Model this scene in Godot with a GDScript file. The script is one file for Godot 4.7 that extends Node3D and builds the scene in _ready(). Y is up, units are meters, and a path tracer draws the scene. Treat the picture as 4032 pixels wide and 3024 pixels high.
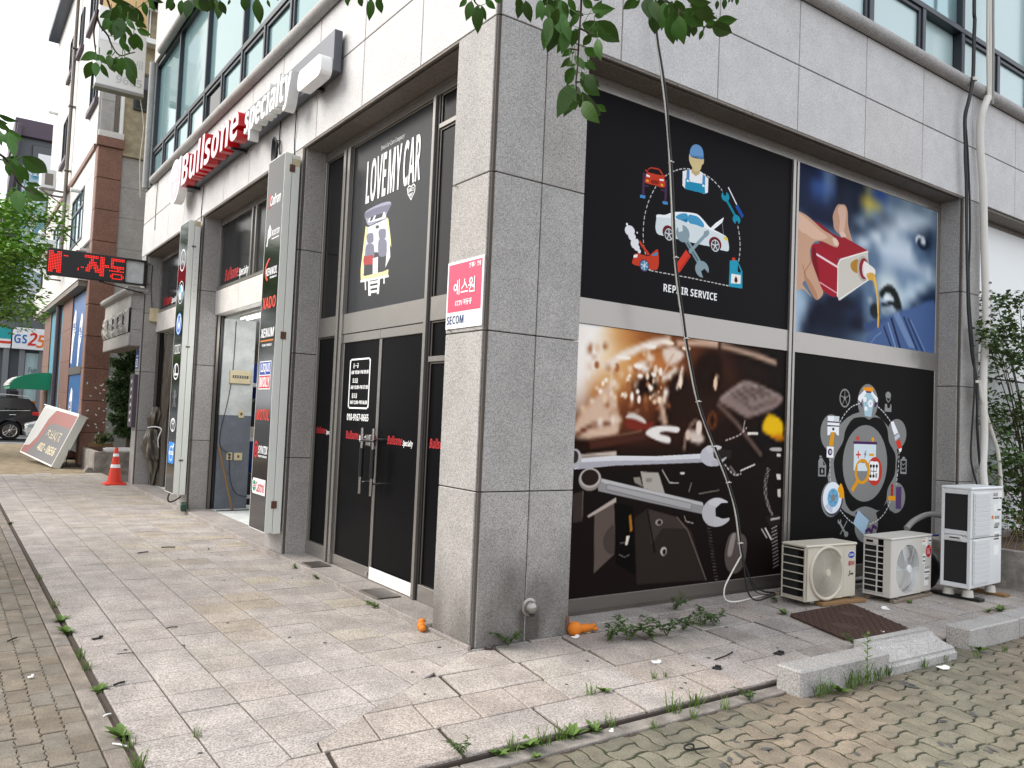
extends Node3D

# ---------------------------------------------------------------- mesh builder
class MB:
	var v := PackedVector3Array()
	var n := PackedVector3Array()
	var uv := PackedVector2Array()
	var c := PackedColorArray()
	var t := Transform3D()
	var col := Color.WHITE

	func at(x: float, y: float, z: float, ry := 0.0, rx := 0.0, rz := 0.0) -> MB:
		t = Transform3D(Basis.from_euler(Vector3(rx, ry, rz)), Vector3(x, y, z))
		return self

	func vert(p: Vector3, nn: Vector3, u: Vector2) -> void:
		v.append(t * p)
		n.append((t.basis * nn).normalized())
		uv.append(u)
		c.append(col)

	func tri(a: Vector3, b: Vector3, d: Vector3) -> void:   # counter-clockwise seen from outside
		var nn := (b - a).cross(d - a).normalized()
		vert(a, nn, Vector2(a.x, a.y)); vert(d, nn, Vector2(d.x, d.y)); vert(b, nn, Vector2(b.x, b.y))

	func tri_n(a: Vector3, b: Vector3, d: Vector3, na: Vector3, nb: Vector3, nd: Vector3) -> void:
		vert(a, na, Vector2.ZERO); vert(d, nd, Vector2.ZERO); vert(b, nb, Vector2.ZERO)

	func quad(a: Vector3, b: Vector3, d: Vector3, e: Vector3) -> void:
		var nn := (b - a).cross(d - a).normalized()
		vert(a, nn, Vector2(0, 1)); vert(d, nn, Vector2(1, 0)); vert(b, nn, Vector2(1, 1))
		vert(a, nn, Vector2(0, 1)); vert(e, nn, Vector2(0, 0)); vert(d, nn, Vector2(1, 0))

	func face(a: Vector3, b: Vector3, d: Vector3, e: Vector3, out: Vector3) -> void:
		if (b - a).cross(d - a).dot(out) < 0.0:
			quad(e, d, b, a)
		else:
			quad(a, b, d, e)

	func box(mn: Vector3, mx: Vector3, bev := 0.0) -> MB:
		var ce := (mn + mx) * 0.5
		var h := ((mx - mn) * 0.5).abs()
		bev = minf(bev, minf(h.x, minf(h.y, h.z)) * 0.8)
		for k in 3:
			for s in [-1.0, 1.0]:
				var i := (k + 1) % 3
				var j := (k + 2) % 3
				var q: Array[Vector3] = []
				for g in [[-1, -1], [1, -1], [1, 1], [-1, 1]]:
					var p := Vector3()
					p[k] = s * h[k]
					p[i] = g[0] * (h[i] - bev)
					p[j] = g[1] * (h[j] - bev)
					q.append(ce + p)
				var o := Vector3(); o[k] = s
				face(q[0], q[1], q[2], q[3], o)
		if bev > 0.0:
			for k in 3:
				var i := (k + 1) % 3
				var j := (k + 2) % 3
				for si in [-1.0, 1.0]:
					for sj in [-1.0, 1.0]:
						var q: Array[Vector3] = []
						for g in [[-1, 0], [1, 0], [1, 1], [-1, 1]]:
							var p := Vector3()
							p[k] = g[0] * (h[k] - bev)
							p[i] = si * (h[i] - (bev if g[1] == 0 else 0.0))
							p[j] = sj * (h[j] - (0.0 if g[1] == 0 else bev))
							q.append(ce + p)
						var o := Vector3(); o[i] = si; o[j] = sj
						face(q[0], q[1], q[2], q[3], o)
			for sx in [-1.0, 1.0]:
				for sy in [-1.0, 1.0]:
					for sz in [-1.0, 1.0]:
						var s := Vector3(sx, sy, sz)
						var a := ce + s * (h - Vector3(0, bev, bev))
						var b := ce + s * (h - Vector3(bev, 0, bev))
						var d := ce + s * (h - Vector3(bev, bev, 0))
						if (b - a).cross(d - a).dot(s) < 0.0: tri(a, d, b)
						else: tri(a, b, d)
		return self

	func tube(pts: Array, r: float, sides := 8, r2 := -1.0, caps := true) -> MB:
		if r2 < 0.0: r2 = r
		var up := Vector3.UP
		var rings := []
		var norms := []
		var d0: Vector3 = (pts[1] - pts[0]).normalized()
		if absf(d0.dot(up)) > 0.9: up = Vector3.RIGHT
		var sd := d0.cross(up).normalized()
		for i in pts.size():
			var d: Vector3
			if i == 0: d = pts[1] - pts[0]
			elif i == pts.size() - 1: d = pts[i] - pts[i - 1]
			else: d = (pts[i + 1] - pts[i]).normalized() + (pts[i] - pts[i - 1]).normalized()
			d = d.normalized()
			sd = (sd - d * sd.dot(d)).normalized()
			var bi := d.cross(sd)
			var ring: Array[Vector3] = []
			var nr: Array[Vector3] = []
			var rr := lerpf(r, r2, float(i) / (pts.size() - 1))
			for k in sides:
				var a := TAU * k / sides
				var o := sd * cos(a) + bi * sin(a)
				nr.append(o)
				ring.append(pts[i] + o * rr)
			rings.append(ring); norms.append(nr)
		for i in pts.size() - 1:
			for k in sides:
				var l := (k + 1) % sides
				tri_n(rings[i][k], rings[i][l], rings[i + 1][l], norms[i][k], norms[i][l], norms[i + 1][l])
				tri_n(rings[i][k], rings[i + 1][l], rings[i + 1][k], norms[i][k], norms[i + 1][l], norms[i + 1][k])
		if caps:
			for k in range(1, sides - 1):
				tri(rings[0][0], rings[0][k + 1], rings[0][k])
				var e: Array = rings[-1]
				tri(e[0], e[k], e[k + 1])
		return self

	func lathe(prof: Array, seg := 16) -> MB:   # Vector2(radius, y) from bottom to top, about y
		for i in prof.size() - 1:
			var a: Vector2 = prof[i]
			var b: Vector2 = prof[i + 1]
			var sl := Vector2(b.y - a.y, a.x - b.x).normalized()
			for k in seg:
				var q := TAU * k / seg
				var w := TAU * (k + 1) / seg
				var p := Vector3(cos(q), 0, -sin(q))
				var r := Vector3(cos(w), 0, -sin(w))
				var np := p * sl.x + Vector3.UP * sl.y
				var nr := r * sl.x + Vector3.UP * sl.y
				var ya := Vector3.UP * a.y
				var yb := Vector3.UP * b.y
				if a.x > 0.0: tri_n(p * a.x + ya, r * a.x + ya, r * b.x + yb, np, nr, nr)
				if b.x > 0.0: tri_n(p * a.x + ya, r * b.x + yb, p * b.x + yb, np, nr, np)
		return self

	func prism(poly: PackedVector2Array, z0: float, z1: float) -> MB:   # outline in x y, thickness along z
		if Geometry2D.is_polygon_clockwise(poly): poly.reverse()
		var ix := Geometry2D.triangulate_polygon(poly)
		for i in range(0, ix.size(), 3):
			var a := poly[ix[i]]
			var b := poly[ix[i + 1]]
			var d := poly[ix[i + 2]]
			if (b - a).cross(d - a) < 0.0:
				var s := b; b = d; d = s
			tri(Vector3(a.x, a.y, z1), Vector3(b.x, b.y, z1), Vector3(d.x, d.y, z1))
			tri(Vector3(a.x, a.y, z0), Vector3(d.x, d.y, z0), Vector3(b.x, b.y, z0))
		for i in poly.size():
			var a := poly[i]
			var b := poly[(i + 1) % poly.size()]
			quad(Vector3(a.x, a.y, z0), Vector3(b.x, b.y, z0), Vector3(b.x, b.y, z1), Vector3(a.x, a.y, z1))
		return self

	func ball(p: Vector3, r: Vector3, seg := 12, rings := 8) -> MB:
		for i in rings:
			for k in seg:
				var q := []
				for g in [[0, 0], [0, 1], [1, 1], [1, 0]]:
					var th: float = -PI / 2 + PI * (i + g[0]) / rings
					var ph: float = TAU * (k + g[1]) / seg
					q.append(Vector3(cos(th) * cos(ph), sin(th), -cos(th) * sin(ph)))
				var f := func(x: Vector3) -> Vector3: return p + x * r
				var m := func(x: Vector3) -> Vector3: return (x / r).normalized()
				if i > 0: tri_n(f.call(q[0]), f.call(q[1]), f.call(q[2]), m.call(q[0]), m.call(q[1]), m.call(q[2]))
				if i < rings - 1: tri_n(f.call(q[0]), f.call(q[2]), f.call(q[3]), m.call(q[0]), m.call(q[2]), m.call(q[3]))
		return self

	func grid(g: Array, flip := false) -> MB:   # rows of points meshed with smooth normals
		var nr := []
		for j in g.size():
			var row := []
			for i in g[j].size():
				var du: Vector3 = g[j][mini(i + 1, g[j].size() - 1)] - g[j][maxi(i - 1, 0)]
				var dv: Vector3 = g[mini(j + 1, g.size() - 1)][i] - g[maxi(j - 1, 0)][i]
				row.append(du.cross(dv).normalized() * (-1.0 if flip else 1.0))
			nr.append(row)
		for j in g.size() - 1:
			for i in g[j].size() - 1:
				var q := [[j, i], [j, i + 1], [j + 1, i + 1], [j + 1, i]]
				if flip: q.reverse()
				tri_n(g[q[0][0]][q[0][1]], g[q[1][0]][q[1][1]], g[q[2][0]][q[2][1]], nr[q[0][0]][q[0][1]], nr[q[1][0]][q[1][1]], nr[q[2][0]][q[2][1]])
				tri_n(g[q[0][0]][q[0][1]], g[q[2][0]][q[2][1]], g[q[3][0]][q[3][1]], nr[q[0][0]][q[0][1]], nr[q[2][0]][q[2][1]], nr[q[3][0]][q[3][1]])
		return self

	func done() -> ArrayMesh:
		var a := []
		a.resize(Mesh.ARRAY_MAX)
		a[Mesh.ARRAY_VERTEX] = v
		a[Mesh.ARRAY_NORMAL] = n
		a[Mesh.ARRAY_TEX_UV] = uv
		a[Mesh.ARRAY_COLOR] = c
		var m := ArrayMesh.new()
		m.add_surface_from_arrays(Mesh.PRIMITIVE_TRIANGLES, a)
		return m

# ---------------------------------------------------------------- flat print: a drawing board for posters and sign faces, units mm
class Cv:
	var im: Image
	var x0: float
	var y1: float
	var k: float
	var w: int
	var h: int
	var rng := RandomNumberGenerator.new()

	func _init(ax0: float, ay0: float, ax1: float, ay1: float, px_per_mm: float, bg: String) -> void:
		x0 = ax0; y1 = ay1; k = px_per_mm
		w = int((ax1 - ax0) * k); h = int((ay1 - ay0) * k)
		im = Image.create(w, h, false, Image.FORMAT_RGB8)
		im.fill(Color(bg))

	func pts(l: Array) -> PackedVector2Array:
		var r := PackedVector2Array()
		for i in range(0, l.size(), 2):
			r.append(Vector2((l[i] - x0) * k, (y1 - l[i + 1]) * k))
		return r

	func fill(col: Color, p: PackedVector2Array) -> void:
		var lo := INF
		var hi := -INF
		for q in p:
			lo = minf(lo, q.y); hi = maxf(hi, q.y)
		for y in range(maxi(0, int(floor(lo))), mini(h, int(ceil(hi)) + 1)):
			var yy := y + 0.5
			var xs := PackedFloat32Array()
			for i in p.size():
				var a := p[i]
				var b := p[(i + 1) % p.size()]
				if (a.y <= yy) != (b.y <= yy):
					xs.append(a.x + (yy - a.y) / (b.y - a.y) * (b.x - a.x))
			xs.sort()
			for i in range(0, xs.size() - 1, 2):
				var s := maxi(0, int(round(xs[i])))
				var e := mini(w, int(round(xs[i + 1])))
				if e > s: im.fill_rect(Rect2i(s, y, e - s, 1), col)

	func pg(col: String, l: Array) -> void:
		fill(Color(col), pts(l))

	func sm(col: String, l: Array) -> void:
		var p := pts(l)
		var q := PackedVector2Array()
		var m := p.size()
		for i in m:
			for s in 5:
				q.append(p[i].cubic_interpolate(p[(i + 1) % m], p[(i - 1 + m) % m], p[(i + 2) % m], s / 5.0))
		fill(Color(col), q)

	func el(col: String, cx: float, cy: float, rx: float, ry: float) -> void:
		var q := PackedVector2Array()
		for i in 36:
			q.append(Vector2((cx - x0 + rx * cos(TAU * i / 36)) * k, (y1 - cy + ry * sin(TAU * i / 36)) * k))
		fill(Color(col), q)

	func seg(col: Color, a: Vector2, b: Vector2, wd: float) -> void:
		var d := (b - a).normalized()
		var o := Vector2(-d.y, d.x) * wd * 0.5
		var e := d * wd * 0.15
		fill(col, PackedVector2Array([a - e + o, b + e + o, b + e - o, a - e - o]))

	func ln(col: String, wd: float, l: Array) -> void:
		var p := pts(l)
		for i in p.size() - 1: seg(Color(col), p[i], p[i + 1], wd * k)

	func da(col: String, wd: float, l: Array) -> void:   # dashed smooth line
		var p := pts(l)
		var m := p.size()
		var acc := 0.0
		for i in m - 1:
			var prev := p[i]
			var steps := maxi(2, int(p[i].distance_to(p[i + 1]) / (6.0 * k)))
			for s in range(1, steps + 1):
				var q := p[i].cubic_interpolate(p[i + 1], p[maxi(i - 1, 0)], p[mini(i + 2, m - 1)], float(s) / steps)
				acc += prev.distance_to(q) / k
				if fmod(acc, 52.0) < 32.0: seg(Color(col), prev, q, wd * k)
				prev = q

	func blur(mm: float) -> void:
		var f := maxf(1.0, mm * 2.0 * k)
		var g := 1
		while g * 2 < f:   # halve step by step so that nothing is skipped
			g *= 2
			im.resize(maxi(4, w / g), maxi(4, h / g), Image.INTERPOLATE_BILINEAR)
		im.resize(maxi(4, int(w / f)), maxi(4, int(h / f)), Image.INTERPOLATE_BILINEAR)
		im.resize(w, h, Image.INTERPOLATE_CUBIC)

	func specks(ax: float, bx: float, ay: float, by: float, count: int, sd: int) -> void:
		rng.seed = sd
		for i in count:
			var x := rng.randf_range(ax, bx)
			var y := rng.randf_range(ay - 700, by - 1400)
			var r := rng.randf_range(8, 30)
			el(["#fff4e8", "#f0d8c0", "#e8c8a8", "#a86a44"][rng.randi() % 4], x, y, r, r * rng.randf_range(0.6, 1.8))

	func hose(_a: int, _b: int, _c: int, _d: int) -> void:   # ribbed hose: bright slanted bars along a bent path
		for i in 40:
			var q := i / 39.0
			var cx := 3560.0 + 90.0 * q * q - 60.0 * sin(q * PI)
			var cy := 1225.0 - 470.0 * q
			ln("#%s" % ["d8d2cc", "8a8078"][i % 2], 5, [cx - 30, cy + 8, cx + 26, cy - 6])
		for i in 26:
			var q := i / 25.0
			var cx := 3665.0 + 55.0 * q
			var cy := 680.0 - 430.0 * q
			ln("#%s" % ["cfc8c2", "1a1614"][i % 2], 9, [cx - 45, cy - 10, cx + 45, cy + 14])

	func rings(_a: int) -> void:
		for i in 44:
			var q := i / 43.0
			var cx := 2680.0 + 170.0 * q
			var cy := 800.0 - 640.0 * q
			ln("#%s" % ["7a706a", "141010"][i % 2], 6, [cx - 24, cy + 4, cx + 30, cy - 2])

	func tex() -> ImageTexture:
		im.resize(w / 2, h / 2, Image.INTERPOLATE_BILINEAR)
		im.generate_mipmaps()
		return ImageTexture.create_from_image(im)

# ---------------------------------------------------------------- scene helpers
var taken := {}
var M := {}
var rng := RandomNumberGenerator.new()
const LEFT := Basis(Vector3(0, 0, 1), Vector3(0, 1, 0), Vector3(-1, 0, 0))   # u to the corner, v up, w out into the street

func numbered(n: String) -> String:
	if not taken.has(n):
		taken[n] = 0
		return n
	taken[n] += 1
	return "%s_%03d" % [n, taken[n]]

func tag(o: Node, label := "", cat := "", group := "", kind := "") -> Node:
	if label: o.set_meta("label", label)
	if cat: o.set_meta("category", cat)
	if group: o.set_meta("group", group)
	if kind: o.set_meta("kind", kind)
	return o

func thing(n: String, label: String, cat: String, p := Vector3.ZERO, turn := 0.0, group := "") -> Node3D:
	var o := Node3D.new()
	o.name = numbered(n)
	add_child(o)
	o.position = p
	o.rotation.y = turn
	tag(o, label, cat, group)
	return o

func place(n: String) -> Node3D:
	var o := Node3D.new()
	o.name = numbered(n)
	add_child(o)
	tag(o, "", "", "", "structure")
	return o

func part(n: String, m, mat: Material, par: Node, label := "") -> MeshInstance3D:
	var o := MeshInstance3D.new()
	o.mesh = m.done() if m is MB else m
	o.material_override = mat
	if par == self:
		o.name = numbered(n)
		add_child(o)
	else:
		var key := str(par.get_instance_id()) + n
		var i: int = taken.get(key, -1) + 1
		taken[key] = i
		o.name = n if i == 0 else "%s_%03d" % [n, i]
		par.add_child(o, true)
	if label: o.set_meta("label", label)
	return o

func solo(n: String, m, mat: Material, label: String, cat: String, p := Vector3.ZERO, group := "", turn := 0.0) -> MeshInstance3D:
	var o := part(n, m, mat, self)
	o.position = p
	o.rotation.y = turn
	tag(o, label, cat, group)
	return o

func copy_of(o: Node3D, label: String, p: Vector3, turn := 0.0, sc := 1.0) -> Node3D:
	var r: Node3D = o.duplicate()
	var base := str(o.name)
	if base.length() > 4 and base[-4] == "_": base = base.substr(0, base.length() - 4)
	r.name = numbered(base)
	add_child(r)
	r.position = p
	r.rotation.y = turn
	r.scale = Vector3.ONE * sc
	r.set_meta("label", label)
	return r

func V(x: float, y: float, z: float) -> Vector3:
	return Vector3(x, y, z)

func vs(l: Array, k := 1.0) -> Array:
	var r := []
	for i in range(0, l.size(), 3): r.append(Vector3(l[i], l[i + 1], l[i + 2]) * k)
	return r

func p2(l: Array, k := 1.0) -> PackedVector2Array:
	var r := PackedVector2Array()
	for i in range(0, l.size(), 2): r.append(Vector2(l[i], l[i + 1]) * k)
	return r

func smooth(l: Array, n := 4) -> Array:
	var r := []
	for i in l.size() - 1:
		for s in n:
			r.append(l[i].cubic_interpolate(l[i + 1], l[maxi(i - 1, 0)], l[mini(i + 2, l.size() - 1)], float(s) / n))
	r.append(l[-1])
	return r

func ring2(rx: float, ry: float, n := 32, a0 := 0.0) -> PackedVector2Array:
	var r := PackedVector2Array()
	for i in n: r.append(Vector2(rx * cos(a0 + TAU * i / n), ry * sin(a0 + TAU * i / n)))
	return r

# lettering: flat or raised letters fitted into w x h, lying in the x y plane of xf with its lower left corner at the origin
func letters(n: String, s: String, par: Node, mat: Material, xf: Transform3D, w: float, h: float, depth := 0.002, shear := 0.0, serif := false, fat := true) -> MeshInstance3D:
	var f := SystemFont.new()
	f.font_names = PackedStringArray(["Droid Serif" if serif else "Droid Sans"])
	f.font_weight = 700 if fat else 400
	var tm := TextMesh.new()
	tm.font = f
	tm.text = s
	tm.font_size = 48
	tm.pixel_size = 0.01
	tm.curve_step = 3.0
	tm.depth = 0.1
	var a := tm.get_mesh_arrays()
	var bb := tm.get_aabb()
	var vv: PackedVector3Array = a[Mesh.ARRAY_VERTEX]
	var nn: PackedVector3Array = a[Mesh.ARRAY_NORMAL]
	var sx := w / maxf(bb.size.x, 0.001)
	var sy := h / maxf(bb.size.y, 0.001)
	for i in vv.size():
		var p := vv[i]
		var q := Vector3((p.x - bb.position.x) * sx, (p.y - bb.position.y) * sy, (p.z + 0.05) / 0.1 * depth)
		q.x += q.y * shear
		vv[i] = xf * q
		nn[i] = (xf.basis * Vector3(nn[i].x / sx, nn[i].y / sy, nn[i].z)).normalized()
	var b := []
	b.resize(Mesh.ARRAY_MAX)
	b[Mesh.ARRAY_VERTEX] = vv
	b[Mesh.ARRAY_NORMAL] = nn
	b[Mesh.ARRAY_TEX_UV] = a[Mesh.ARRAY_TEX_UV]
	b[Mesh.ARRAY_INDEX] = a[Mesh.ARRAY_INDEX]
	var m := ArrayMesh.new()
	m.add_surface_from_arrays(Mesh.PRIMITIVE_TRIANGLES, b)
	return part(n, m, mat, par)

# Hangul and hand-drawn signs: strokes on a unit square, '|' parts strokes, 'o' is a ring "ox,y,r"
func strokes(n: String, cells: Array, par: Node, mat: Material, xf: Transform3D, cw: float, ch: float, thick := 0.09, gap := 0.12, depth := 0.002) -> MeshInstance3D:
	var b := MB.new()
	var i := 0
	for cell: String in cells:
		b.t = xf * Transform3D(Basis(), V(i * cw * (1.0 + gap), 0, 0))
		for st in cell.split("|", false):
			var poly: Array = []
			if st.begins_with("o"):
				var q := st.substr(1).split_floats(",")
				for k in 13: poly.append(Vector2((q[0] + q[2] * cos(TAU * k / 12)) * cw, (q[1] + q[2] * sin(TAU * k / 12)) * ch))
			else:
				var q := st.split_floats(",")
				for k in range(0, q.size(), 2): poly.append(Vector2(q[k] * cw, q[k + 1] * ch))
			for k in poly.size() - 1:
				depth += 0.00004
				var a: Vector2 = poly[k]
				var e: Vector2 = poly[k + 1]
				var d := (e - a).normalized() * thick * ch * 0.5
				var o := Vector2(-d.y, d.x)
				b.quad(V(a.x - d.x - o.x, a.y - d.y - o.y, depth), V(e.x + d.x - o.x, e.y + d.y - o.y, depth), V(e.x + d.x + o.x, e.y + d.y + o.y, depth), V(a.x - d.x + o.x, a.y - d.y + o.y, depth))
		i += 1
	return part(n, b, mat, par)

func mat(name_: String, hex: String, rough := 0.7, metal := 0.0, spec := 0.5) -> StandardMaterial3D:
	var m := StandardMaterial3D.new()
	m.resource_name = name_
	m.albedo_color = Color(hex)
	m.roughness = rough
	m.metallic = metal
	m.metallic_specular = spec
	M[name_] = m
	return m

# speckled stone: random grains of a few tones, plus slow mottling
func speckle(sd: int, grains: int, up: int, tones: Array, share: Array, mott := 0.06, mfreq := 0.012) -> ImageTexture:
	var r := RandomNumberGenerator.new()
	r.seed = sd
	var d := PackedByteArray()
	d.resize(grains * grains * 3)
	var ns := FastNoiseLite.new()
	ns.seed = sd
	ns.frequency = mfreq * 400.0 / grains
	ns.fractal_octaves = 4
	var slow := ns.get_seamless_image(grains, grains)
	var sb := slow.get_data()
	var cols := []
	for t in tones: cols.append(Color(t))
	for i in grains * grains:
		var q := r.randf()
		var j := 0
		while j < share.size() - 1 and q > share[j]: j += 1
		var f := 1.0 + (sb[i] / 255.0 - 0.5) * 2.0 * mott
		var cc: Color = cols[j]
		d[i * 3] = int(clampf(cc.r * f, 0, 1) * 255)
		d[i * 3 + 1] = int(clampf(cc.g * f, 0, 1) * 255)
		d[i * 3 + 2] = int(clampf(cc.b * f, 0, 1) * 255)
	var im := Image.create_from_data(grains, grains, false, Image.FORMAT_RGB8, d)
	im.resize(grains * up, grains * up, Image.INTERPOLATE_CUBIC)
	im.generate_mipmaps()
	return ImageTexture.create_from_image(im)

func stone(name_: String, tx: Texture2D, period: float, rough := 0.75, tint := Color.WHITE, world := true) -> StandardMaterial3D:
	var m := StandardMaterial3D.new()
	m.resource_name = name_
	m.albedo_texture = tx
	m.albedo_color = tint
	m.uv1_triplanar = true
	m.uv1_world_triplanar = world
	m.uv1_scale = Vector3.ONE / period
	m.uv1_triplanar_sharpness = 8.0
	m.vertex_color_use_as_albedo = true
	m.roughness = rough
	M[name_] = m
	return m

func tint(lo: float, hi: float, warm := 0.0) -> Color:
	var q := rng.randf_range(lo, hi)
	var w := rng.randf_range(0, warm)
	return Color(q, q * (1.0 - w * 0.5), q * (1.0 - w))
const LEAF_UPPER = [-2769,2658,2315,-2794,2631,2319,-2740,2725,2231,-2738,2685,2216,-2727,2709,2263,-2685,2686,2219,-2741,2737,2097,-2759,2691,2095,-2731,2668,2264,-2749,2604,2273,-2726,2653,2307,-2709,2625,2319,-2711,2721,2074,-2691,2691,2058,-2731,2618,2267,-2724,2586,2253,-2683,2684,2159,-2656,2649,2126,-2706,2642,2345,-2682,2629,2336,-2657,2752,2029,-2619,2745,2032,-2705,2627,2283,-2697,2598,2243,-2747,2677,2195,-2744,2650,2171,-2691,2707,2323,-2680,2677,2306,-2677,2719,2323,-2662,2694,2316,-2748,2728,2239,-2701,2712,2213,-2701,2754,2167,-2660,2727,2155,-2722,2744,2147,-2733,2692,2140,-2730,2627,2323,-2711,2603,2307,-2749,2694,2275,-2758,2663,2238,-2714,2671,2347,-2692,2641,2333,-2802,2525,2339,-2834,2497,2334,-2736,2623,2138,-2749,2608,2132,-2767,2638,1973,-2778,2593,1935,-2800,2500,2338,-2800,2459,2349,-2741,2640,1967,-2719,2606,1957,-2757,2562,2251,-2756,2523,2258,-2736,2580,2203,-2717,2533,2201,-2732,2549,2296,-2733,2509,2270,-2723,2560,2273,-2690,2511,2276,-2796,2513,2360,-2779,2492,2365,-2750,2571,2219,-2730,2545,2176,-2604,2780,2234,-2595,2761,2199,-2589,2758,2299,-2587,2719,2285,-2601,2694,2445,-2604,2644,2444,-2514,2868,2096,-2486,2838,2108,-2532,2798,2252,-2499,2784,2217,-2544,2716,2439,-2543,2694,2406,-2503,2774,2333,-2500,2734,2330,-2510,2741,2400,-2486,2718,2378,-2669,2706,2360,-2648,2704,2359,-2420,2873,2162,-2425,2856,2159,-2464,2717,2506,-2463,2692,2487]
const TWIG_UPPER = [[-2768,2730,2219,-2757,2720,2196,-2755,2688,2219],[-2787,2700,2203,-2785,2690,2180,-2779,2657,2202,-2757,2642,2189,-2744,2634,2159,-2734,2605,2182,-2719,2597,2181,-2695,2618,2160,-2684,2615,2188],[-2788,2685,2197,-2790,2658,2165,-2788,2612,2183,-2777,2576,2160],[-2746,2738,2226,-2717,2741,2211,-2697,2719,2241]]
const LEAF_SIDE = [-3004,2345,2205,-2962,2331,2219,-3008,2291,2310,-2979,2280,2307,-2998,2356,2024,-2987,2310,2045,-2977,2291,2247,-2947,2275,2259,-2983,2241,2374,-2969,2196,2394,-2985,2247,2157,-2952,2218,2165,-2939,2268,2127,-2872,2245,2073,-2961,2230,2174,-2935,2187,2151,-2977,2216,2232,-2969,2183,2222,-2917,2229,1976,-2888,2226,1978,-2921,2209,2003,-2868,2174,2041,-2954,2139,2270,-2945,2079,2295,-2980,2257,2108,-2944,2257,2091]
const TWIG_SIDE = [[-2997,2246,2190,-2975,2237,2169,-2955,2192,2194,-2948,2181,2182,-2927,2172,2155,-2907,2157,2184],[-2996,2232,2186,-2985,2235,2169],[-2980,2301,2205,-2975,2307,2188,-2957,2288,2218]]
const LEAF_MID = [-2375,2903,2146,-2363,2870,2125,-2418,2763,2441,-2408,2710,2419,-2292,2934,2120,-2282,2912,2120,-2280,2925,2173,-2270,2919,2164,-2111,2913,2344,-2104,2889,2337,-2070,2929,2339,-2045,2914,2315,-2061,2896,2415,-2051,2840,2391,-2016,2934,2373,-1990,2901,2341]
const TWIG_MID = [[-2443,2854,2228,-2336,2878,2250,-2276,2877,2307]]
const LEAF_MAIN = [-1906,2813,2739,-1919,2794,2721,-1929,2774,2804,-1932,2725,2787,-1858,2820,2720,-1838,2752,2698,-1806,2860,2662,-1782,2827,2649,-1712,2964,2532,-1674,2945,2535,-1793,2868,2709,-1772,2858,2714,-1816,2797,2871,-1797,2773,2850,-1725,2856,2778,-1694,2806,2765,-1585,2952,2667,-1593,2892,2659,-1537,2963,2681,-1540,2929,2632,-1554,2936,2732,-1534,2861,2727,-1710,2754,2890,-1716,2681,2866,-1527,2893,2686,-1505,2824,2607,-1486,2899,2694,-1488,2816,2643,-1629,2760,2864,-1635,2698,2851,-1545,2898,2766,-1508,2876,2759,-1569,2879,2858,-1525,2869,2855,-1581,2822,2915,-1558,2804,2983,-1504,2869,2837,-1508,2890,2873,-1580,2799,2928,-1549,2806,2937,-1507,2836,2850,-1410,2800,2853,-1542,2800,2878,-1516,2769,2890,-1489,2820,2836,-1447,2811,2860,-1613,2699,2984,-1606,2638,2991,-1492,2814,2813,-1487,2795,2767,-1560,2729,2863,-1508,2720,2870,-1460,2825,2682,-1486,2798,2661,-1440,2827,2666,-1446,2818,2660,-1586,2707,2828,-1603,2676,2809,-1665,2633,2938,-1676,2617,2930,-1477,2778,2720,-1459,2737,2745,-1432,2780,2725,-1404,2751,2737,-1514,2720,2762,-1511,2688,2713,-1403,2789,2639,-1407,2764,2638,-1395,2777,2653,-1382,2751,2654,-1507,2682,2811,-1484,2626,2835,-1419,2728,2691,-1338,2697,2683,-1475,2691,2713,-1525,2582,2704,-1484,2693,2698,-1480,2635,2643,-1455,2676,2686,-1414,2639,2654,-1526,2595,2797,-1525,2578,2755,-1545,2608,2842,-1471,2551,2841,-1613,2531,2930,-1591,2466,2972,-1461,2597,2817,-1428,2581,2823,-1681,2840,2828,-1652,2793,2828,-1727,2765,2944,-1714,2729,2897,-1646,2788,2869,-1633,2726,2883,-1570,2801,2830,-1544,2768,2781,-1561,2899,2715,-1551,2829,2735,-1739,2745,2921,-1752,2682,2923,-1690,2808,2941,-1663,2779,2942,-1635,2792,2922,-1646,2755,2898,-1523,2971,2685,-1530,2932,2659]
const TWIG_MAIN = [[-1580,2882,2864,-1556,2849,2835,-1565,2798,2843,-1549,2766,2822,-1524,2739,2790,-1531,2689,2798,-1527,2666,2789,-1501,2655,2760,-1504,2621,2776,-1502,2604,2781,-1472,2615,2765],[-1555,2805,2833,-1525,2804,2831,-1525,2784,2866],[-1520,2664,2778,-1492,2674,2780],[-1496,2610,2768,-1492,2614,2748,-1521,2610,2769],[-1842,2871,2672,-1826,2866,2655,-1827,2842,2684],[-1540,2750,2811,-1542,2759,2789,-1570,2747,2806],[-1503,2609,2762,-1486,2616,2755]]
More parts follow.
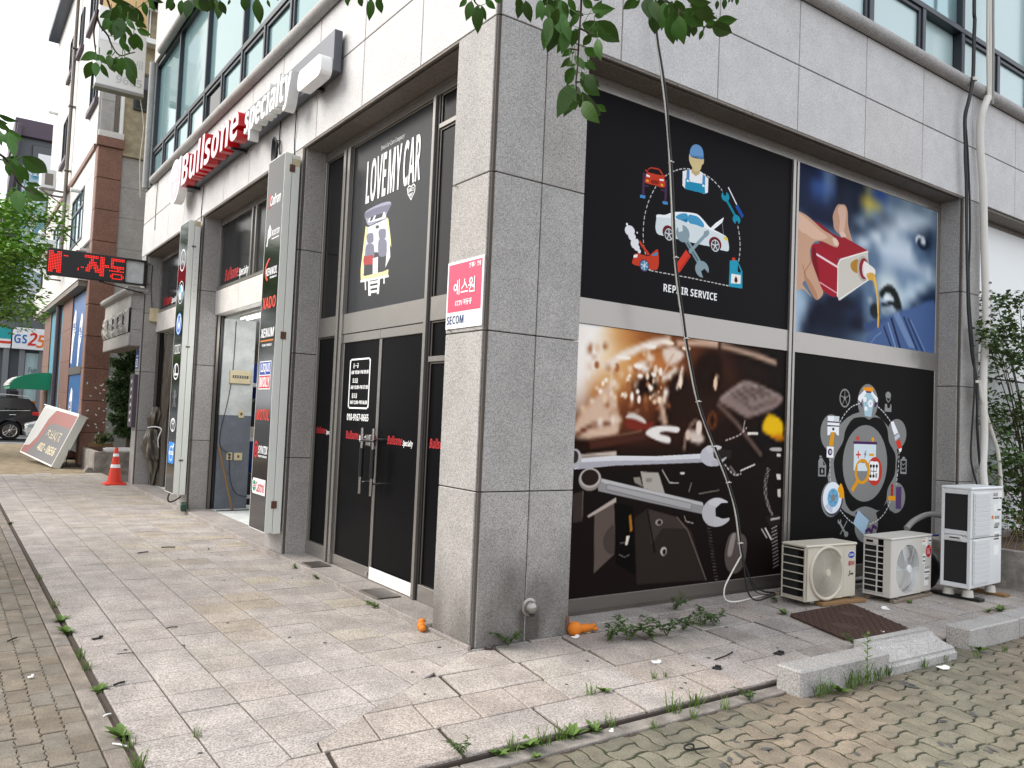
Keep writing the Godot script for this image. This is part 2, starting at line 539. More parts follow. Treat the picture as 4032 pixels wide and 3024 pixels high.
const LEAF_RIGHT = [-1511,2833,3030,-1516,2817,2982,-1355,2955,2876,-1355,2934,2876,-1326,2952,2885,-1323,2888,2897,-1283,2950,2881,-1228,2893,2826,-1265,2957,2901,-1263,2877,2890,-1402,2812,3056,-1346,2751,3024,-1405,2790,3099,-1376,2719,3092,-1196,2990,2878,-1097,2914,2854,-1326,2864,3069,-1264,2848,3099,-1309,2871,3031,-1217,2845,3024,-1317,2841,3078,-1276,2812,3124,-1112,2914,2984,-1076,2910,3035,-1120,2927,2942,-1094,2916,2974,-1187,2857,3032,-1109,2851,3047,-1231,2859,3001,-1203,2838,2971,-1156,2877,2969,-1149,2854,2947,-1301,2844,3178,-1293,2818,3170,-1156,2939,3082,-1147,2926,3076,-1136,2943,3088,-1122,2927,3072,-1415,2823,3135,-1384,2810,3172,-1246,2997,2855,-1187,2965,2838,-1320,2906,2981,-1288,2874,2939,-1470,2830,3052,-1462,2770,3070,-1222,2975,2845,-1199,2912,2866,-1297,2922,2982,-1238,2889,2952]
const TWIG_RIGHT = [[-1339,2925,2961,-1284,2904,2971,-1269,2865,3012,-1238,2852,3020,-1204,2853,3016,-1210,2841,3053],[-1217,2844,3028,-1203,2843,3012],[-1235,2854,3016,-1228,2860,2998]]

func _ready() -> void:
	rng.seed = 7
	setup_view()
	setup_materials()
	build_ground()
	build_building()
	build_signs()
	build_right_side()
	build_far_left()
	build_plants()
	build_small_things()

func setup_view() -> void:
	var cam := Camera3D.new()
	cam.name = "camera"
	add_child(cam)
	cam.fov = 51.09
	cam.near = 0.05
	cam.far = 900.0
	cam.transform = Transform3D(Basis(V(0.8142, 0.0424, 0.579), V(-0.0600, 0.9981, 0.0113), V(-0.5775, -0.0443, 0.8152)).orthonormalized(), V(-3.081, 1.6, 4.707))
	cam.current = true
	var env := Environment.new()
	var sm := ProceduralSkyMaterial.new()
	sm.sky_top_color = Color(0.90, 0.925, 0.96)
	sm.sky_horizon_color = Color(0.97, 0.97, 0.98)
	sm.sky_curve = 0.2
	sm.sky_energy_multiplier = 1.12
	sm.ground_bottom_color = Color(0.32, 0.31, 0.29)
	sm.ground_horizon_color = Color(0.6, 0.6, 0.58)
	sm.sun_angle_max = 0.0
	var sky := Sky.new()
	sky.sky_material = sm
	env.background_mode = Environment.BG_SKY
	env.sky = sky
	env.tonemap_mode = Environment.TONE_MAPPER_LINEAR
	env.tonemap_exposure = 1.45
	env.sdfgi_enabled = true
	env.ssao_enabled = true
	env.ssil_enabled = true
	var we := WorldEnvironment.new()
	we.name = "world_environment"
	we.environment = env
	add_child(we)
	var sun := DirectionalLight3D.new()
	sun.name = "sun"
	add_child(sun)
	sun.light_energy = 1.05
	sun.light_color = Color(1.0, 0.985, 0.965)
	sun.light_angular_distance = 40.0
	sun.shadow_enabled = true
	sun.look_at_from_position(V(-8, 8.0, -6.5), Vector3.ZERO)

func setup_materials() -> void:
	var g1 := speckle(3, 380, 2, ["#b4b1ae", "#9f9c99", "#868380", "#6a6765"], [0.34, 0.76, 0.95], 0.05)
	stone("granite_grey", g1, 2.0, 0.7)
	stone("granite_light", speckle(4, 380, 2, ["#d0cecd", "#c2c0bf", "#adabaa", "#8f8d8b"], [0.34, 0.8, 0.96], 0.035), 2.0, 0.7)
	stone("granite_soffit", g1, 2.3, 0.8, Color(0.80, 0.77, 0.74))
	var g2 := speckle(5, 380, 2, ["#b3aba6", "#9a928c", "#7d7671", "#534e4b"], [0.36, 0.78, 0.95], 0.10)
	stone("granite_paving", g2, 2.1, 0.85)
	var g3 := speckle(8, 300, 2, ["#8b6555", "#7c5749", "#63443a", "#a5836f"], [0.3, 0.75, 0.92], 0.06)
	stone("granite_brown", g3, 2.6, 0.6)
	var g4 := speckle(9, 400, 2, ["#988f82", "#878074", "#716a60", "#aca496"], [0.35, 0.82, 0.95], 0.14)
	stone("concrete_paver", g4, 1.3, 0.95)
	var g5 := speckle(12, 400, 2, ["#938c84", "#857e77", "#746e68", "#a29c94"], [0.35, 0.8, 0.94], 0.2, 0.02)
	stone("concrete", g5, 1.6, 0.92)
	stone("white_granite", speckle(15, 300, 2, ["#dad7d2", "#cfccc8", "#bdb9b5", "#e6e4e0"], [0.4, 0.8, 0.93], 0.04), 2.0, 0.6)
	stone("soil", speckle(21, 300, 2, ["#4a3d30", "#3a2f25", "#5c4f3e", "#2a211a"], [0.35, 0.7, 0.88], 0.25, 0.03), 1.0, 1.0)
	stone("dirt_lot", speckle(22, 400, 2, ["#8f8068", "#85775f", "#786a55", "#9a8b74"], [0.35, 0.75, 0.92], 0.2, 0.02), 3.0, 1.0)
	stone("asphalt", speckle(23, 300, 2, ["#4c4c4e", "#434345", "#38383a", "#5a5a5c"], [0.35, 0.75, 0.92], 0.1), 1.2, 0.9)
	stone("beige_plaster", speckle(31, 300, 2, ["#a39880", "#9b9078", "#93886f", "#ada28a"], [0.3, 0.7, 0.9], 0.12, 0.03), 3.0, 0.95)
	stone("white_plaster", speckle(32, 300, 2, ["#c9ccca", "#c3c6c4", "#bcbfbd", "#d0d3d1"], [0.3, 0.7, 0.9], 0.07, 0.02), 2.4, 0.9)
	stone("grey_paint", speckle(33, 300, 2, ["#6f747c", "#6a6f77", "#646971", "#757a82"], [0.3, 0.7, 0.9], 0.07, 0.02), 2.0, 0.7)
	mat("joint", "#57504a", 0.95)
	mat("joint_brown", "#3f362f", 0.95)
	mat("core", "#3a3836", 0.95)
	mat("dark_room", "#2c2a28", 0.95)
	mat("steel", "#9c9893", 0.26, 0.65)
	mat("steel_dull", "#746e68", 0.42, 0.8)
	mat("steel_bright", "#d0cdc8", 0.16, 0.95)
	mat("frame_dark", "#33383f", 0.4, 0.3)
	mat("film_black", "#101114", 0.16, 0.0, 0.4)
	mat("film_door", "#0c0c0e", 0.3, 0.0, 0.16)
	mat("glass_teal", "#8fb0b4", 0.08, 0.0, 0.9)
	mat("glass_dark", "#20282e", 0.06, 0.0, 0.9)
	mat("glass_frosted", "#b4cccc", 0.22, 0.0, 0.6)
	mat("white_paint", "#e4e4e2", 0.45)
	mat("white_gloss", "#f4f4f4", 0.2)
	mat("letter_white", "#fbf7f7", 0.35)
	mat("letter_pink", "#f7d0d5", 0.3)
	mat("letter_red", "#c0161f", 0.3)
	mat("vinyl_red", "#b3232a", 0.5)
	mat("vinyl_white", "#f0f0f0", 0.5)
	mat("sign_grey", "#5b5e66", 0.4, 0.3)
	mat("box_grey", "#e6e8e1", 0.55)
	mat("black_plastic", "#131314", 0.45)
	mat("rubber", "#181818", 0.8)
	mat("cable_black", "#1b1c1e", 0.55)
	mat("cable_white", "#d2cec4", 0.6)
	mat("wrap_white", "#d8d5ce", 0.7)
	mat("wrap_grey", "#8e8c88", 0.7)
	mat("rust", "#4f3a31", 0.85, 0.25)
	mat("rust_orange", "#66483a", 0.9)
	mat("cream", "#cdbf9c", 0.6)
	mat("foam_orange", "#cf7413", 0.75)
	mat("wood", "#8a6a45", 0.85)
	mat("wood_old", "#857868", 0.9)
	mat("tarp", "#5a5248", 0.35)
	mat("cone_orange", "#dc3b22", 0.55)
	mat("green_dark", "#143d2c", 0.5)
	mat("green_awning", "#0d8a62", 0.55)
	mat("ac_cream", "#c3bbab", 0.5)
	mat("ac_white", "#cbc7bf", 0.5)
	mat("ac_white2", "#dadcdc", 0.45)
	mat("ac_dark", "#1a1a1a", 0.8)
	mat("blue", "#1c3f9a", 0.5)
	mat("white_boarding", "#eceeed", 0.6)
	mat("purple_brown", "#50424e", 0.5)
	mat("paper", "#e8e8e4", 0.8)
	mat("moss", "#2e331f", 1.0)
	mat("tar", "#4c4b49", 0.8)
	var wav := FastNoiseLite.new()
	wav.seed = 6
	wav.frequency = 0.012
	wav.fractal_octaves = 3
	var wt := NoiseTexture2D.new()
	wt.noise = wav
	wt.width = 512
	wt.height = 512
	wt.seamless = true
	wt.as_normal_map = true
	wt.bump_strength = 6.0
	for k in ["steel", "steel_dull", "film_black", "glass_teal", "glass_frosted"]:
		M[k].normal_enabled = true
		M[k].normal_texture = wt
		M[k].normal_scale = 0.07 if k.begins_with("steel") else 0.03
		M[k].uv1_triplanar = true
		M[k].uv1_world_triplanar = true
		M[k].uv1_scale = Vector3.ONE * (0.35 if k.begins_with("steel") else 0.2)
	M.glass_teal.metallic = 0.35
	M.glass_dark.metallic = 0.2
	for l in [["leaf_near", "#3f6a20", 0.6], ["leaf_tree", "#6f9a34", 0.6], ["leaf_dark", "#2f4d22", 0.65], ["leaf_conifer", "#2a4419", 0.8], ["leaf_weed", "#557026", 0.7], ["leaf_shrub", "#435a26", 0.6]]:
		var m := mat(l[0], l[1], l[2])
		m.vertex_color_use_as_albedo = true
		m.backlight_enabled = true
		m.backlight = Color(l[1]) * 0.55
	mat("bark", "#54483c", 0.95)
	mat("twig", "#3d2f24", 0.9)

# ---------------------------------------------------------------- ground
func slab(b: MB, q: Array, y0: float, y1: float, bev := 0.003) -> void:   # a stone with four ground corners (counter-clockwise seen from above), top edge worn
	var lo: Array[Vector3] = []
	var mid: Array[Vector3] = []
	var top: Array[Vector3] = []
	var ce := Vector2.ZERO
	for p: Vector2 in q: ce += p / q.size()
	for p: Vector2 in q:
		var i := p + (ce - p).normalized() * bev * 1.4
		lo.append(V(p.x, y0, p.y)); mid.append(V(p.x, y1 - bev, p.y)); top.append(V(i.x, y1, i.y))
	var n := q.size()
	for k in n: b.tri(V(ce.x, y1, ce.y), top[k], top[(k + 1) % n])
	for k in n:
		var l := (k + 1) % n
		b.quad(lo[k], lo[l], mid[l], mid[k])
		b.quad(mid[k], mid[l], top[l], top[k])

func ccw(q: Array) -> Array:   # counter-clockwise from above means clockwise in x z
	var a := 0.0
	for i in q.size():
		var p: Vector2 = q[i]
		var r: Vector2 = q[(i + 1) % q.size()]
		a += p.x * r.y - r.x * p.y
	if a > 0.0: q.reverse()
	return q

func lay(pieces: Array, n: String, par: Node3D, mt: Material, y0: float, eye: Vector2) -> void:   # pieces: {q, tint, y}; nearest 300 one by one, the rest joined
	for p in pieces:
		var ce := Vector2.ZERO
		for w: Vector2 in p.q: ce += w / p.q.size()
		p.d = ce.distance_to(eye)
	pieces.sort_custom(func(a, b): return a.d < b.d)
	var rest := MB.new()
	for i in pieces.size():
		var p: Dictionary = pieces[i]
		var b := MB.new() if i < 298 else rest
		b.col = p.tint
		slab(b, ccw(p.q), y0, p.y, p.get("bev", 0.003))
		if i < 298: part(n, b, mt, par)
	if rest.v.size() > 0: tag(part(n + "s_far", rest, mt, par), "", "", "", "stuff")

func clip(q: Array, a: Vector2, b: Vector2, keep_left: bool) -> Array:   # cut a polygon along the line a-b
	var r := []
	for i in q.size():
		var p: Vector2 = q[i]
		var s: Vector2 = q[(i + 1) % q.size()]
		var dp := (b - a).cross(p - a) * (1.0 if keep_left else -1.0)
		var ds := (b - a).cross(s - a) * (1.0 if keep_left else -1.0)
		if dp >= 0.0: r.append(p)
		if dp * ds < 0.0: r.append(p + (s - p) * dp / (dp - ds))
	return r

func area(q: Array) -> float:
	var a := 0.0
	for i in q.size(): a += (q[i] as Vector2).cross(q[(i + 1) % q.size()])
	return absf(a) * 0.5

func sheet(n: String, x0: float, z0: float, x1: float, z1: float, y: float, m: Material) -> MeshInstance3D:
	var b := MB.new()
	b.quad(V(x0, y, z1), V(x1, y, z1), V(x1, y, z0), V(x0, y, z0))
	var o := part(n, b, m, self)
	tag(o, "", "", "", "structure")
	return o

func build_ground() -> void:
	var eye := Vector2(-2.4, 3.2)
	sheet("ground", -300, -400, 300, 200, -0.10, M.asphalt)
	# bare lot in front of the neighbour, crossing street beyond it
	sheet("dirt_lot", -6.0, -29.2, 12.0, -14.0, -0.03, M.dirt_lot)
	sheet("crossing_street", -60.0, -38.0, 60.0, -29.2, -0.034, M.asphalt)
	var ms := MB.new()
	ms.box(V(-12, -0.03, -29.75), V(8, -0.024, -29.5)); ms.box(V(-12, -0.03, -34.0), V(8, -0.024, -33.88))
	tag(part("painted_road_line", ms, M.white_paint, self), "", "", "", "structure")
	# granite flag pavement along both fronts, cut on a mitre at the corner
	var pave := place("granite_pavement")
	var bed := MB.new()
	bed.box(V(-2.27, -0.06, -15.3), V(12, -0.014, 1.465))
	part("bedding", bed, M.joint_brown, pave)
	var ma := Vector2(0.05, -0.03)
	var mb := Vector2(-2.26, 1.47)
	var left := []
	var xs := [-2.25, -1.972, -1.665, -1.355, -1.035, -0.695, -0.362, -0.02]
	for i in xs.size() - 1:
		var z := 1.75 + rng.randf_range(-0.02, 0.02)
		while z > -15.2:
			var dz := rng.randf_range(0.283, 0.302)
			var g := 0.0048
			var h := rng.randf_range(0.0016, 0.0034)
			var q: Array = [Vector2(xs[i] + g, z - h), Vector2(xs[i + 1] - g, z - h), Vector2(xs[i + 1] - g, z - dz + h), Vector2(xs[i] + g, z - dz + h)]
			q = clip(q, ma, mb, true)
			z -= dz
			if q.size() >= 3 and area(q) > 0.004:
				var tn := tint(0.95, 1.06, 0.04)
				var warm := clampf(rng.randf_range(-0.1, 0.16) * smoothstep(-2.1, -1.2, xs[i]) * smoothstep(0.4, -1.2, z), 0, 1)
				tn = Color(tn.r, tn.g * (1 - warm * 0.3), tn.b * (1 - warm * 1.1))
				if rng.randf() < 0.07: tn = tn.darkened(0.12)
				left.append({"q": q, "tint": tn, "y": rng.randf_range(-0.002, 0.002)})
	lay(left, "granite_tile", pave, M.granite_paving, -0.05, eye)
	var pave2 := place("granite_side_pavement")
	var right := []
	var zr := [-0.03, 0.03, 0.38, 0.742, 1.092, 1.455]
	for i in zr.size() - 1:
		for k in range(-9, 36):
			var x := 0.177 + 0.302 * k + (0.02 if i % 2 == 0 else 0.0) + 0.01 * sin(k * 3.1 + i)
			var g := 0.0058
			var s0: float = -0.17 * zr[i]
			var s1: float = -0.17 * zr[i + 1]
			var q: Array = [Vector2(x + s0 + g, zr[i] + g), Vector2(x + s1 + g, zr[i + 1] - g), Vector2(x + 0.302 + s1 - g, zr[i + 1] - g), Vector2(x + 0.302 + s0 - g, zr[i] + g)]
			q = clip(q, ma, mb, false)
			if q.size() >= 3 and area(q) > 0.004 and x < 10.5:
				var tn := tint(0.93, 1.07, 0.1)
				if rng.randf() < 0.15: tn = tn.darkened(0.16)
				right.append({"q": q, "tint": tn, "y": rng.randf_range(-0.002, 0.002)})
	lay(right, "granite_tile", pave2, M.granite_paving, -0.05, eye)
	# flush kerb strips
	var k1 := place("kerb_strip_left")
	var z := 1.5
	while z > -15.0:
		var b := MB.new()
		b.col = tint(0.80, 0.9, 0.16)
		b.box(V(-2.374, -0.06, z - 0.938), V(-2.285, -0.008 - rng.randf() * 0.004, z), 0.004)
		part("kerb_stone", b, M.concrete, k1)
		z -= 0.945
	var dirt := MB.new()
	dirt.box(V(-2.50, -0.07, -15.3), V(-2.25, -0.022, 3.0))
	dirt.box(V(-2.6, -0.08, 1.45), V(9, -0.04, 1.6))
	part("soil_gap", dirt, M.soil, k1)
	var k2 := place("kerb_strip_right")
	var x := -3.0
	while x < 1.3:
		var b := MB.new()
		b.col = tint(0.80, 0.9, 0.0)
		b.box(V(x, -0.07, 1.476), V(x + 0.99, -0.026, 1.583), 0.004)
		part("kerb_stone", b, M.concrete, k2)
		x += 1.0
	# zigzag block paving beside the left kerb, courses running along the pavement
	var zp := place("zigzag_block_paving")
	var zb := MB.new()
	zb.box(V(-9, -0.08, -20), V(-2.37, -0.026, 8))
	part("bedding", zb, M.soil, zp)
	var zz := []
	for ci in 16:
		var xa := -2.38 - 0.107 * ci
		var off := 0.105 if ci % 2 == 0 else 0.0
		for k in 64:
			var za := 1.9 - 0.211 * k - off
			if za > 1.9: continue
			var q := []
			var g := 0.0022
			for s in 9:   # right edge going away
				var u := s / 8.0
				q.append(Vector2(xa - g + zig(za - 0.211 * u) * (0.0 if ci == 0 else 1.0), lerpf(za - g, za - 0.211 + g, u)))
			for s in 9:   # left edge coming back
				var u := 1.0 - s / 8.0
				q.append(Vector2(xa - 0.107 + g + zig(za - 0.211 * u), lerpf(za - g, za - 0.211 + g, u)))
			var tn := tint(0.60, 0.74, 0.16)
			zz.append({"q": q, "tint": tn, "y": -0.014 + rng.randf_range(-0.003, 0.003), "bev": 0.0035})
	lay(zz, "zigzag_paver", zp, M.concrete_paver, -0.07, eye)
	# wavy block paving in front, in pairs turned against each other
	var wp := place("wavy_block_paving")
	var wb := MB.new()
	wb.box(V(-2.375, -0.12, 1.58), V(14, -0.047, 9))
	part("bedding", wb, M.soil, wp)
	var mo := MB.new()
	mo.box(V(-2.17, -0.1, 1.585), V(8.98, -0.0425, 3.465))
	part("mossy_joint", mo, M.moss, wp)
	var ww := []
	var S := 0.2108
	for i in range(-11, 42):
		for k in range(0, 9):
			var o := Vector2(0.1465 + S * i, 1.5815 + S * k)
			for hlf in 2:
				var q := []
				var g := 0.0062
				q = wavy(o, S, 0.5 * hlf, (i + k) % 2 == 0, g)
				var green := clampf(0.5 + 0.5 * 1.4 * sin(i * 0.42 + k * 0.8 + 1.9) + rng.randf_range(-0.3, 0.3), 0, 1)
				var tn := Color(0.92, 0.84, 0.755).lerp(Color(0.74, 0.765, 0.685), green) * rng.randf_range(0.80, 0.95)
				if k == 0: tn = tn.darkened(0.2)
				ww.append({"q": q, "tint": tn, "y": -0.036 + rng.randf_range(-0.003, 0.003), "bev": 0.004})
	lay(ww, "wavy_paver", wp, M.concrete_paver, -0.1, Vector2(-0.6, 2.4))

func zig(z: float) -> float:
	var u := fposmod(z / 0.0703, 1.0)
	return (absf(u - 0.5) * 4.0 - 1.0) * 0.0085

func wavy(o: Vector2, w: float, s0: float, flat: bool, g: float) -> Array:   # half of a square block whose four sides and middle joint all follow the same S curve
	var q := []
	var n := 7
	var f := func(t: float) -> float: return clampf(sin(t * TAU) * 1.45, -1.0, 1.0) * 0.0135
	var pt := func(u: float, v: float) -> Vector2:
		return o + Vector2(u * w + f.call(v), v * w + f.call(u))
	var e := g / w
	var u0 := e if flat else s0 + e
	var u1 := 1.0 - e if flat else s0 + 0.5 - e
	var v0 := s0 + e if flat else e
	var v1 := s0 + 0.5 - e if flat else 1.0 - e
	for k in n: q.append(pt.call(lerpf(u0, u1, float(k) / n), v0))
	for k in n: q.append(pt.call(u1, lerpf(v0, v1, float(k) / n)))
	for k in n: q.append(pt.call(lerpf(u1, u0, float(k) / n), v1))
	for k in n: q.append(pt.call(u0, lerpf(v1, v0, float(k) / n)))
	return q

# ---------------------------------------------------------------- the corner building
const ROWS = [0.0, 1.083, 2.22, 3.357, 4.497]

func gpanel(par: Node, mn: Vector3, mx: Vector3, m: Material, lo := 0.93, hi := 1.06, bev := 0.004, n := "granite_panel") -> void:
	var b := MB.new()
	b.col = tint(lo, hi, 0.03)
	part(n, b.box(mn, mx, bev), m, par)

func stained(par: Node, mn: Vector3, mx: Vector3, axis: int, seed_: int, low: float) -> void:   # a granite panel with grime at its foot: a finely divided sheet over the stone
	var b := MB.new()
	var ns := FastNoiseLite.new()
	ns.seed = seed_
	ns.frequency = 1.1
	ns.fractal_octaves = 3
	b.col = Color(0.93, 0.93, 0.93)
	b.box(mn, mx, 0.004)
	var nu := 14
	var nv := 26
	var dirt := func(u: float, w: float) -> Color:
		var p := V(lerpf(mn.x, mx.x, u), lerpf(mn.y, mx.y, w), lerpf(mn.z, mx.z, u))
		var k := smoothstep(low + 0.1, low - 0.6, p.y + 0.28 * ns.get_noise_3d(p.x * 2, p.y * 0.7, p.z * 2))
		k = clampf(k * (1.0 + 0.6 * ns.get_noise_2d((p.x - p.z) * 3.0, p.y)), 0, 1)
		if axis == 2:
			var dx := p.x - 0.487
			var streak := smoothstep(0.13, 0.03, absf(dx)) * smoothstep(0.24, 0.19, p.y)
			k = clampf(k + streak * 0.9, 0, 1.35)
		return Color(0.98, 0.97, 0.96).lerp(Color(0.40, 0.385, 0.365), k)
	for i in nu:
		for j in nv:
			var q := []
			for g in [[0, 0], [1, 0], [1, 1], [0, 1]]:
				var u: float = (i + g[0]) / float(nu)
				var w: float = (j + g[1]) / float(nv)
				var p := V(lerpf(mn.x + 0.004, mx.x - 0.004, u), lerpf(mn.y + 0.004, mx.y - 0.004, w), mx.z + 0.001) if axis == 2 else V(mn.x - 0.001, lerpf(mn.y + 0.004, mx.y - 0.004, w), lerpf(mn.z + 0.004, mx.z - 0.004, u))
				q.append([p, dirt.call(u, w)])
			var nn := V(0, 0, 1) if axis == 2 else V(-1, 0, 0)
			for tr in [[0, 1, 2], [0, 2, 3]]:
				for id in [tr[0], tr[2], tr[1]]:
					b.col = q[id][1]
					b.vert(q[id][0], nn, Vector2.ZERO)
	part("granite_panel", b, M.granite_grey, par)

func bars(par: Node, n: String, m: Material, boxes: Array, bev := 0.003) -> void:
	for q in boxes:
		part(n, MB.new().box(V(q[0], q[1], q[2]), V(q[3], q[4], q[5]), bev), m, par)

func build_building() -> void:
	var o := thing("corner_shop_building", "grey granite corner building with black filmed shop windows and glazed upper floor", "building")
	var G: Material = M.granite_grey
	# solid body behind the cladding; the workshop bays stay hollow
	var core := MB.new()
	core.box(V(0.42, 4.53, -12.52), V(12.0, 11.6, -0.32))
	core.box(V(0.42, -0.05, -4.36), V(6.9, 4.53, -0.40))
	for q in [[-0.54, -0.03], [-4.40, -3.78], [-8.55, -7.94], [-12.55, -12.10]]:
		core.box(V(0.03, -0.05, q[0] + 0.03), V(0.42, 4.53, q[1] - 0.03 if q[1] < -0.1 else q[1]))
	core.box(V(0.034, -0.05, -0.4), V(0.83, 4.53, -0.034)); core.box(V(6.80, -0.05, -0.4), V(7.20, 4.53, -0.03))
	core.box(V(0.03, 4.53, -12.52), V(0.42, 5.88, -0.034)); core.box(V(0.034, 4.53, -0.4), V(12.0, 5.88, -0.036))
	part("wall_core", core, M.core, o)
	# pillars: street faces and reveals, one stone per course
	for r in 4:
		var y0: float = ROWS[r] + 0.004
		var y1: float = ROWS[r + 1] - 0.004
		if r == 0:
			stained(o, V(0, y0, -0.54), V(0.03, y1, -0.034), 0, 3, 0.55)
			stained(o, V(0.034, y0, -0.03), V(0.447, y1, 0), 2, 5, 0.85)
			stained(o, V(0.4555, y0, -0.03), V(0.861, y1, 0), 2, 9, 0.85)
		else:
			gpanel(o, V(0, y0, -0.54), V(0.03, y1, -0.034), G)
			gpanel(o, V(0.034, y0, -0.03), V(0.447, y1, 0), G)
			gpanel(o, V(0.4555, y0, -0.03), V(0.861, y1, 0), G)
		gpanel(o, V(0.832, y0, -0.27), V(0.861, y1, -0.033), G)
		for q in [[-4.40, -3.78], [-8.55, -7.94], [-12.55, -12.10]]:
			gpanel(o, V(0, y0, q[0] + 0.03), V(0.03, y1, q[1] - 0.034), G)
			gpanel(o, V(0.034, y0, q[1] - 0.03), V(0.29, y1, q[1]), G, 0.86, 0.98)
			gpanel(o, V(0.034, y0, q[0]), V(0.29, y1, q[0] + 0.027), G)
		gpanel(o, V(0.034, y0, -0.54), V(0.25, y1, -0.513), G)
		gpanel(o, V(6.803, y0, -0.03), V(7.23, y1, 0), G)
		gpanel(o, V(6.77, y0, -0.27), V(6.799, y1, -0.034), G)
		gpanel(o, V(7.203, y0, -0.3), V(7.233, y1, -0.033), G)
		# dark grey-brown corner grooves between the stones
		for q in [[0.012, -0.012, 0.034, -0.034], [0.012, -3.792, 0.034, -3.814], [0.012, -7.952, 0.034, -7.974], [0.012, -12.112, 0.034, -12.134]]:
			part("corner_groove", MB.new().box(V(q[0], y0, q[3]), V(q[2], y1, q[1])), M.joint, o)
		part("corner_groove", MB.new().box(V(6.782, y0, -0.034), V(6.803, y1, -0.012)), M.joint, o)
	# lintel band: two courses round the corner
	for r in [[4.503, 5.1435], [5.1545, 5.80]]:
		for k in 11:
			var z1 := -1.15 * k - (0.034 if k == 0 else 0.0065)
			var z0 := -1.15 * (k + 1) + 0.0055 if k < 10 else -12.55
			gpanel(o, V(0, r[0], z0), V(0.03, r[1], z1), M.granite_light, 0.96, 1.05)
			var x0 := 0.034 if k == 0 else 1.19 + 1.158 * (k - 1) + 0.0055
			gpanel(o, V(x0, r[0], -0.03), V(1.19 + 1.158 * k - 0.0055, r[1], 0), M.granite_light, 0.96, 1.05)
		part("corner_groove", MB.new().box(V(0.012, r[0], -0.034), V(0.034, r[1], -0.012)), M.joint, o)
	# soffit slabs with a drip edge
	for q in [[-3.78, -0.54], [-7.94, -4.40], [-12.10, -8.55]]:
		for k in 3:
			var za: float = lerpf(q[0], q[1], k / 3.0) + 0.003
			var zb: float = lerpf(q[0], q[1], (k + 1) / 3.0) - 0.003
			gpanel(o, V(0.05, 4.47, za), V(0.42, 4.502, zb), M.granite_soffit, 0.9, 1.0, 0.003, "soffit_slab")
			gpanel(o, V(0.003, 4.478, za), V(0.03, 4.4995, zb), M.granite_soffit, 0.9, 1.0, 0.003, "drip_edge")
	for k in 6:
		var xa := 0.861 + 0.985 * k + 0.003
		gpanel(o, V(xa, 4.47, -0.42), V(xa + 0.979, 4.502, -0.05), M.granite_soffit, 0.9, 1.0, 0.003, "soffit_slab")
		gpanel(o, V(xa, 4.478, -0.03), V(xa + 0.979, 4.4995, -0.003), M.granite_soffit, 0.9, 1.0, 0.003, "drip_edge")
	for k in 4:
		var xa := 7.233 + 1.2 * k + 0.003
		gpanel(o, V(xa, 4.47, -0.42), V(xa + 1.194, 4.502, -0.03), M.granite_soffit, 0.9, 1.0, 0.003, "soffit_slab")
	# round string course over the lintel band, in lengths, and its twin above the big windows
	for y in [5.868, 8.40]:
		for k in 5:
			var za := 0.0 - 2.35 * k
			part("round_moulding", MB.new().tube([V(-0.035, y, za - 0.004), V(-0.035, y, maxf(za - 2.346, -12.45))], 0.072, 14), M.granite_grey, o)
			part("round_moulding", MB.new().tube([V(0.0 + 2.36 * k + 0.004, y, 0.035), V(2.36 * (k + 1), y, 0.035)], 0.072, 14), M.granite_grey, o)
	part("round_moulding", MB.new().tube([V(-0.035, 5.868, -12.45), V(-0.035, 8.40, -12.45)], 0.06, 12), M.granite_grey, o)
	part("round_moulding", MB.new().ball(V(-0.035, 5.868, 0.035), V(0.072, 0.072, 0.072)), M.granite_grey, o)
	# upper wall at the far end and the corner, and above the windows
	for k in 3:
		gpanel(o, V(0, 5.87 + 0.86 * k, -12.55), V(0.06, 6.72 + 0.86 * k, -12.42), M.granite_light)
	for k in 10:
		for r in 3:
			gpanel(o, V(0, 8.42 + 1.02 * r, -1.25 * (k + 1)), V(0.05, 9.435 + 1.02 * r, -1.25 * k - 0.005), M.granite_light, 0.98, 1.05)
	gpanel(o, V(0.03, 5.9, -0.62), V(0.6, 8.42, -0.03), M.granite_light)
	var ends := MB.new()
	ends.box(V(0.31, -0.05, -12.56), V(6, 4.5, -12.5)); ends.box(V(0.06, 4.5, -12.56), V(12, 11.5, -12.5))
	part("end_wall", ends, M.beige_plaster, o)
	upper_windows(o)
	# granite sill step along the fronts
	for q in [[-3.78, -0.56], [-7.94, -3.79], [-12.62, -7.95]]:
		var n := 2
		for k in n:
			gpanel(o, V(-0.045, -0.05, lerpf(q[0], q[1], k / float(n)) + 0.002), V(0.34, 0.052, lerpf(q[0], q[1], (k + 1.0) / n) - 0.002), M.granite_paving, 0.78, 0.9, 0.006, "sill_stone")
	gpanel(o, V(-0.03, -0.05, -0.55), V(-0.003, 0.03, 0.01), M.granite_paving, 0.7, 0.8, 0.006, "sill_stone")
	for k in 6:
		gpanel(o, V(0.865 + 0.985 * k, -0.05, -0.34), V(0.865 + 0.985 * (k + 1) - 0.003, 0.052, -0.012), M.granite_paving, 0.75, 0.92, 0.006, "sill_stone")
	door_bay(o)
	workshop_bays(o)
	right_bay(o)
	# steel cap over the drain mouth in the corner pillar
	var cap := MB.new()
	cap.at(0.487, 0.245, 0.0, 0, PI / 2)
	cap.lathe([Vector2(0.066, 0.0), Vector2(0.066, 0.006), Vector2(0.05, 0.01), Vector2(0.049, 0.022), Vector2(0.046, 0.038), Vector2(0.038, 0.053), Vector2(0.026, 0.063), Vector2(0.012, 0.068), Vector2(0.0, 0.069)], 28)
	var dc := part("drain_cap", cap, M.steel, o)
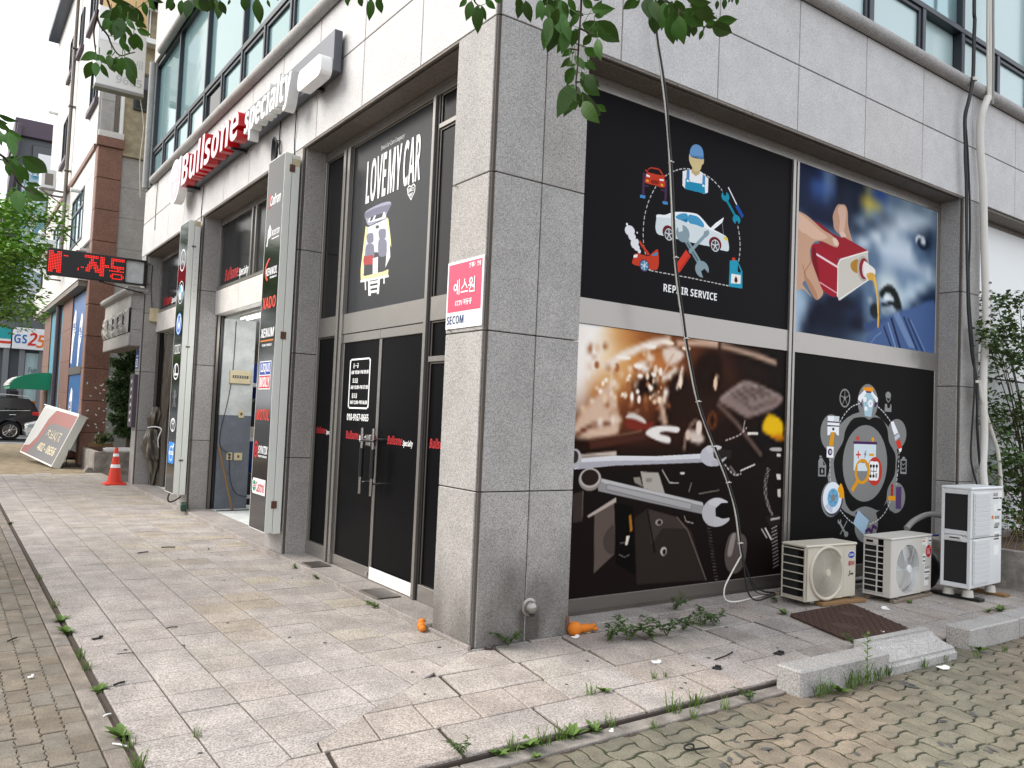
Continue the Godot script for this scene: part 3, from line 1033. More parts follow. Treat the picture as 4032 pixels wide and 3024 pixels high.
	part("drain_mouth", MB.new().at(0.487, 0.201, 0.036, 0, 0.55).lathe([Vector2(0.0, -0.003), Vector2(0.024, -0.003), Vector2(0.026, 0.003), Vector2(0.0, 0.003)], 14), M.dark_room, dc)

func awning_unit(par: Node, bs: Basis, og: Vector3, u0: float, u1: float, y0: float, y1: float, open: bool, pm: Material) -> void:   # small top-hung sash; u along the wall, w outward
	var b := MB.new()
	b.t = Transform3D(bs, og)
	for q in [[u0, y0, u0 + 0.05, y1], [u1 - 0.05, y0, u1, y1], [u0 + 0.05, y1 - 0.05, u1 - 0.05, y1], [u0 + 0.05, y0, u1 - 0.05, y0 + 0.05]]:
		b.box(V(q[0], q[1], -0.05), V(q[2], q[3], 0.03), 0.006)
	var w := part("sash", b, M.frame_dark, par)
	var p := MB.new()
	p.t = Transform3D(bs, og)
	p.box(V(u0 + 0.052, y0 + 0.052, -0.012), V(u1 - 0.052, y1 - 0.052, 0.0))
	part("pane", p, pm, w)

func upper_windows(o: Node) -> void:
	# left front: tall panes over small sashes
	var L := Transform3D(LEFT, V(0.09, 0, 0))
	var fl := MB.new(); fl.t = L
	var ups := [-12.40, -10.47, -8.53, -6.55, -4.60, -2.65, -0.66]
	fl.box(V(-12.4, 5.93, -0.06), V(-0.62, 5.99, 0.05), 0.006); fl.box(V(-12.4, 8.30, -0.06), V(-0.62, 8.36, 0.05), 0.006)
	for u in ups: fl.box(V(u - 0.03, 5.99, -0.06), V(u + 0.03, 8.30, 0.05), 0.006)
	for i in 6:
		fl.box(V(ups[i] + 0.03, 6.56, -0.06), V(ups[i + 1] - 0.03, 6.64, 0.05), 0.006)
		var m: float = (ups[i] + ups[i + 1]) * 0.5
		fl.box(V(m - 0.03, 5.99, -0.06), V(m + 0.03, 6.56, 0.05), 0.006)
	part("window_frame", fl, M.frame_dark, o)
	for i in 6:
		var p := MB.new(); p.t = L
		p.box(V(ups[i] + 0.032, 6.642, -0.03), V(ups[i + 1] - 0.032, 8.298, -0.02))
		part("window_pane", p, M.glass_teal, o)
		var m: float = (ups[i] + ups[i + 1]) * 0.5
		awning_unit(o, LEFT, L.origin, ups[i] + 0.032, m - 0.032, 5.992, 6.558, false, M.glass_teal if i != 2 else M.glass_dark)
		awning_unit(o, LEFT, L.origin, m + 0.032, ups[i + 1] - 0.032, 5.992, 6.558, false, M.glass_teal if i != 1 else M.glass_frosted)
	# right front
	var R := Transform3D(Basis(), V(0, 0, -0.09))
	var fr := MB.new(); fr.t = R
	var rs := [0.63, 1.86, 3.79, 4.80, 5.89, 6.80, 7.73, 8.66, 9.6, 10.6]
	fr.box(V(0.6, 5.93, -0.06), V(10.7, 5.99, 0.05), 0.006); fr.box(V(0.6, 8.3, -0.06), V(10.7, 8.36, 0.05), 0.006)
	for u in rs: fr.box(V(u - 0.035, 5.99, -0.06), V(u + 0.035, 6.53, 0.05), 0.006)
	for u in [0.63, 2.85, 4.8, 6.80, 8.66, 10.6]: fr.box(V(u - 0.035, 6.60, -0.06), V(u + 0.035, 8.30, 0.05), 0.006)
	fr.box(V(0.6, 6.53, -0.06), V(10.7, 6.60, 0.05), 0.006)
	part("window_frame", fr, M.frame_dark, o)
	var big := [0.63, 2.85, 4.8, 6.80, 8.66, 10.6]
	for i in 5:
		part("window_pane", MB.new().box(V(big[i] + 0.037, 6.602, -0.12), V(big[i + 1] - 0.037, 8.298, -0.11)), M.glass_frosted if i != 2 else M.glass_teal, o)
	for i in rs.size() - 1:
		if i == 4:   # one opening without its sash, boarded with clear sheet
			part("plastic_sheet", MB.new().box(V(rs[i] + 0.037, 5.992, -0.16), V(rs[i + 1] - 0.037, 6.528, -0.15)), M.glass_frosted, o)
		else:
			awning_unit(o, Basis(), R.origin, rs[i] + 0.037, rs[i + 1] - 0.037, 5.992, 6.528, false, M.glass_frosted)

func red_white(par: Node, xf: Transform3D, w: float, cut := 9) -> void:   # the shop's two-word film lettering
	var a := letters("lettering", "Bullsone".substr(0, cut), par, M.vinyl_red, xf * Transform3D(Basis(), V(0, 0, 0.001)), w * 0.58 * (1.0 if cut > 7 else 0.36), w * 0.17, 0.001, 0.12)
	if cut > 7:
		letters("lettering", "Specialty", par, M.vinyl_white, xf * Transform3D(Basis(), V(w * 0.61, -w * 0.035, 0.001)), w * 0.38, w * 0.14, 0.001, 0.2)

func door_bay(o: Node) -> void:
	var S: Material = M.steel
	var xa := 0.255
	var xb := 0.33
	# fixed frame
	bars(o, "window_frame", S, [
		[xa, 4.365, -3.78, xb, 4.43, -0.54], [xa, 0.053, -3.78, xb, 4.364, -3.742], [xa, 0.053, -0.58, xb, 4.364, -0.54],
		[xa - 0.02, 0.053, -3.225, xb, 4.364, -3.17], [xa - 0.02, 0.053, -3.118, xb, 4.364, -3.062], [xa - 0.02, 0.053, -1.33, xb, 4.364, -1.288],
		[xa, 2.402, -3.741, xb, 2.61, -3.226], [xa, 2.402, -3.061, xb, 2.61, -1.331], [xa, 2.402, -1.246, xb, 2.61, -0.581],
		[xa, 4.06, -1.246, xb, 4.102, -0.581], [xa, 2.055, -1.246, xb, 2.102, -0.581],
		[xa, 0.053, -3.741, xb, 0.196, -3.226], [xa, 0.053, -1.246, xb, 0.19, -0.581]])
	bars(o, "window_frame", M.black_plastic, [[xa + 0.01, 0.053, -3.169, xb, 4.364, -3.119], [xa + 0.005, 0.053, -1.287, xb, 4.364, -1.247]])
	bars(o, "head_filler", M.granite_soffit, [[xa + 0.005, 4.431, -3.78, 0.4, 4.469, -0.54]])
	# filmed panes
	for q in [[-3.741, -3.226, 2.611, 4.364], [-3.741, -3.226, 0.197, 2.401], [-3.061, -1.331, 2.611, 4.364], [-1.246, -0.581, 4.103, 4.364], [-1.246, -0.581, 2.611, 4.059], [-1.246, -0.581, 2.103, 2.401], [-1.246, -0.581, 0.191, 2.054]]:
		part("window_pane", MB.new().box(V(0.285, q[2], q[0]), V(0.295, q[3], q[1])), M.film_black if q[2] > 2.5 else M.film_door, o)
		bars(o, "glazing_bead", M.steel_dull, [[0.272, q[2], q[0], 0.284, q[3], q[0] + 0.016], [0.272, q[3] - 0.016, q[0] + 0.016, 0.284, q[3], q[1]]], 0.002)
	# the two door leaves
	for s in 2:
		var z0: float = [-3.060, -2.196][s]
		var z1: float = [-2.204, -1.334][s]
		var d := part("door", MB.new().box(V(0.28, 0.16, z0 + 0.02), V(0.29, 2.31, z1 - 0.02)), M.film_door, o, ["left glazed door leaf with opening hours", "right glazed door leaf with a film strip along its foot"][s])
		bars(d, "rail", S, [[0.262, 2.31, z0, 0.308, 2.398, z1], [0.262, 0.058, z0, 0.308, 0.158, z1]], 0.004)
		bars(d, "stile", S, [[0.27, 0.159, z0, 0.30, 2.309, z0 + 0.02], [0.27, 0.159, z1 - 0.02, 0.30, 2.309, z1]], 0.003)
		var hz: float = [-2.325, -2.085][s]
		var h := MB.new().tube([V(0.19, 0.84, hz), V(0.19, 1.46, hz)], 0.016, 12)
		for y in [0.95, 1.36]: h.tube([V(0.19, y, hz), V(0.28, y, hz)], 0.009, 8)
		part("handle", h, M.steel_bright, d)
		part("grip", MB.new().tube([V(0.19, 1.0, hz), V(0.19, 1.27, hz)], 0.021, 12), M.black_plastic, d)
		if s == 0:
			for hinge in [V(0.255, 0.1, -2.24)]:
				part("lock", MB.new().box(hinge + V(-0.004, -0.02, -0.02), hinge + V(0.008, 0.02, 0.02), 0.004), M.steel_bright, d)
			var xf := Transform3D(LEFT, V(0.279, 0, 0))
			var fr := MB.new(); fr.t = xf
			for q in [[-2.89, 1.665, -2.87, 2.115], [-2.43, 1.665, -2.41, 2.115], [-2.86, 2.125, -2.44, 2.141], [-2.86, 1.639, -2.44, 1.655]]: fr.box(V(q[0], q[1], 0.001), V(q[2], q[3], 0.002))
			for q in [[-2.875, 2.117, 0.02], [-2.425, 2.117, 0.02], [-2.875, 1.663, 0.02], [-2.425, 1.663, 0.02]]: fr.box(V(q[0] - 0.012, q[1] - 0.012, 0.001), V(q[0] + 0.012, q[1] + 0.012, 0.0018))
			part("lettering", fr, M.vinyl_white, d)
			for r in 3:
				var y: float = [1.985, 1.835, 1.685][r]
				letters("lettering", ["AM 10:00~PM 09:00", "AM 10:00~PM 07:00", "AM 12:00~PM 06:00"][r], d, M.vinyl_white, xf * Transform3D(Basis(), V(-2.845, y, 0.001)), 0.40, 0.037, 0.001)
				strokes("lettering", [["0.5,0.5", "o0.5,0.7,0.22|0.1,0.35,0.9,0.35|0.5,0.35,0.5,0.2|0.2,0.05,0.8,0.05|0.2,0.05,0.2,0.18", "0.1,0.5,0.9,0.5", "0.15,0.9,0.85,0.9,0.8,0.55|0.05,0.5,0.95,0.5|0.25,0.1,0.75,0.1,0.75,0.35,0.25,0.35,0.25,0.1"],
					["0.4,0.5", "0.2,0.9,0.8,0.9|0.2,0.65,0.8,0.65|0.2,0.9,0.2,0.4,0.8,0.4|0.5,0.4,0.5,0.2|0.05,0.15,0.95,0.15", "o0.5,0.7,0.22|0.35,0.45,0.35,0.2|0.65,0.45,0.65,0.2|0.05,0.15,0.95,0.15", "o0.35,0.75,0.2|0.8,0.95,0.8,0.5|0.2,0.4,0.8,0.4,0.8,0.22,0.2,0.22,0.2,0.05,0.8,0.05"],
					["0.4,0.5", "o0.35,0.75,0.2|0.8,0.95,0.8,0.5|0.2,0.4,0.8,0.4,0.8,0.22,0.2,0.22,0.2,0.05,0.8,0.05", "o0.5,0.7,0.22|0.35,0.45,0.35,0.2|0.65,0.45,0.65,0.2|0.05,0.15,0.95,0.15", "o0.35,0.75,0.2|0.8,0.95,0.8,0.5|0.2,0.4,0.8,0.4,0.8,0.22,0.2,0.22,0.2,0.05,0.8,0.05"]][r], d, M.vinyl_white, xf * Transform3D(Basis(), V(-2.85, y + 0.06, 0.001)), 0.04, 0.05, 0.11)
			letters("lettering", "010-9167-0665", d, M.vinyl_white, xf * Transform3D(Basis(), V(-2.90, 1.52, 0.001)), 0.50, 0.07, 0.001)
			red_white(d, Transform3D(LEFT, V(0.279, 1.335, -2.90)), 0.50)
			part("lock_case", MB.new().box(V(0.20, 1.29, -2.285), V(0.262, 1.40, -2.19), 0.01), M.steel_bright, d)
			part("lock_bolt", MB.new().tube([V(0.185, 1.345, -2.33), V(0.185, 1.345, -2.05)], 0.012, 8), M.black_plastic, d)
		else:
			red_white(d, Transform3D(LEFT, V(0.279, 1.325, -1.97)), 0.48)
			var fs := part("protective_film", MB.new().box(V(0.2585, 0.062, z0 + 0.01), V(0.261, 0.175, z1 - 0.004)), M.paper, d, "white protective film with repeated grey print")
			for k in 5: letters("lettering", "STEEL STEEL", fs, M.box_grey, Transform3D(LEFT * Basis(V(0, 0, 1), -PI / 2 + 0.25), V(0.2575, 0.165, z0 + 0.1 + 0.165 * k)), 0.10, 0.015, 0.001)
	red_white(o, Transform3D(LEFT, V(0.284, 1.36, -3.70)), 0.44)
	red_white(o, Transform3D(LEFT, V(0.284, 1.33, -1.20)), 0.5)
	bars(o, "floor_spring_plate", M.steel_dull, [[-0.01, 0.053, -3.20, 0.20, 0.062, -2.92], [-0.02, 0.053, -1.78, 0.2, 0.064, -1.42]])
	# art film on the big pane over the doors
	var cv := Cv.new(-3061, 2611, -1331, 4364, 0.5, "#24262a")
	art_van(cv)
	var am := StandardMaterial3D.new()
	am.resource_name = "art_film"
	am.albedo_texture = cv.tex()
	am.roughness = 0.22
	am.metallic_specular = 0.4
	var ab := MB.new()
	ab.quad(V(0.283, 2.611, -3.061), V(0.283, 2.611, -1.331), V(0.283, 4.364, -1.331), V(0.283, 4.364, -3.061))
	var af := solo("window_graphic", ab, am, "charcoal film over the double doors printed with a hatchback van and slogan", "window film")
	var xt := Transform3D(LEFT, V(0.281, 0, 0))
	var row := [["LOVE", -2.72, 0.44], ["MY", -2.235, 0.27], ["CAR", -1.925, 0.33]]
	for q in row: letters("lettering", q[0], af, M.vinyl_white, xt * Transform3D(Basis(), V(q[1], 3.70, 0.001)), q[2], 0.43, 0.001)
	letters("lettering", "Total Car Care Company", af, M.vinyl_white, xt * Transform3D(Basis(), V(-2.43, 4.16, 0.001)), 0.50, 0.055, 0.001, 0.25, true, false)
	letters("lettering", "SINCE", af, M.vinyl_white, xt * Transform3D(Basis(), V(-1.806, 3.625, 0.001)), 0.105, 0.034, 0.001)
	letters("lettering", "1997", af, M.vinyl_white, xt * Transform3D(Basis(), V(-1.792, 3.578, 0.001)), 0.075, 0.034, 0.001)

func workshop_bays(o: Node) -> void:
	var S: Material = M.steel
	for s in 2:
		var za: float = [-7.94, -12.10][s]
		var zb: float = [-4.40, -8.55][s]
		var mu: float = za + [1.60, 1.60][s]
		bars(o, "window_frame", S, [[0.26, 4.365, za, 0.33, 4.43, zb], [0.26, 3.37, za, 0.33, 3.425, zb], [0.26, 3.426, za, 0.33, 4.364, za + 0.035], [0.26, 3.426, zb - 0.035, 0.33, 4.364, zb], [0.25, 3.426, mu - 0.02, 0.33, 4.364, mu + 0.03], [0.25, 3.426, mu + 0.15, 0.33, 4.364, mu + 0.19]])
		bars(o, "window_frame", M.black_plastic, [[0.27, 3.426, mu + 0.031, 0.33, 4.364, mu + 0.149]])
		bars(o, "head_filler", M.granite_soffit, [[0.265, 4.431, za, 0.4, 4.469, zb]])
		for q in [[za + 0.036, mu - 0.021], [mu + 0.191, zb - 0.036]]:
			part("window_pane", MB.new().box(V(0.285, 3.426, q[0]), V(0.295, 4.364, q[1])), M.film_black, o)
		red_white(o, Transform3D(LEFT, V(0.284, 3.48, za + [0.33, 0.45][s])), [1.12, 1.0][s])
		for k in 3:
			var q0: float = lerpf(za, zb, k / 3.0)
			var q1: float = lerpf(za, zb, (k + 1) / 3.0)
			gpanel(o, V(0.25, 3.0, q0 + 0.002), V(0.40, 3.366, q1 - 0.002), M.white_granite, 0.96, 1.04, 0.004, "beam_panel")
		# shutter guides
		bars(o, "shutter_guide", M.steel_dull, [[0.292, 0.053, za + 0.002, 0.33, 2.998, za + 0.05], [0.292, 0.053, zb - 0.05, 0.33, 2.998, zb - 0.002]])
		bars(o, "shutter_guide", M.black_plastic, [[0.345, 0.053, za + 0.004, 0.38, 2.998, za + 0.04], [0.345, 0.053, zb - 0.04, 0.38, 2.998, zb - 0.004]])
	# the workshop inside: painted floor, ceiling and walls
	var fl := MB.new().box(V(0.341, -0.05, -12.5), V(6.0, 0.048, -4.36))
	part("workshop_floor", fl, M.white_plaster, o)
	part("workshop_ceiling", MB.new().box(V(0.41, 2.96, -12.5), V(6.0, 3.1, -4.37)), M.white_plaster, o)
	part("workshop_wall", MB.new().box(V(5.9, 0.048, -12.5), V(6.0, 2.96, -4.36)), M.white_plaster, o)
	part("workshop_wall", MB.new().box(V(0.42, 0.048, -4.355), V(5.9, 2.96, -4.3)), M.white_plaster, o)
	part("workshop_wall", MB.new().box(V(0.40, 3.1, -12.5), V(0.42, 4.5, -4.3)), M.core, o)
	var pw := part("partition_wall", MB.new().box(V(0.39, 1.48, -7.98), V(0.872, 2.96, -7.87)), M.white_plaster, o)
	part("painted_dado", MB.new().box(V(0.39, 0.049, -7.98), V(0.872, 1.479, -7.869)), M.grey_paint, pw)
	for k in 2:
		var t := thing("fluorescent_lamp", ["lit ceiling tube lamp nearer the workshop opening", "lit ceiling tube lamp deeper inside the workshop"][k], "lamp", V(0.47 + 0.09 * k, 2.93, -6.75), 0, "tube lamps on the workshop ceiling")
		part("housing", MB.new().box(V(-0.02, 0.0, -0.6), V(0.02, 0.028, 0.6), 0.004), M.white_paint, t)
		var em := mat("lit_tube", "#ffffff", 0.4)
		em.emission_enabled = true
		em.emission = Color(1, 0.98, 0.95)
		em.emission_energy_multiplier = 1.6
		part("tube", MB.new().tube([V(0, -0.014, -0.58), V(0, -0.014, 0.58)], 0.013, 10), em, t)
	var lamp := OmniLight3D.new()
	lamp.name = "workshop_light"
	add_child(lamp)
	lamp.position = V(0.75, 2.8, -6.75)
	lamp.light_energy = 0.7
	lamp.light_size = 0.3
	lamp.omni_range = 9.0
	lamp.omni_attenuation = 2.0
	lamp.shadow_enabled = true

func poster(n: String, x0: float, y0: float, x1: float, y1: float, bg: String, draw: Callable, label: String, rough := 0.5, res := 0.7) -> MeshInstance3D:
	var cv := Cv.new(x0 * 1000, y0 * 1000, x1 * 1000, y1 * 1000, res, bg)
	draw.call(cv)
	var m := StandardMaterial3D.new()
	m.resource_name = n
	m.albedo_texture = cv.tex()
	m.roughness = rough
	m.metallic_specular = 0.12
	var b := MB.new()
	b.quad(V(x0, y0, -0.262), V(x1, y0, -0.262), V(x1, y1, -0.262), V(x0, y1, -0.262))
	return solo("window_poster", b, m, label, "poster", Vector3.ZERO, "window posters on the side front")

func right_bay(o: Node) -> void:
	var S: Material = M.steel
	bars(o, "window_frame", S, [
		[0.865, 4.348, -0.33, 6.767, 4.41, -0.255], [0.865, 0.053, -0.33, 0.95, 4.347, -0.255], [6.685, 0.053, -0.33, 6.767, 4.347, -0.255],
		[3.795, 0.053, -0.33, 3.838, 4.347, -0.235], [3.860, 0.053, -0.33, 3.892, 4.347, -0.235],
		[0.951, 2.40, -0.33, 3.794, 2.612, -0.25], [3.893, 2.40, -0.33, 6.684, 2.612, -0.25]])
	bars(o, "window_frame", M.steel_dull, [[0.951, 0.085, -0.33, 3.794, 0.19, -0.245], [3.893, 0.085, -0.33, 6.684, 0.19, -0.245], [0.951, 0.053, -0.33, 6.684, 0.084, -0.27]])
	bars(o, "window_frame", M.black_plastic, [[3.839, 0.053, -0.33, 3.859, 4.347, -0.26]])
	bars(o, "head_filler", M.granite_soffit, [[0.865, 4.411, -0.42, 6.767, 4.469, -0.265]])
	for q in [[0.951, 2.613, 3.794, 4.347], [0.951, 0.191, 3.794, 2.399], [3.893, 2.613, 6.684, 4.347], [3.893, 0.191, 6.684, 2.399]]:
		part("window_pane", MB.new().box(V(q[0], q[1], -0.28), V(q[2], q[3], -0.268)), M.film_door, o)
	# posters filling the four panes
	var p1 := poster("poster_repair", 0.951, 2.613, 3.794, 4.347, "#1c1b1d", art_repair, "black window poster of repair icons in a dashed ring, over the engine photo")
	letters("lettering", "REPAIR SERVICE", p1, M.vinyl_white, Transform3D(Basis(), V(2.022, 2.778, -0.2615)), 0.70, 0.068, 0.001)
	poster("poster_oil", 3.893, 2.613, 6.684, 4.347, "#5d7590", art_oil, "blue photo poster of hands pouring oil from a red can into an engine", 0.35)
	poster("poster_engine", 0.951, 0.191, 3.794, 2.399, "#1d1614", art_engine, "brown photo poster of two steel spanners lying on a car engine", 0.4)
	var p4 := poster("poster_gear", 3.893, 0.191, 6.684, 2.399, "#1a1919", art_gear, "black window poster of a grey gear ring with car part icons behind the air conditioners")
	letters("lettering", "R", p4, M.black_plastic, Transform3D(Basis(), V(5.455, 1.122, -0.2615)), 0.035, 0.05, 0.001)
	# next bay: white boarding above a pale block wall
	part("white_board", MB.new().box(V(7.233, 2.42, -0.33), V(12, 4.41, -0.27)), M.white_boarding, o)
	part("head_filler", MB.new().box(V(7.233, 4.411, -0.42), V(12, 4.469, -0.26)), M.granite_soffit, o)
	for k in 4:
		part("wall_block", MB.new().box(V(7.233, -0.05 + 0.612 * k, -0.33), V(12, 0.557 + 0.612 * k, -0.25), 0.004), M.white_plaster, o)
	part("wall_core", MB.new().box(V(7.2, -0.05, -0.6), V(12, 4.53, -0.335)), M.core, o)

# ---------------------------------------------------------------- signs on the building
func emblem(par: Node, polys: Array, m: Material, xf: Transform3D, d := 0.0015) -> void:
	var b := MB.new(); b.t = xf
	for p in polys: b.prism(p, 0.0, d)
	part("emblem", b, m, par)

func annulus(par: Node, rx: float, ry: float, w: float, m: Material, xf: Transform3D, d := 0.0015) -> void:
	var b := MB.new(); b.t = xf
	var n := 40
	for i in n:
		var a := TAU * i / n
		var e := TAU * (i + 1) / n
		var o0 := V(rx * cos(a), ry * sin(a), d)
		var o1 := V(rx * cos(e), ry * sin(e), d)
		var i0 := V((rx - w) * cos(a), (ry - w) * sin(a), d)
		var i1 := V((rx - w) * cos(e), (ry - w) * sin(e), d)
		b.quad(o0, o1, i1, i0)
	part("emblem", b, m, par)

func build_signs() -> void:
	# fascia sign: long grey box with raised letters
	var f := thing("fascia_sign", "long grey shop sign with raised red and white letters above the openings", "shop sign", V(0, 5.19, -5.74))
	part("backing_box", MB.new().box(V(-0.115, -0.21, -2.86), V(-0.03, 0.21, 2.965), 0.004), M.sign_grey, f)
	for z in [-2.5, -0.15, 2.45]: part("bracket", MB.new().box(V(-0.2, -0.245, z - 0.03), V(0, -0.212, z + 0.03), 0.004), M.black_plastic, f)
	var xf := Transform3D(LEFT, V(-0.116, 0, 0))
	letters("letter_body", "Bullsone", f, M.letter_red, xf * Transform3D(Basis(), V(-2.62, -0.22, 0)), 2.9, 0.50, 0.14, 0.1)
	letters("letter_face", "Bullsone", f, M.letter_pink, xf * Transform3D(Basis(), V(-2.612, -0.214, 0.1405)), 2.885, 0.488, 0.004, 0.1)
	letters("letter_body", "specialty", f, M.white_paint, xf * Transform3D(Basis(), V(0.44, -0.335, 0)), 1.62, 0.48, 0.11, 0.1)
	letters("letter_face", "specialty", f, M.white_gloss, xf * Transform3D(Basis(), V(0.447, -0.331, 0.1105)), 1.605, 0.472, 0.004, 0.1, false, true)
	var wb := MB.new(); wb.t = Transform3D(LEFT, V(-0.116, -0.165, 2.63))
	var rr := PackedVector2Array()
	for q in [[0.24, 0.03, 0.0], [-0.24, 0.03, 90.0], [-0.24, -0.03, 180.0], [0.24, -0.03, 270.0]]:
		for k in 5:
			var a := deg_to_rad(q[2] + 22.5 * k)
			rr.append(Vector2(q[0] + 0.08 * cos(a), q[1] + 0.08 * sin(a)))
	wb.prism(rr, 0.0, 0.12)
	part("blank_light_box", wb, M.white_gloss, f)
	var dx := Transform3D(LEFT, V(-0.117, -0.02, -3.13))
	var db := MB.new(); db.t = dx
	db.prism(ring2(0.37, 0.35, 40), 0.0, 0.13)
	db.prism(p2([0.12, 0.28, 0.34, 0.34, 0.36, 0.12, 0.2, 0.05]), 0.0, 0.128)
	part("round_emblem", db, M.white_gloss, f)
	annulus(f, 0.31, 0.30, 0.3, mat("emblem_pink", "#eab0b8", 0.4), Transform3D(LEFT, V(-0.2475, -0.02, -3.13)))
	letters("lettering", "LO", f, M.white_gloss, Transform3D(LEFT, V(-0.249, 0.0, -3.29)), 0.3, 0.16, 0.002)
	letters("lettering", "O", f, M.white_gloss, Transform3D(LEFT, V(-0.249, -0.22, -3.14)), 0.14, 0.16, 0.002)
	# two upright folding sign boxes on the pillars
	for s in 2:
		var zc: float = [-4.06, -8.2][s]
		var o := thing("upright_sign", ["tall black sign box of oil makers' names between door bay and workshop opening", "tall black sign box of round car emblems on the farther pillar"][s], "sign box", V(0, 0.28, zc), 0, "upright sign boxes on the pillars")
		part("front_case", MB.new().box(V(-0.195, 0.0, -0.27), V(-0.118, 4.115, 0.27), 0.004), M.box_grey, o)
		part("rear_case", MB.new().box(V(-0.112, -0.012, -0.27), V(-0.028, 4.10, 0.27), 0.004), M.box_grey, o)
		part("mount", MB.new().box(V(-0.03, 0.5, -0.16), V(0.0, 3.9, 0.16)), M.steel_dull, o)
		for y in ([3.95, 2.12, 0.30] if s == 0 else [3.72, 2.2, 0.5]):
			part("hinge" if s == 0 else "latch", MB.new().box(V(-0.145, y - (0.04 if s == 0 else 0.012), 0.27), V(-0.085, y + (0.04 if s == 0 else 0.012), 0.279), 0.002), M.rust_orange if s == 0 else M.steel_dull, o)
		if s == 0: part("tape", MB.new().box(V(-0.113, 3.98, 0.2705), V(-0.03, 4.06, 0.2725)), M.cream, o)
		else: part("tape", MB.new().box(V(-0.113, 4.03, 0.2705), V(-0.03, 4.11, 0.2725)), M.cream, o)
		var rim := MB.new()
		rim.box(V(-0.199, 0.0, -0.27), V(-0.1955, 4.115, -0.262)); rim.box(V(-0.199, 0.0, 0.262), V(-0.1955, 4.115, 0.27))
		rim.box(V(-0.199, 0.0, -0.262), V(-0.1955, 0.008, 0.262)); rim.box(V(-0.199, 4.107, -0.262), V(-0.1955, 4.115, 0.262))
		part("rim", rim, M.white_paint, o)
		var face := mat("sign_face", "#101012", 0.1)
		face.metallic_specular = 0.7
		var fc := part("sign_face", MB.new().box(V(-0.198, 0.008, -0.262), V(-0.1956, 4.107, 0.262)), face, o)
		var X := Transform3D(LEFT, V(-0.1985, -0.28, 0))
		var at := func(u: float, y: float) -> Transform3D: return X * Transform3D(Basis(), V(u, y, 0.0005))
		if s == 0:
			letters("lettering", "Cofran", o, M.vinyl_white, at.call(-0.15, 3.87), 0.33, 0.12, 0.001, 0.2)
			emblem(o, [p2([-0.2, 3.85, -0.15, 3.85, -0.12, 4.0, -0.17, 4.0])], M.vinyl_red, X)
			letters("lettering", "BOOSTER", o, M.vinyl_white, at.call(-0.04, 3.52), 0.25, 0.06, 0.001, 0.2)
			emblem(o, [p2([-0.03, 3.48, 0.2, 3.48, 0.2, 3.49, -0.03, 3.49]), p2([-0.2, 3.42, -0.17, 3.42, -0.15, 3.5, -0.07, 3.52, -0.06, 3.6, -0.11, 3.66, -0.16, 3.6, -0.17, 3.52])], M.vinyl_white, X)
			letters("lettering", "KENNOL", o, M.vinyl_white, at.call(-0.17, 3.08), 0.37, 0.085, 0.001, 0.2)
			letters("lettering", "PERFORMANCE OIL", o, M.vinyl_white, at.call(-0.02, 3.04), 0.22, 0.022, 0.001, 0.1)
			var arc := PackedVector2Array()
			for k in 12: arc.append(Vector2(0.1 - 0.3 * cos(-0.75 + 1.7 * k / 11.0), 3.14 + 0.17 * sin(-0.75 + 1.7 * k / 11.0)))
			for k in 12: arc.append(Vector2(0.12 - 0.28 * cos(-0.75 + 1.7 * (11 - k) / 11.0), 3.14 + 0.155 * sin(-0.75 + 1.7 * (11 - k) / 11.0)))
			emblem(o, [arc], M.cone_orange, X)
			letters("lettering", "XADO", o, M.cone_orange, at.call(-0.215, 2.71), 0.43, 0.13, 0.001)
			letters("lettering", "XENUM", o, M.vinyl_white, at.call(-0.22, 2.39), 0.42, 0.10, 0.001, 0.15)
			letters("lettering", "TECHNIC CHEMICALS", o, M.vinyl_white, at.call(-0.16, 2.29), 0.32, 0.025, 0.001)
			emblem(o, [p2([-0.22, 2.345, 0.21, 2.345, 0.21, 2.36, -0.22, 2.36])], M.foam_orange, X)
			emblem(o, [p2([-0.195, 1.815, 0.185, 1.815, 0.185, 2.125, -0.195, 2.125])], M.vinyl_white, X, 0.001)
			emblem(o, [p2([-0.185, 1.975, 0.175, 1.975, 0.175, 2.115, -0.185, 2.115])], M.blue, X, 0.0016)
			emblem(o, [p2([-0.185, 1.825, 0.175, 1.825, 0.175, 1.965, -0.185, 1.965])], M.letter_red, X, 0.0016)
			letters("lettering", "LIQUI", o, M.vinyl_white, at.call(-0.15, 1.985), 0.30, 0.115, 0.002)
			letters("lettering", "MOLY", o, M.vinyl_white, at.call(-0.16, 1.84), 0.32, 0.11, 0.002)
			letters("lettering", "MOTUL", o, M.cone_orange, at.call(-0.215, 1.475), 0.42, 0.12, 0.001, 0.08)
			letters("lettering", "SYNTIX", o, M.vinyl_white, at.call(-0.085, 1.11), 0.30, 0.085, 0.001, 0.1)
			letters("lettering", "SYNTHETIC LUBRICANTS", o, M.vinyl_white, at.call(-0.085, 1.07), 0.29, 0.022, 0.001)
			annulus(o, 0.075, 0.095, 0.03, M.letter_red, X * Transform3D(Basis(), V(-0.165, 1.15, 0)))
			annulus(o, 0.03, 0.04, 0.026, M.letter_red, X * Transform3D(Basis(), V(-0.165, 1.15, 0)))
			emblem(o, [p2([-0.225, 0.70, -0.2, 0.665, 0.21, 0.665, 0.21, 0.835, -0.2, 0.835, -0.225, 0.80])], M.vinyl_white, X, 0.001)
			letters("lettering", "Castrol", o, M.letter_red, at.call(-0.10, 0.69), 0.27, 0.12, 0.0016, 0.06)
			annulus(o, 0.052, 0.06, 0.052, M.green_awning, X * Transform3D(Basis(), V(-0.155, 0.75, 0.0003)))
			emblem(o, [p2([-0.205, 0.735, -0.11, 0.735, -0.11, 0.765, -0.205, 0.765])], M.vinyl_white, X, 0.0024)
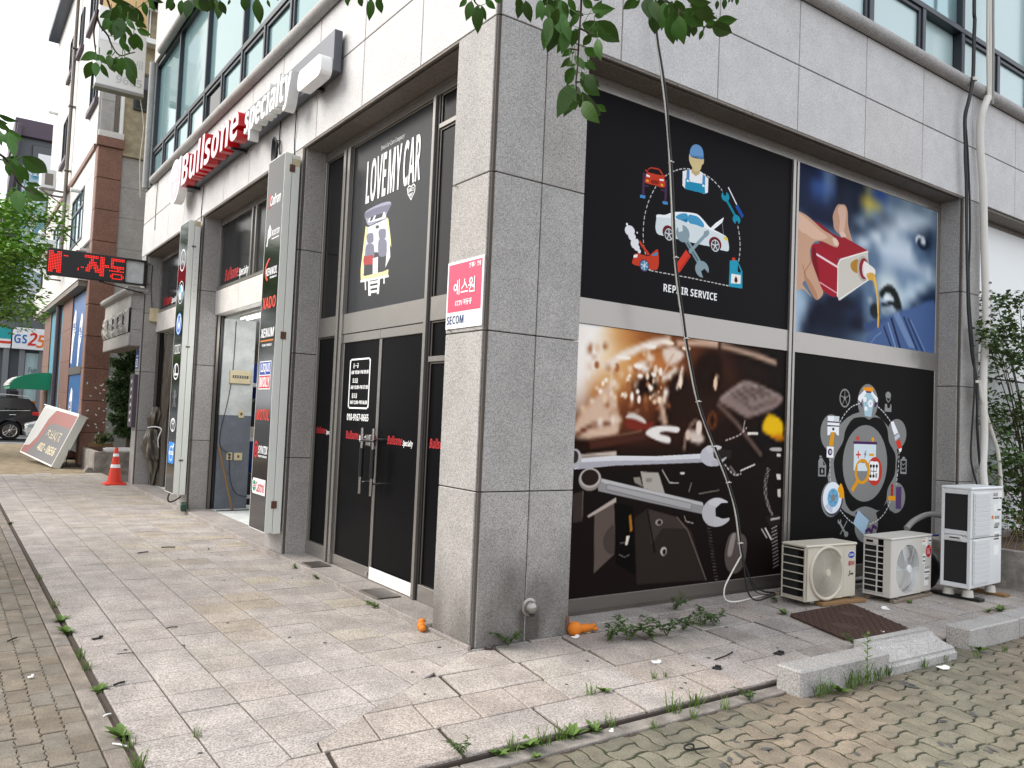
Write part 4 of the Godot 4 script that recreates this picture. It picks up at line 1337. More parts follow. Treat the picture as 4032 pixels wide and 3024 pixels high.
			emblem(o, [p2([-0.19, 0.742, -0.12, 0.742, -0.12, 0.758, -0.19, 0.758])], M.letter_red, X, 0.003)
		else:
			var W: Material = M.vinyl_white
			var C := func(y: float) -> Transform3D: return X * Transform3D(Basis(), V(0, y, 0))
			annulus(o, 0.165, 0.17, 0.02, W, C.call(3.815))
			emblem(o, [p2([0, 0.15, 0.018, 0.015, 0.13, -0.075, 0.0, -0.025, -0.13, -0.075, -0.018, 0.015])], M.steel_bright, C.call(3.815))
			emblem(o, [p2([-0.262, 3.49, 0.262, 3.49, 0.262, 3.735, -0.262, 3.735])], mat("sign_maroon", "#5a0c16", 0.15), X, 0.0006)
			annulus(o, 0.17, 0.175, 0.012, W, C.call(3.32))
			annulus(o, 0.115, 0.12, 0.008, W, C.call(3.32))
			for q in 4:
				var sec := PackedVector2Array([Vector2.ZERO])
				for k in 7: sec.append(Vector2(0.107 * cos(PI / 2 * (q + k / 6.0)), 0.112 * sin(PI / 2 * (q + k / 6.0))))
				emblem(o, [sec], mat("emblem_sky", "#3fb0e0", 0.4) if q % 2 == 1 else W, C.call(3.32))
			emblem(o, [ring2(0.165, 0.17, 36)], mat("emblem_blue", "#1f6fd0", 0.4), C.call(2.835), 0.001)
			annulus(o, 0.148, 0.152, 0.016, W, C.call(2.835), 0.0022)
			emblem(o, [p2([-0.1, 0.09, -0.07, 0.1, -0.03, -0.02, 0, 0.03, 0.03, -0.02, 0.07, 0.1, 0.1, 0.09, 0.045, -0.09, 0.02, -0.06, 0, -0.01, -0.02, -0.06, -0.045, -0.09])], W, C.call(2.835), 0.0022)
			for k in 4: annulus(o, 0.068, 0.07, 0.012, W, X * Transform3D(Basis(), V(-0.14 + 0.093 * k, 2.45, 0.0002 * k)))
			annulus(o, 0.165, 0.125, 0.022, W, C.call(2.11))
			emblem(o, [p2([-0.05, 0.1, -0.015, 0.11, -0.04, -0.03, 0.13, -0.03, 0.12, -0.06, -0.1, -0.06])], W, C.call(2.11))
			emblem(o, [p2([-0.02, 0.14, 0.03, 0.13, 0.06, 0.09, 0.05, 0.05, 0.1, 0.07, 0.13, 0.04, 0.05, 0.0, 0.05, -0.05, 0.09, -0.1, 0.11, -0.13, 0.05, -0.13, 0.03, -0.08, -0.01, -0.06, -0.04, -0.13, -0.1, -0.13, -0.05, -0.05, -0.05, 0.01, -0.11, 0.0, -0.12, 0.03, -0.05, 0.06, -0.06, 0.11])], M.steel_bright, C.call(1.70))
			annulus(o, 0.155, 0.105, 0.017, W, C.call(1.30))
			annulus(o, 0.05, 0.088, 0.014, W, C.call(1.30))
			annulus(o, 0.1, 0.04, 0.014, W, C.call(1.345))
			emblem(o, [p2([-0.18, -0.16, 0.17, -0.16, 0.17, 0.16, -0.18, 0.16])], mat("emblem_azure", "#1d84dc", 0.4), C.call(0.88), 0.001)
			annulus(o, 0.115, 0.115, 0.016, W, C.call(0.87), 0.002)
			emblem(o, [p2([0.06, 0.07, 0.085, 0.06, 0.12, 0.11, 0.14, 0.09, 0.15, 0.15, 0.09, 0.15, 0.1, 0.13])], W, C.call(0.87), 0.002)
			emblem(o, [p2([-0.135, -0.02, 0.135, -0.02, 0.135, 0.03, -0.135, 0.03])], W, C.call(0.87), 0.0026)
			letters("lettering", "VOLVO", o, M.emblem_azure, X * Transform3D(Basis(), V(-0.1, 0.858, 0.0027)), 0.2, 0.034, 0.001)
			# pencilled notes on the bare side
			for k in 8: part("pencil_mark", MB.new().at(-0.07 - 0.006 * (k % 3), 2.95 + 0.1 * k, 0.2712, 0, 0, 0.5 * k).box(V(-0.012, -0.01, 0), V(0.01, -0.006, 0.001)), M.steel_dull, o)
	# loose cable end below the emblem sign, coil and wires on the wall
	solo("loose_cable_loop", MB.new().tube(smooth(vs([-206, 275, -8120, -228, 214, -8100, -222, 165, -8090, -195, 150, -8080, -150, 166, -8060, -105, 195, -8050, -60, 230, -8040], 0.001)), 0.011, 8), M.rubber, "black cable loop hanging below the emblem sign box", "cable")
	var coil := MB.new()
	for k in 5:
		var pts := []
		for i in 17: pts.append(V(-0.03 - 0.008 * k + 0.004 * sin(i), 4.66 + (0.10 + 0.012 * k) * sin(TAU * i / 16.0), -4.62 + (0.055 + 0.008 * k) * cos(TAU * i / 16.0)))
		coil.tube(pts, 0.006, 6)
	coil.tube(smooth(vs([-10, 4760, -4560, -40, 4770, -4640, -30, 4740, -4750, -20, 4730, -4800], 0.001)), 0.007, 6)
	solo("cable_coil", coil, M.cable_black, "dark coil of wire on the wall just above the oil sign box", "cable")
	var wires := [[-0.008, 5.0, -4.585, 4.60, -4.56], [-0.008, 4.96, -7.99, 4.42, -8.02], [-0.008, 4.98, -4.06, 4.42, -4.04], [-0.008, 5.78, -11.40, 4.86, -11.42]]
	var wl := ["thin wire running from the fascia sign to the coil", "thin wire from the fascia sign down to the emblem sign box", "thin wire from the fascia sign down to the oil sign box", "long kinked wire hanging on the far upper wall"]
	for i in 4:
		var q: Array = wires[i]
		solo("wire", MB.new().tube(smooth([V(q[0], q[1], q[2]), V(q[0] - 0.01, lerpf(q[1], q[3], 0.3), q[2] + 0.02), V(q[0], lerpf(q[1], q[3], 0.7), q[4] - 0.03), V(q[0], q[3], q[4])]), 0.006, 6), M.cable_black, wl[i], "wire", Vector3.ZERO, "wires on the street front")
	# pink security notice on the corner pillar
	var pn := thing("security_notice", "pink and white security camera notice fixed to the corner pillar", "notice", V(-0.004, 2.253, -0.53))
	part("plate", MB.new().box(V(-0.006, 0, 0), V(0.002, 0.505, 0.497), 0.002), M.vinyl_white, pn)
	var px := Transform3D(LEFT, V(-0.0065, 0, 0))
	emblem(pn, [p2([0.02, 0.125, 0.477, 0.125, 0.477, 0.485, 0.02, 0.485])], mat("notice_pink", "#d64a68", 0.45), px, 0.001)
	var NT := px * Transform3D(Basis(), V(0, 0, 0.0012))
	strokes("lettering", ["o0.22,0.5,0.2|0.55,0.95,0.55,0.05|0.42,0.5,0.55,0.5|0.82,1,0.82,0", "0.5,0.95,0.45,0.6,0.1,0.35|0.5,0.8,0.9,0.35|0.02,0.1,0.98,0.1", "o0.35,0.78,0.18|0.05,0.48,0.65,0.46|0.35,0.46,0.35,0.3|0.6,0.36,0.82,0.36|0.85,1,0.85,0.2|0.2,0.22,0.2,0.03,0.88,0.03"], pn, M.vinyl_white, NT * Transform3D(Basis(), V(0.105, 0.255, 0)), 0.093, 0.105, 0.11, 0.1)
	letters("lettering", "CCTV", pn, M.vinyl_white, NT * Transform3D(Basis(), V(0.13, 0.17, 0)), 0.10, 0.036, 0.001)
	strokes("lettering", ["0.05,0.9,0.6,0.9,0.4,0.6,0.05,0.42|0.35,0.68,0.6,0.45|0.8,1,0.8,0.4|0.8,0.7,1,0.7|0.2,0.3,0.8,0.3,0.8,0", "0.2,0.95,0.85,0.95|0.2,0.95,0.2,0.65,0.85,0.65|0.5,0.65,0.5,0.5|0.05,0.48,0.95,0.48|o0.5,0.18,0.18", "0.15,0.95,0.85,0.95,0.5,0.75,0.15,0.6|0.5,0.75,0.85,0.6|0.05,0.48,0.95,0.48|0.5,0.48,0.5,0.36|o0.5,0.16,0.17"], pn, M.vinyl_white, NT * Transform3D(Basis(), V(0.245, 0.168, 0)), 0.036, 0.042, 0.12)
	strokes("lettering", ["o0.3,0.75,0.2|0.8,1,0.8,0.4|0.55,0.75,0.8,0.75|0.2,0.3,0.2,0.05,0.8,0.05", "0.1,0.9,0.6,0.9,0.1,0.3|0.35,0.6,0.6,0.3|0.75,1,0.75,0|0.95,1,0.95,0", "0.1,0.9,0.1,0.3,0.6,0.3|0.8,1,0.8,0|0.8,0.5,1,0.5", "0.5,0.5", "o0.3,0.75,0.2|0.8,1,0.8,0.4|0.8,0.7,1,0.7|0.2,0.3,0.2,0.05,0.8,0.05", "0.4,0.95,0.1,0.5|0.4,0.8,0.6,0.5|0.8,1,0.8,0.45|0.2,0.35,0.8,0.35,0.8,0.05,0.2,0.05,0.2,0.35"], pn, M.vinyl_white, NT * Transform3D(Basis(), V(0.31, 0.435, 0)), 0.024, 0.034, 0.13)
	letters("lettering", "SECOM", pn, mat("notice_navy", "#27406e", 0.5), px * Transform3D(Basis(), V(0.02, 0.035, 0.0008)), 0.235, 0.062, 0.001)
	for k in 4: emblem(pn, [p2([0.275, 0.03 + 0.021 * k, 0.275 + 0.17 - 0.03 * (k % 2), 0.03 + 0.021 * k, 0.445 - 0.03 * (k % 2), 0.037 + 0.021 * k, 0.275, 0.037 + 0.021 * k])], M.box_grey, px)
	for y in [-0.005, 1.09]: part("bolt", MB.new().at(-0.005, y + 0.0, 0.06, 0, 0, PI / 2).lathe([Vector2(0.008, 0), Vector2(0.008, 0.012), Vector2(0.0, 0.012)], 8), M.steel_dull, pn)
	# LED sign on a bracket at the far end
	led_sign()
	# projecting granite name box
	var nb := thing("stone_name_box", "projecting granite box with moulded cap and rough carved stones", "stone sign", V(-0.22, 2.72, -12.16))
	for k in 3:
		var z0 := -2.95 + 0.99 * k
		gpanel(nb, V(-0.0, 0.0, z0), V(0.03, 0.24, z0 + 0.985), M.granite_grey, 0.95, 1.05)
		gpanel(nb, V(-0.0, 0.72, z0), V(0.03, 0.97, z0 + 0.985), M.granite_grey, 0.95, 1.05)
	gpanel(nb, V(0.033, 0, -0.03), V(0.30, 0.30, 0), M.granite_grey); gpanel(nb, V(0.033, 0.304, -0.03), V(0.30, 0.70, 0), M.granite_grey); gpanel(nb, V(0.033, 0.704, -0.03), V(0.30, 0.97, 0), M.granite_grey)
	part("box_core", MB.new().box(V(0.02, 0.01, -2.95), V(0.32, 0.96, -0.02)), M.core, nb)
	part("underside", MB.new().box(V(0.0, -0.02, -2.95), V(0.32, 0.002, -0.002)), M.granite_soffit, nb)
	var cp := PackedVector2Array()
	for q in [[0.0, 0.0], [0.03, 0.0], [0.05, 0.02], [0.1, 0.04], [0.125, 0.08], [0.125, 0.115], [0.105, 0.125], [0.105, 0.15], [0.0, 0.15]]: cp.append(Vector2(q[0], q[1]))
	var cap := MB.new()
	cap.t = Transform3D(Basis(V(-1, 0, 0), V(0, 1, 0), V(0, 0, -1)), V(0.03, 0.97, 0))
	cap.prism(cp, -0.07, 3.05)
	cap.t = Transform3D(Basis(V(0, 0, 1), V(0, 1, 0), V(-1, 0, 0)), V(0, 0.97, -0.03))
	cap.prism(cp, -0.29, 0.055)
	cap.t = Transform3D()
	cap.box(V(0.0, 0.98, -2.95), V(0.3, 1.11, -0.04))
	part("moulded_cap", cap, M.granite_grey, nb)
	var r2 := RandomNumberGenerator.new(); r2.seed = 40
	for k in 5:
		var rk := MB.new()
		rk.col = Color(1.12, 1.05, 0.98) * r2.randf_range(0.92, 1.05)
		var n := 7
		var g := []
		for i in n + 1:
			var row := []
			for j in n + 1:
				var edge := 1.0 if i in [0, n] or j in [0, n] else 0.0
				row.append(V(-0.012 - (0.05 * r2.randf() + 0.015) * (1 - edge), 0.245 + 0.47 * j / n + r2.randf_range(-0.015, 0.015) * (1 - edge), -2.9 + 0.58 * k + 0.565 * i / n + r2.randf_range(-0.02, 0.02) * (1 - edge)))
			g.append(row)
		for i in n:
			for j in n: rk.quad(g[i][j], g[i + 1][j], g[i + 1][j + 1], g[i][j + 1])
		part("rough_stone", rk, M.granite_grey, nb)
		if k > 0: part("carved_mark", MB.new().box(V(-0.073, 0.36, -2.66 + 0.58 * k), V(-0.03, 0.60, -2.625 + 0.58 * k)).box(V(-0.073, 0.40, -2.60 + 0.58 * k), V(-0.03, 0.43, -2.50 + 0.58 * k)).box(V(-0.073, 0.5, -2.60 + 0.58 * k), V(-0.03, 0.53, -2.50 + 0.58 * k)), M.core, nb)
	# wall plate, house number, switch box
	var vp := thing("vertical_name_plate", "tall purplish metal name plate on the last pillar beside the conifer", "name plate", V(-0.008, 1.14, -12.33))
	part("plate", MB.new().box(V(-0.07, 0, -0.19), V(0.008, 1.02, 0.19), 0.006), M.purple_brown, vp)
	for k in 6: part("raised_letter", MB.new().box(V(-0.074, 0.1 + 0.15 * k, -0.04), V(-0.07, 0.16 + 0.15 * k, 0.03)).box(V(-0.074, 0.12 + 0.15 * k, 0.045), V(-0.07, 0.18 + 0.15 * k, 0.06)), M.box_grey, vp)
	var hn := thing("house_number_plate", "small blue and white house number plate under the stone box", "number plate", V(-0.003, 2.28, -12.34))
	var hx := Transform3D(LEFT, V(0, 0, 0))
	var hp := MB.new(); hp.t = hx
	hp.prism(p2([-0.13, 0, 0.13, 0, 0.13, 0.3, 0, 0.42, -0.13, 0.3]), 0, 0.006)
	part("plate", hp, M.blue, hn)
	emblem(hn, [p2([-0.1, 0.03, 0.1, 0.03, 0.1, 0.19, -0.1, 0.19])], M.vinyl_white, hx, 0.0072)
	letters("lettering", "26", hn, M.blue, hx * Transform3D(Basis(), V(-0.075, 0.05, 0.0072)), 0.15, 0.12, 0.001)
	emblem(hn, [p2([-0.09, 0.23, 0.09, 0.23, 0.09, 0.26, -0.09, 0.26])], M.vinyl_white, hx, 0.0072)
	var sb := thing("switch_box", "small cream electric switch box on the last pillar's inner corner", "electric box", V(0.20, 3.2, -12.085))
	part("case", MB.new().box(V(-0.085, 0, -0.012), V(0.085, 0.26, 0.07), 0.008), M.cream, sb)
	part("cover", MB.new().box(V(-0.05, 0.05, 0.0705), V(0.0, 0.2, 0.085), 0.006), M.cream, sb)
	part("conduit", MB.new().tube(smooth([V(-0.05, 0.26, 0.03), V(-0.07, 0.5, 0.0), V(-0.09, 0.75, 0.0), V(-0.08, 1.1, 0.0)]), 0.006, 6), M.cable_black, sb)

func led_sign() -> void:
	var o := thing("led_sign", "black LED message board with red lit characters projecting from the wall", "LED sign", V(-1.66, 3.87, -12.0))
	part("case", MB.new().box(V(0, 0, -0.12), V(1.30, 0.49, 0), 0.008), M.black_plastic, o)
	var fr := MB.new()
	for q in [[1.30, 0.0, 1.66, 0.03], [1.30, 0.46, 1.66, 0.49], [1.62, 0.03, 1.66, 0.46]]: fr.box(V(q[0], q[1], -0.12), V(q[2], q[3], 0.0), 0.004)
	part("side_frame", fr, M.black_plastic, o)
	part("clear_panel", MB.new().box(V(1.30, 0.03, -0.07), V(1.62, 0.46, -0.06)), M.white_plaster, o)
	var bm := ["################", "####.##.##......", "####.##.##......"]
	var on := mat("led_on", "#ff2a12", 0.4)
	on.emission_enabled = true
	on.emission = Color(1, 0.1, 0.04)
	on.emission_energy_multiplier = 0.9
	var sx := 0.0262
	var rows := 16
	var cols := 48
	var pic := []
	for r in rows:
		var l := PackedByteArray(); l.resize(cols); pic.append(l)
	var rect := func(c0: int, r0: int, c1: int, r1: int) -> void:
		for r in range(r0, r1):
			for c in range(c0, c1):
				if r >= 0 and r < rows and c >= 0 and c < cols: pic[r][c] = 1
	# a half-scrolled first character, dots, then two syllables
	rect.call(0, 1, 3, 15); rect.call(5, 1, 8, 15); rect.call(0, 7, 8, 10); rect.call(3, 3, 5, 13)
	rect.call(9, 3, 12, 4); rect.call(18, 10, 19, 12); rect.call(20, 9, 22, 10)
	rect.call(22, 1, 31, 3); rect.call(26, 3, 28, 6)
	for k in 6:
		rect.call(25 - k / 2, 5 + k, 28 - k / 2, 7 + k); rect.call(27 + k / 2, 5 + k, 30 + k / 2, 7 + k)
	rect.call(32, 1, 35, 14); rect.call(35, 6, 38, 8)
	rect.call(39, 1, 48, 3); rect.call(39, 3, 41, 6); rect.call(39, 6, 48, 8); rect.call(43, 8, 45, 9); rect.call(38, 9, 48, 10)
	rect.call(40, 11, 47, 12); rect.call(39, 12, 41, 14); rect.call(46, 12, 48, 14); rect.call(40, 14, 47, 15)
	var lit := MB.new()
	var dark := MB.new()
	for r in rows:
		for c in cols:
			var b: MB = lit if pic[r][c] else dark
			var p := V(0.024 + c * sx, 0.462 - r * 0.0285, 0.0006)
			var q := 0.0082 if pic[r][c] else 0.005
			b.quad(p + V(-q, -q, 0), p + V(q, -q, 0), p + V(q, q, 0), p + V(-q, q, 0))
	tag(part("lit_dots", lit, on, o), "", "", "", "stuff")
	tag(part("unlit_dots", dark, M.frame_dark, o), "", "", "", "stuff")
	part("bracket", MB.new().tube([V(0.9, -0.02, -0.06), V(1.64, -0.14, -0.06)], 0.012, 6).box(V(0.86, -0.03, -0.09), V(0.94, 0.0, -0.03)), M.black_plastic, o)
	part("bracket", MB.new().tube([V(1.66, 0.44, -0.06), V(1.74, 0.44, -0.06)], 0.014, 6).tube([V(1.66, 0.05, -0.06), V(1.74, 0.05, -0.06)], 0.014, 6), M.steel_dull, o)
	part("power_unit", MB.new().box(V(0.45, 0.49, -0.1), V(0.62, 0.52, -0.03), 0.004), M.steel_dull, o)

# ---------------------------------------------------------------- things along the side front
func fan(par: Node, cx: float, cy: float, r: float, z: float, m: Material, rings: int, spokes: int, hub: float, wire: float, swirl := 0.0) -> void:
	var g := MB.new()
	for k in rings:
		var rr := hub + (r - hub) * (k + 1.0) / rings
		var pts := []
		for i in 37: pts.append(V(cx + rr * cos(TAU * i / 36.0), cy + rr * sin(TAU * i / 36.0), z + 0.012 * cos(rr / r * PI / 2)))
		g.tube(pts, wire, 4, -1.0, false)
	for k in spokes:
		var pts := []
		for i in 5:
			var rr := lerpf(hub, r, i / 4.0)
			var a := TAU * k / spokes + swirl * i / 4.0
			pts.append(V(cx + rr * cos(a), cy + rr * sin(a), z + 0.010 * cos(rr / r * PI / 2)))
		g.tube(pts, wire, 4, -1.0, false)
	var gr := part("fan_grille", g, m, par)
	var hb := MB.new().at(cx, cy, z, 0, PI / 2)
	part("hub", hb.lathe([Vector2(hub, 0.0), Vector2(hub, 0.012), Vector2(hub * 0.9, 0.018), Vector2(0, 0.02)], 24), m, gr)
	var bl := MB.new()
	for k in 3:
		var a := TAU * k / 3.0 + 0.5
		for i in 6:
			for j in 4:
				var q := []
				for s in [[0, 0], [1, 0], [1, 1], [0, 1]]:
					var aa: float = a + (i + s[0]) / 6.0 * 1.45
					var rr: float = lerpf(hub * 0.8, r * 0.93, (j + s[1]) / 4.0)
					q.append(V(cx + rr * cos(aa), cy + rr * sin(aa), z - 0.075 + 0.055 * (i + s[0]) / 6.0))
				bl.quad(q[0], q[1], q[2], q[3])
	part("fan_blade", bl, M.ac_white if rings < 20 else M.steel_dull, par)

func build_right_side() -> void:
	# cream unit
	var a := thing("air_conditioner", "cream outdoor air conditioner with swirl fan grille and blue oval badge", "air conditioner", V(3.437, 0.0, 0.262), -0.055, "outdoor air conditioner units")
	var w := 0.742
	var d := 0.268
	var ac: Material = M.ac_cream
	var body := MB.new()
	body.box(V(0.0, 0.05, -0.012), V(0.03, 0.535, 0.0), 0.008)
	body.box(V(w - 0.19, 0.05, -0.02), V(w, 0.535, 0.0), 0.006); body.box(V(w - 0.006, 0.05, -d), V(w, 0.535, -0.02))
	body.box(V(0.0, 0.05, -d), V(w, 0.075, -0.012), 0.004)
	# front plate pieces round the fan opening
	var fx := 0.305
	var fy := 0.295
	var fr := 0.222
	holed_plate(body, fx, fy, fr, 0.0, w - 0.19, 0.05, 0.535)
	part("body", body, ac, a)
	part("top_cover", MB.new().box(V(-0.008, 0.536, -d - 0.004), V(w + 0.008, 0.562, 0.012), 0.01), ac, a)
	part("inside", MB.new().box(V(0.02, 0.07, -d + 0.005), V(w - 0.03, 0.53, -0.10)), M.ac_dark, a)
	part("surround", MB.new().tube(arc_pts(fx, fy, fr + 0.018, 0.6, TAU - 0.62, 0.004), 0.017, 8), ac, a)
	fan(a, fx, fy, fr, 0.004, ac, 24, 48, 0.036, 0.0023, 0.9)
	var sg := MB.new()
	for k in 7: sg.box(V(-0.006, 0.075 + 0.073 * k, -d + 0.004), V(0.004, 0.086 + 0.073 * k, -0.01), 0.003)
	sg.box(V(-0.006, 0.05, -d), V(0.004, 0.535, -d + 0.014), 0.003); sg.box(V(-0.006, 0.05, -0.02), V(0.004, 0.535, -0.002), 0.003)
	part("side_grille", sg, ac, a)
	emblem(a, [ring2(0.052, 0.036, 32)], M.vinyl_white, Transform3D(Basis(), V(w - 0.075, 0.445, 0.0005)))
	emblem(a, [ring2(0.049, 0.033, 32)], M.blue, Transform3D(Basis(), V(w - 0.075, 0.445, 0.0012)))
	letters("lettering", "Carrier", a, M.vinyl_white, Transform3D(Basis(), V(w - 0.112, 0.435, 0.003)), 0.07, 0.026, 0.001, 0.2, true, false)
	strokes("lettering", ["0.05,0.9,0.4,0.9,0.1,0.1|0.05,0.55,0.38,0.55|0.6,1,0.6,0|0.6,0.5,0.8,0.5|0.82,1,0.82,0", "0.05,0.9,0.55,0.9,0.55,0.55,0.05,0.55,0.05,0.15,0.6,0.15|0.85,1,0.85,0", "o0.3,0.5,0.25|0.85,1,0.85,0|0.58,0.5,0.85,0.5"], a, M.vinyl_red, Transform3D(Basis(), V(w - 0.118, 0.345, 0.001)), 0.027, 0.042, 0.12)
	letters("lettering", "X", a, M.black_plastic, Transform3D(Basis(), V(w - 0.12, 0.245, 0.001)), 0.02, 0.05, 0.001, 0.4, true)
	letters("lettering", "POWER", a, M.black_plastic, Transform3D(Basis(), V(w - 0.092, 0.255, 0.001)), 0.05, 0.018, 0.001, 0.2)
	for x in [0.06, w - 0.09]: part("foot", MB.new().box(V(x, 0.03, -d - 0.02), V(x + 0.05, 0.05, 0.02), 0.004), M.steel_dull, a)
	solo("wood_board", MB.new().box(V(0, 0, -0.24), V(0.62, 0.03, 0.0), 0.003), M.wood, "plank wedged under the front of the cream air conditioner", "board", V(3.62, 0.004, 0.325), "", -0.1)
	solo("wood_board", MB.new().box(V(0, 0, -0.06), V(0.7, 0.028, 0.0), 0.003), M.wood_old, "grey plank under the back of the cream air conditioner", "board", V(3.44, 0.052, -0.025))
	# white unit with red badge
	var b := thing("air_conditioner", "white outdoor air conditioner with wire fan guard, stickers and red round badge", "air conditioner", V(4.39, 0.0, 0.533), 0.043, "outdoor air conditioner units")
	w = 0.825
	d = 0.278
	var aw: Material = M.ac_white
	var bb := MB.new()
	fx = 0.335
	fy = 0.305
	fr = 0.235
	holed_plate(bb, fx, fy, fr, 0.0, w - 0.22, 0.05, 0.595)
	bb.box(V(w - 0.22, 0.05, -d), V(w, 0.595, 0.0), 0.008)
	bb.box(V(0.0, 0.05, -d), V(w, 0.075, -0.012), 0.004)
	part("body", bb, aw, b)
	part("top_cover", MB.new().box(V(-0.006, 0.596, -d - 0.004), V(w + 0.006, 0.618, 0.008), 0.008), aw, b)
	part("inside", MB.new().box(V(0.012, 0.076, -d + 0.005), V(w - 0.23, 0.59, -0.13)), M.ac_dark, b)
	fan(b, fx, fy, fr, 0.0, M.ac_white2, 14, 6, 0.042, 0.0024, 0.0)
	var sb := MB.new()
	for k in 9: sb.box(V(-0.004, 0.08 + 0.056 * k, -d + 0.004), V(0.006, 0.09 + 0.056 * k, -0.004), 0.003)
	for z in [-d + 0.002, -d * 0.5 - 0.006, -0.075]: sb.box(V(-0.004, 0.05, z), V(0.006, 0.595, z + 0.014), 0.003)
	sb.box(V(-0.004, 0.05, -0.062), V(0.006, 0.595, -0.002), 0.003)
	sb.box(V(-0.004, 0.54, -d), V(0.004, 0.595, -d * 0.5), 0.003)
	part("side_grille", sb, aw, b)
	part("hand_grip", MB.new().box(V(-0.006, 0.555, -d + 0.03), V(0.0, 0.58, -d + 0.1), 0.002), M.black_plastic, b)
	emblem(b, [ring2(0.055, 0.062, 32)], M.letter_red, Transform3D(Basis(), V(w - 0.07, 0.45, 0.0005)))
	letters("lettering", "LG", b, M.vinyl_white, Transform3D(Basis(), V(w - 0.095, 0.425, 0.0022)), 0.045, 0.055, 0.001, 0, false, false)
	var ladder := ["0.5,0.9,0.5,0.5,0.1,0.1|0.5,0.5,0.75,0.15|0.9,1,0.9,0|0.9,0.5,1,0.5", "0.1,0.9,0.5,0.9|0.1,0.9,0.1,0.2,0.55,0.2|0.8,1,0.8,0|0.8,0.5,1,0.5", "0.05,0.9,0.55,0.9,0.55,0.55,0.05,0.55,0.05,0.15,0.6,0.15|0.85,1,0.85,0", "0.05,0.9,0.6,0.9,0.1,0.1|0.35,0.5,0.6,0.1|0.85,1,0.85,0|0.85,0.5,1,0.5"]
	for q in [[0.62, 0.52, 0.065, 0.05], [0.685, 0.50, 0.05, 0.09], [0.755, 0.53, 0.055, 0.05], [0.635, 0.33, 0.055, 0.1], [0.67, 0.22, 0.12, 0.09], [0.675, 0.11, 0.09, 0.1]]:
		var st := part("sticker", MB.new().box(V(q[0], q[1], 0.0003), V(q[0] + q[2], q[1] + q[3], 0.0009)), M.paper, b)
	strokes("lettering", ladder, b, M.black_plastic, Transform3D(Basis(), V(0.68, 0.275, 0.001)), 0.023, 0.03, 0.13, 0.12, 0.0005)
	strokes("lettering", ladder, b, M.black_plastic, Transform3D(Basis(), V(0.682, 0.165, 0.001)), 0.018, 0.028, 0.13, 0.12, 0.0005)
	for q in [[0.62, 0.548, 0.06], [0.64, 0.35, 0.045], [0.64, 0.39, 0.045], [0.675, 0.235, 0.11], [0.76, 0.545, 0.045]]: part("printed_line", MB.new().box(V(q[0], q[1], 0.0012), V(q[0] + q[2], q[1] + 0.014, 0.0014)), M.frame_dark if q[0] > 0.63 else M.foam_orange, b)
	for x in [0.09, w - 0.14]: part("foot", MB.new().box(V(x, 0.03, -d - 0.02), V(x + 0.05, 0.05, 0.02), 0.004), M.steel_dull, b)
	solo("rail", MB.new().box(V(0, 0, -0.05), V(0.78, 0.03, 0.0), 0.003).box(V(0, 0, -0.30), V(0.78, 0.03, -0.25), 0.003), M.wood_old, "pair of grey rails under the white air conditioner with red badge", "rail", V(4.43, 0.002, 0.555), "", 0.05)
	# tall twin unit
	var c := thing("air_conditioner", "tall white twin fan air conditioner beside the planter with torn stickers", "air conditioner", V(5.26, 0.0, 0.855), 0.045, "outdoor air conditioner units")
	w = 0.745
	d = 0.285
	var wt: Material = M.ac_white2
	var tb := MB.new()
	tb.box(V(0.02, 0.12, -d + 0.01), V(w, 1.09, -0.004), 0.01)
	part("body", tb, wt, c)
	part("top_cover", MB.new().box(V(-0.004, 1.091, -d - 0.004), V(w + 0.004, 1.118, 0.006), 0.008), wt, c)
	var side := MB.new()
	side.box(V(-0.002, 0.12, -d), V(0.02, 1.09, -d + 0.03), 0.004); side.box(V(-0.002, 0.12, -0.035), V(0.02, 1.09, 0.0), 0.004)
	for y in [0.12, 0.575, 0.64, 1.045]: side.box(V(-0.002, y, -d + 0.031), V(0.02, y + 0.045, -0.036), 0.004)
	part("side_frame", side, wt, c)
	for q in [[0.166, 0.574], [0.686, 1.044]]: part("side_mesh", MB.new().box(V(0.008, q[0], -d + 0.031), V(0.0195, q[1], -0.036)), M.ac_dark, c)
	part("carry_handle", MB.new().box(V(-0.014, 0.585, -d + 0.07), V(-0.001, 0.635, -0.08), 0.005), wt, c)
	part("handle_slot", MB.new().box(V(-0.0155, 0.603, -d + 0.09), V(-0.0142, 0.616, -0.10)), M.black_plastic, c)
	for q in [[0.155, 0.60], [0.63, 1.065]]:
		var g := MB.new()
		g.box(V(0.05, q[0], 0.0), V(0.435, q[1], 0.006), 0.004)
		var gp := part("louvre_panel", g, wt, c)
		for k in 9: part("louvre", MB.new().at(0.2425, lerpf(q[0] + 0.03, q[1] - 0.03, k / 8.0), 0.012, 0, 0.12).box(V(-0.18, -0.02, -0.002), V(0.18, 0.02, 0.002), 0.001), M.ac_white2, gp)
	part("seam", MB.new().box(V(0.0, 0.61, -0.002), V(w, 0.617, 0.0005)), M.steel_dull, c)
	for q in [[0.50, 0.98, 0.16, 0.075], [0.665, 0.97, 0.07, 0.1], [0.53, 0.86, 0.08, 0.08], [0.625, 0.85, 0.09, 0.11], [0.545, 0.69, 0.13, 0.13], [0.54, 0.56, 0.15, 0.1], [0.55, 0.42, 0.12, 0.1]]:
		part("sticker", MB.new().box(V(q[0], q[1], -0.0035), V(q[0] + q[2], q[1] + q[3], -0.0025)), M.paper, c)
	for y in [1.02, 0.785, 0.715, 0.60]: strokes("lettering", ladder, c, M.black_plastic, Transform3D(Basis(), V(0.555 if y < 1 else 0.51, y, -0.002)), 0.026, 0.033, 0.13, 0.12, 0.0005)
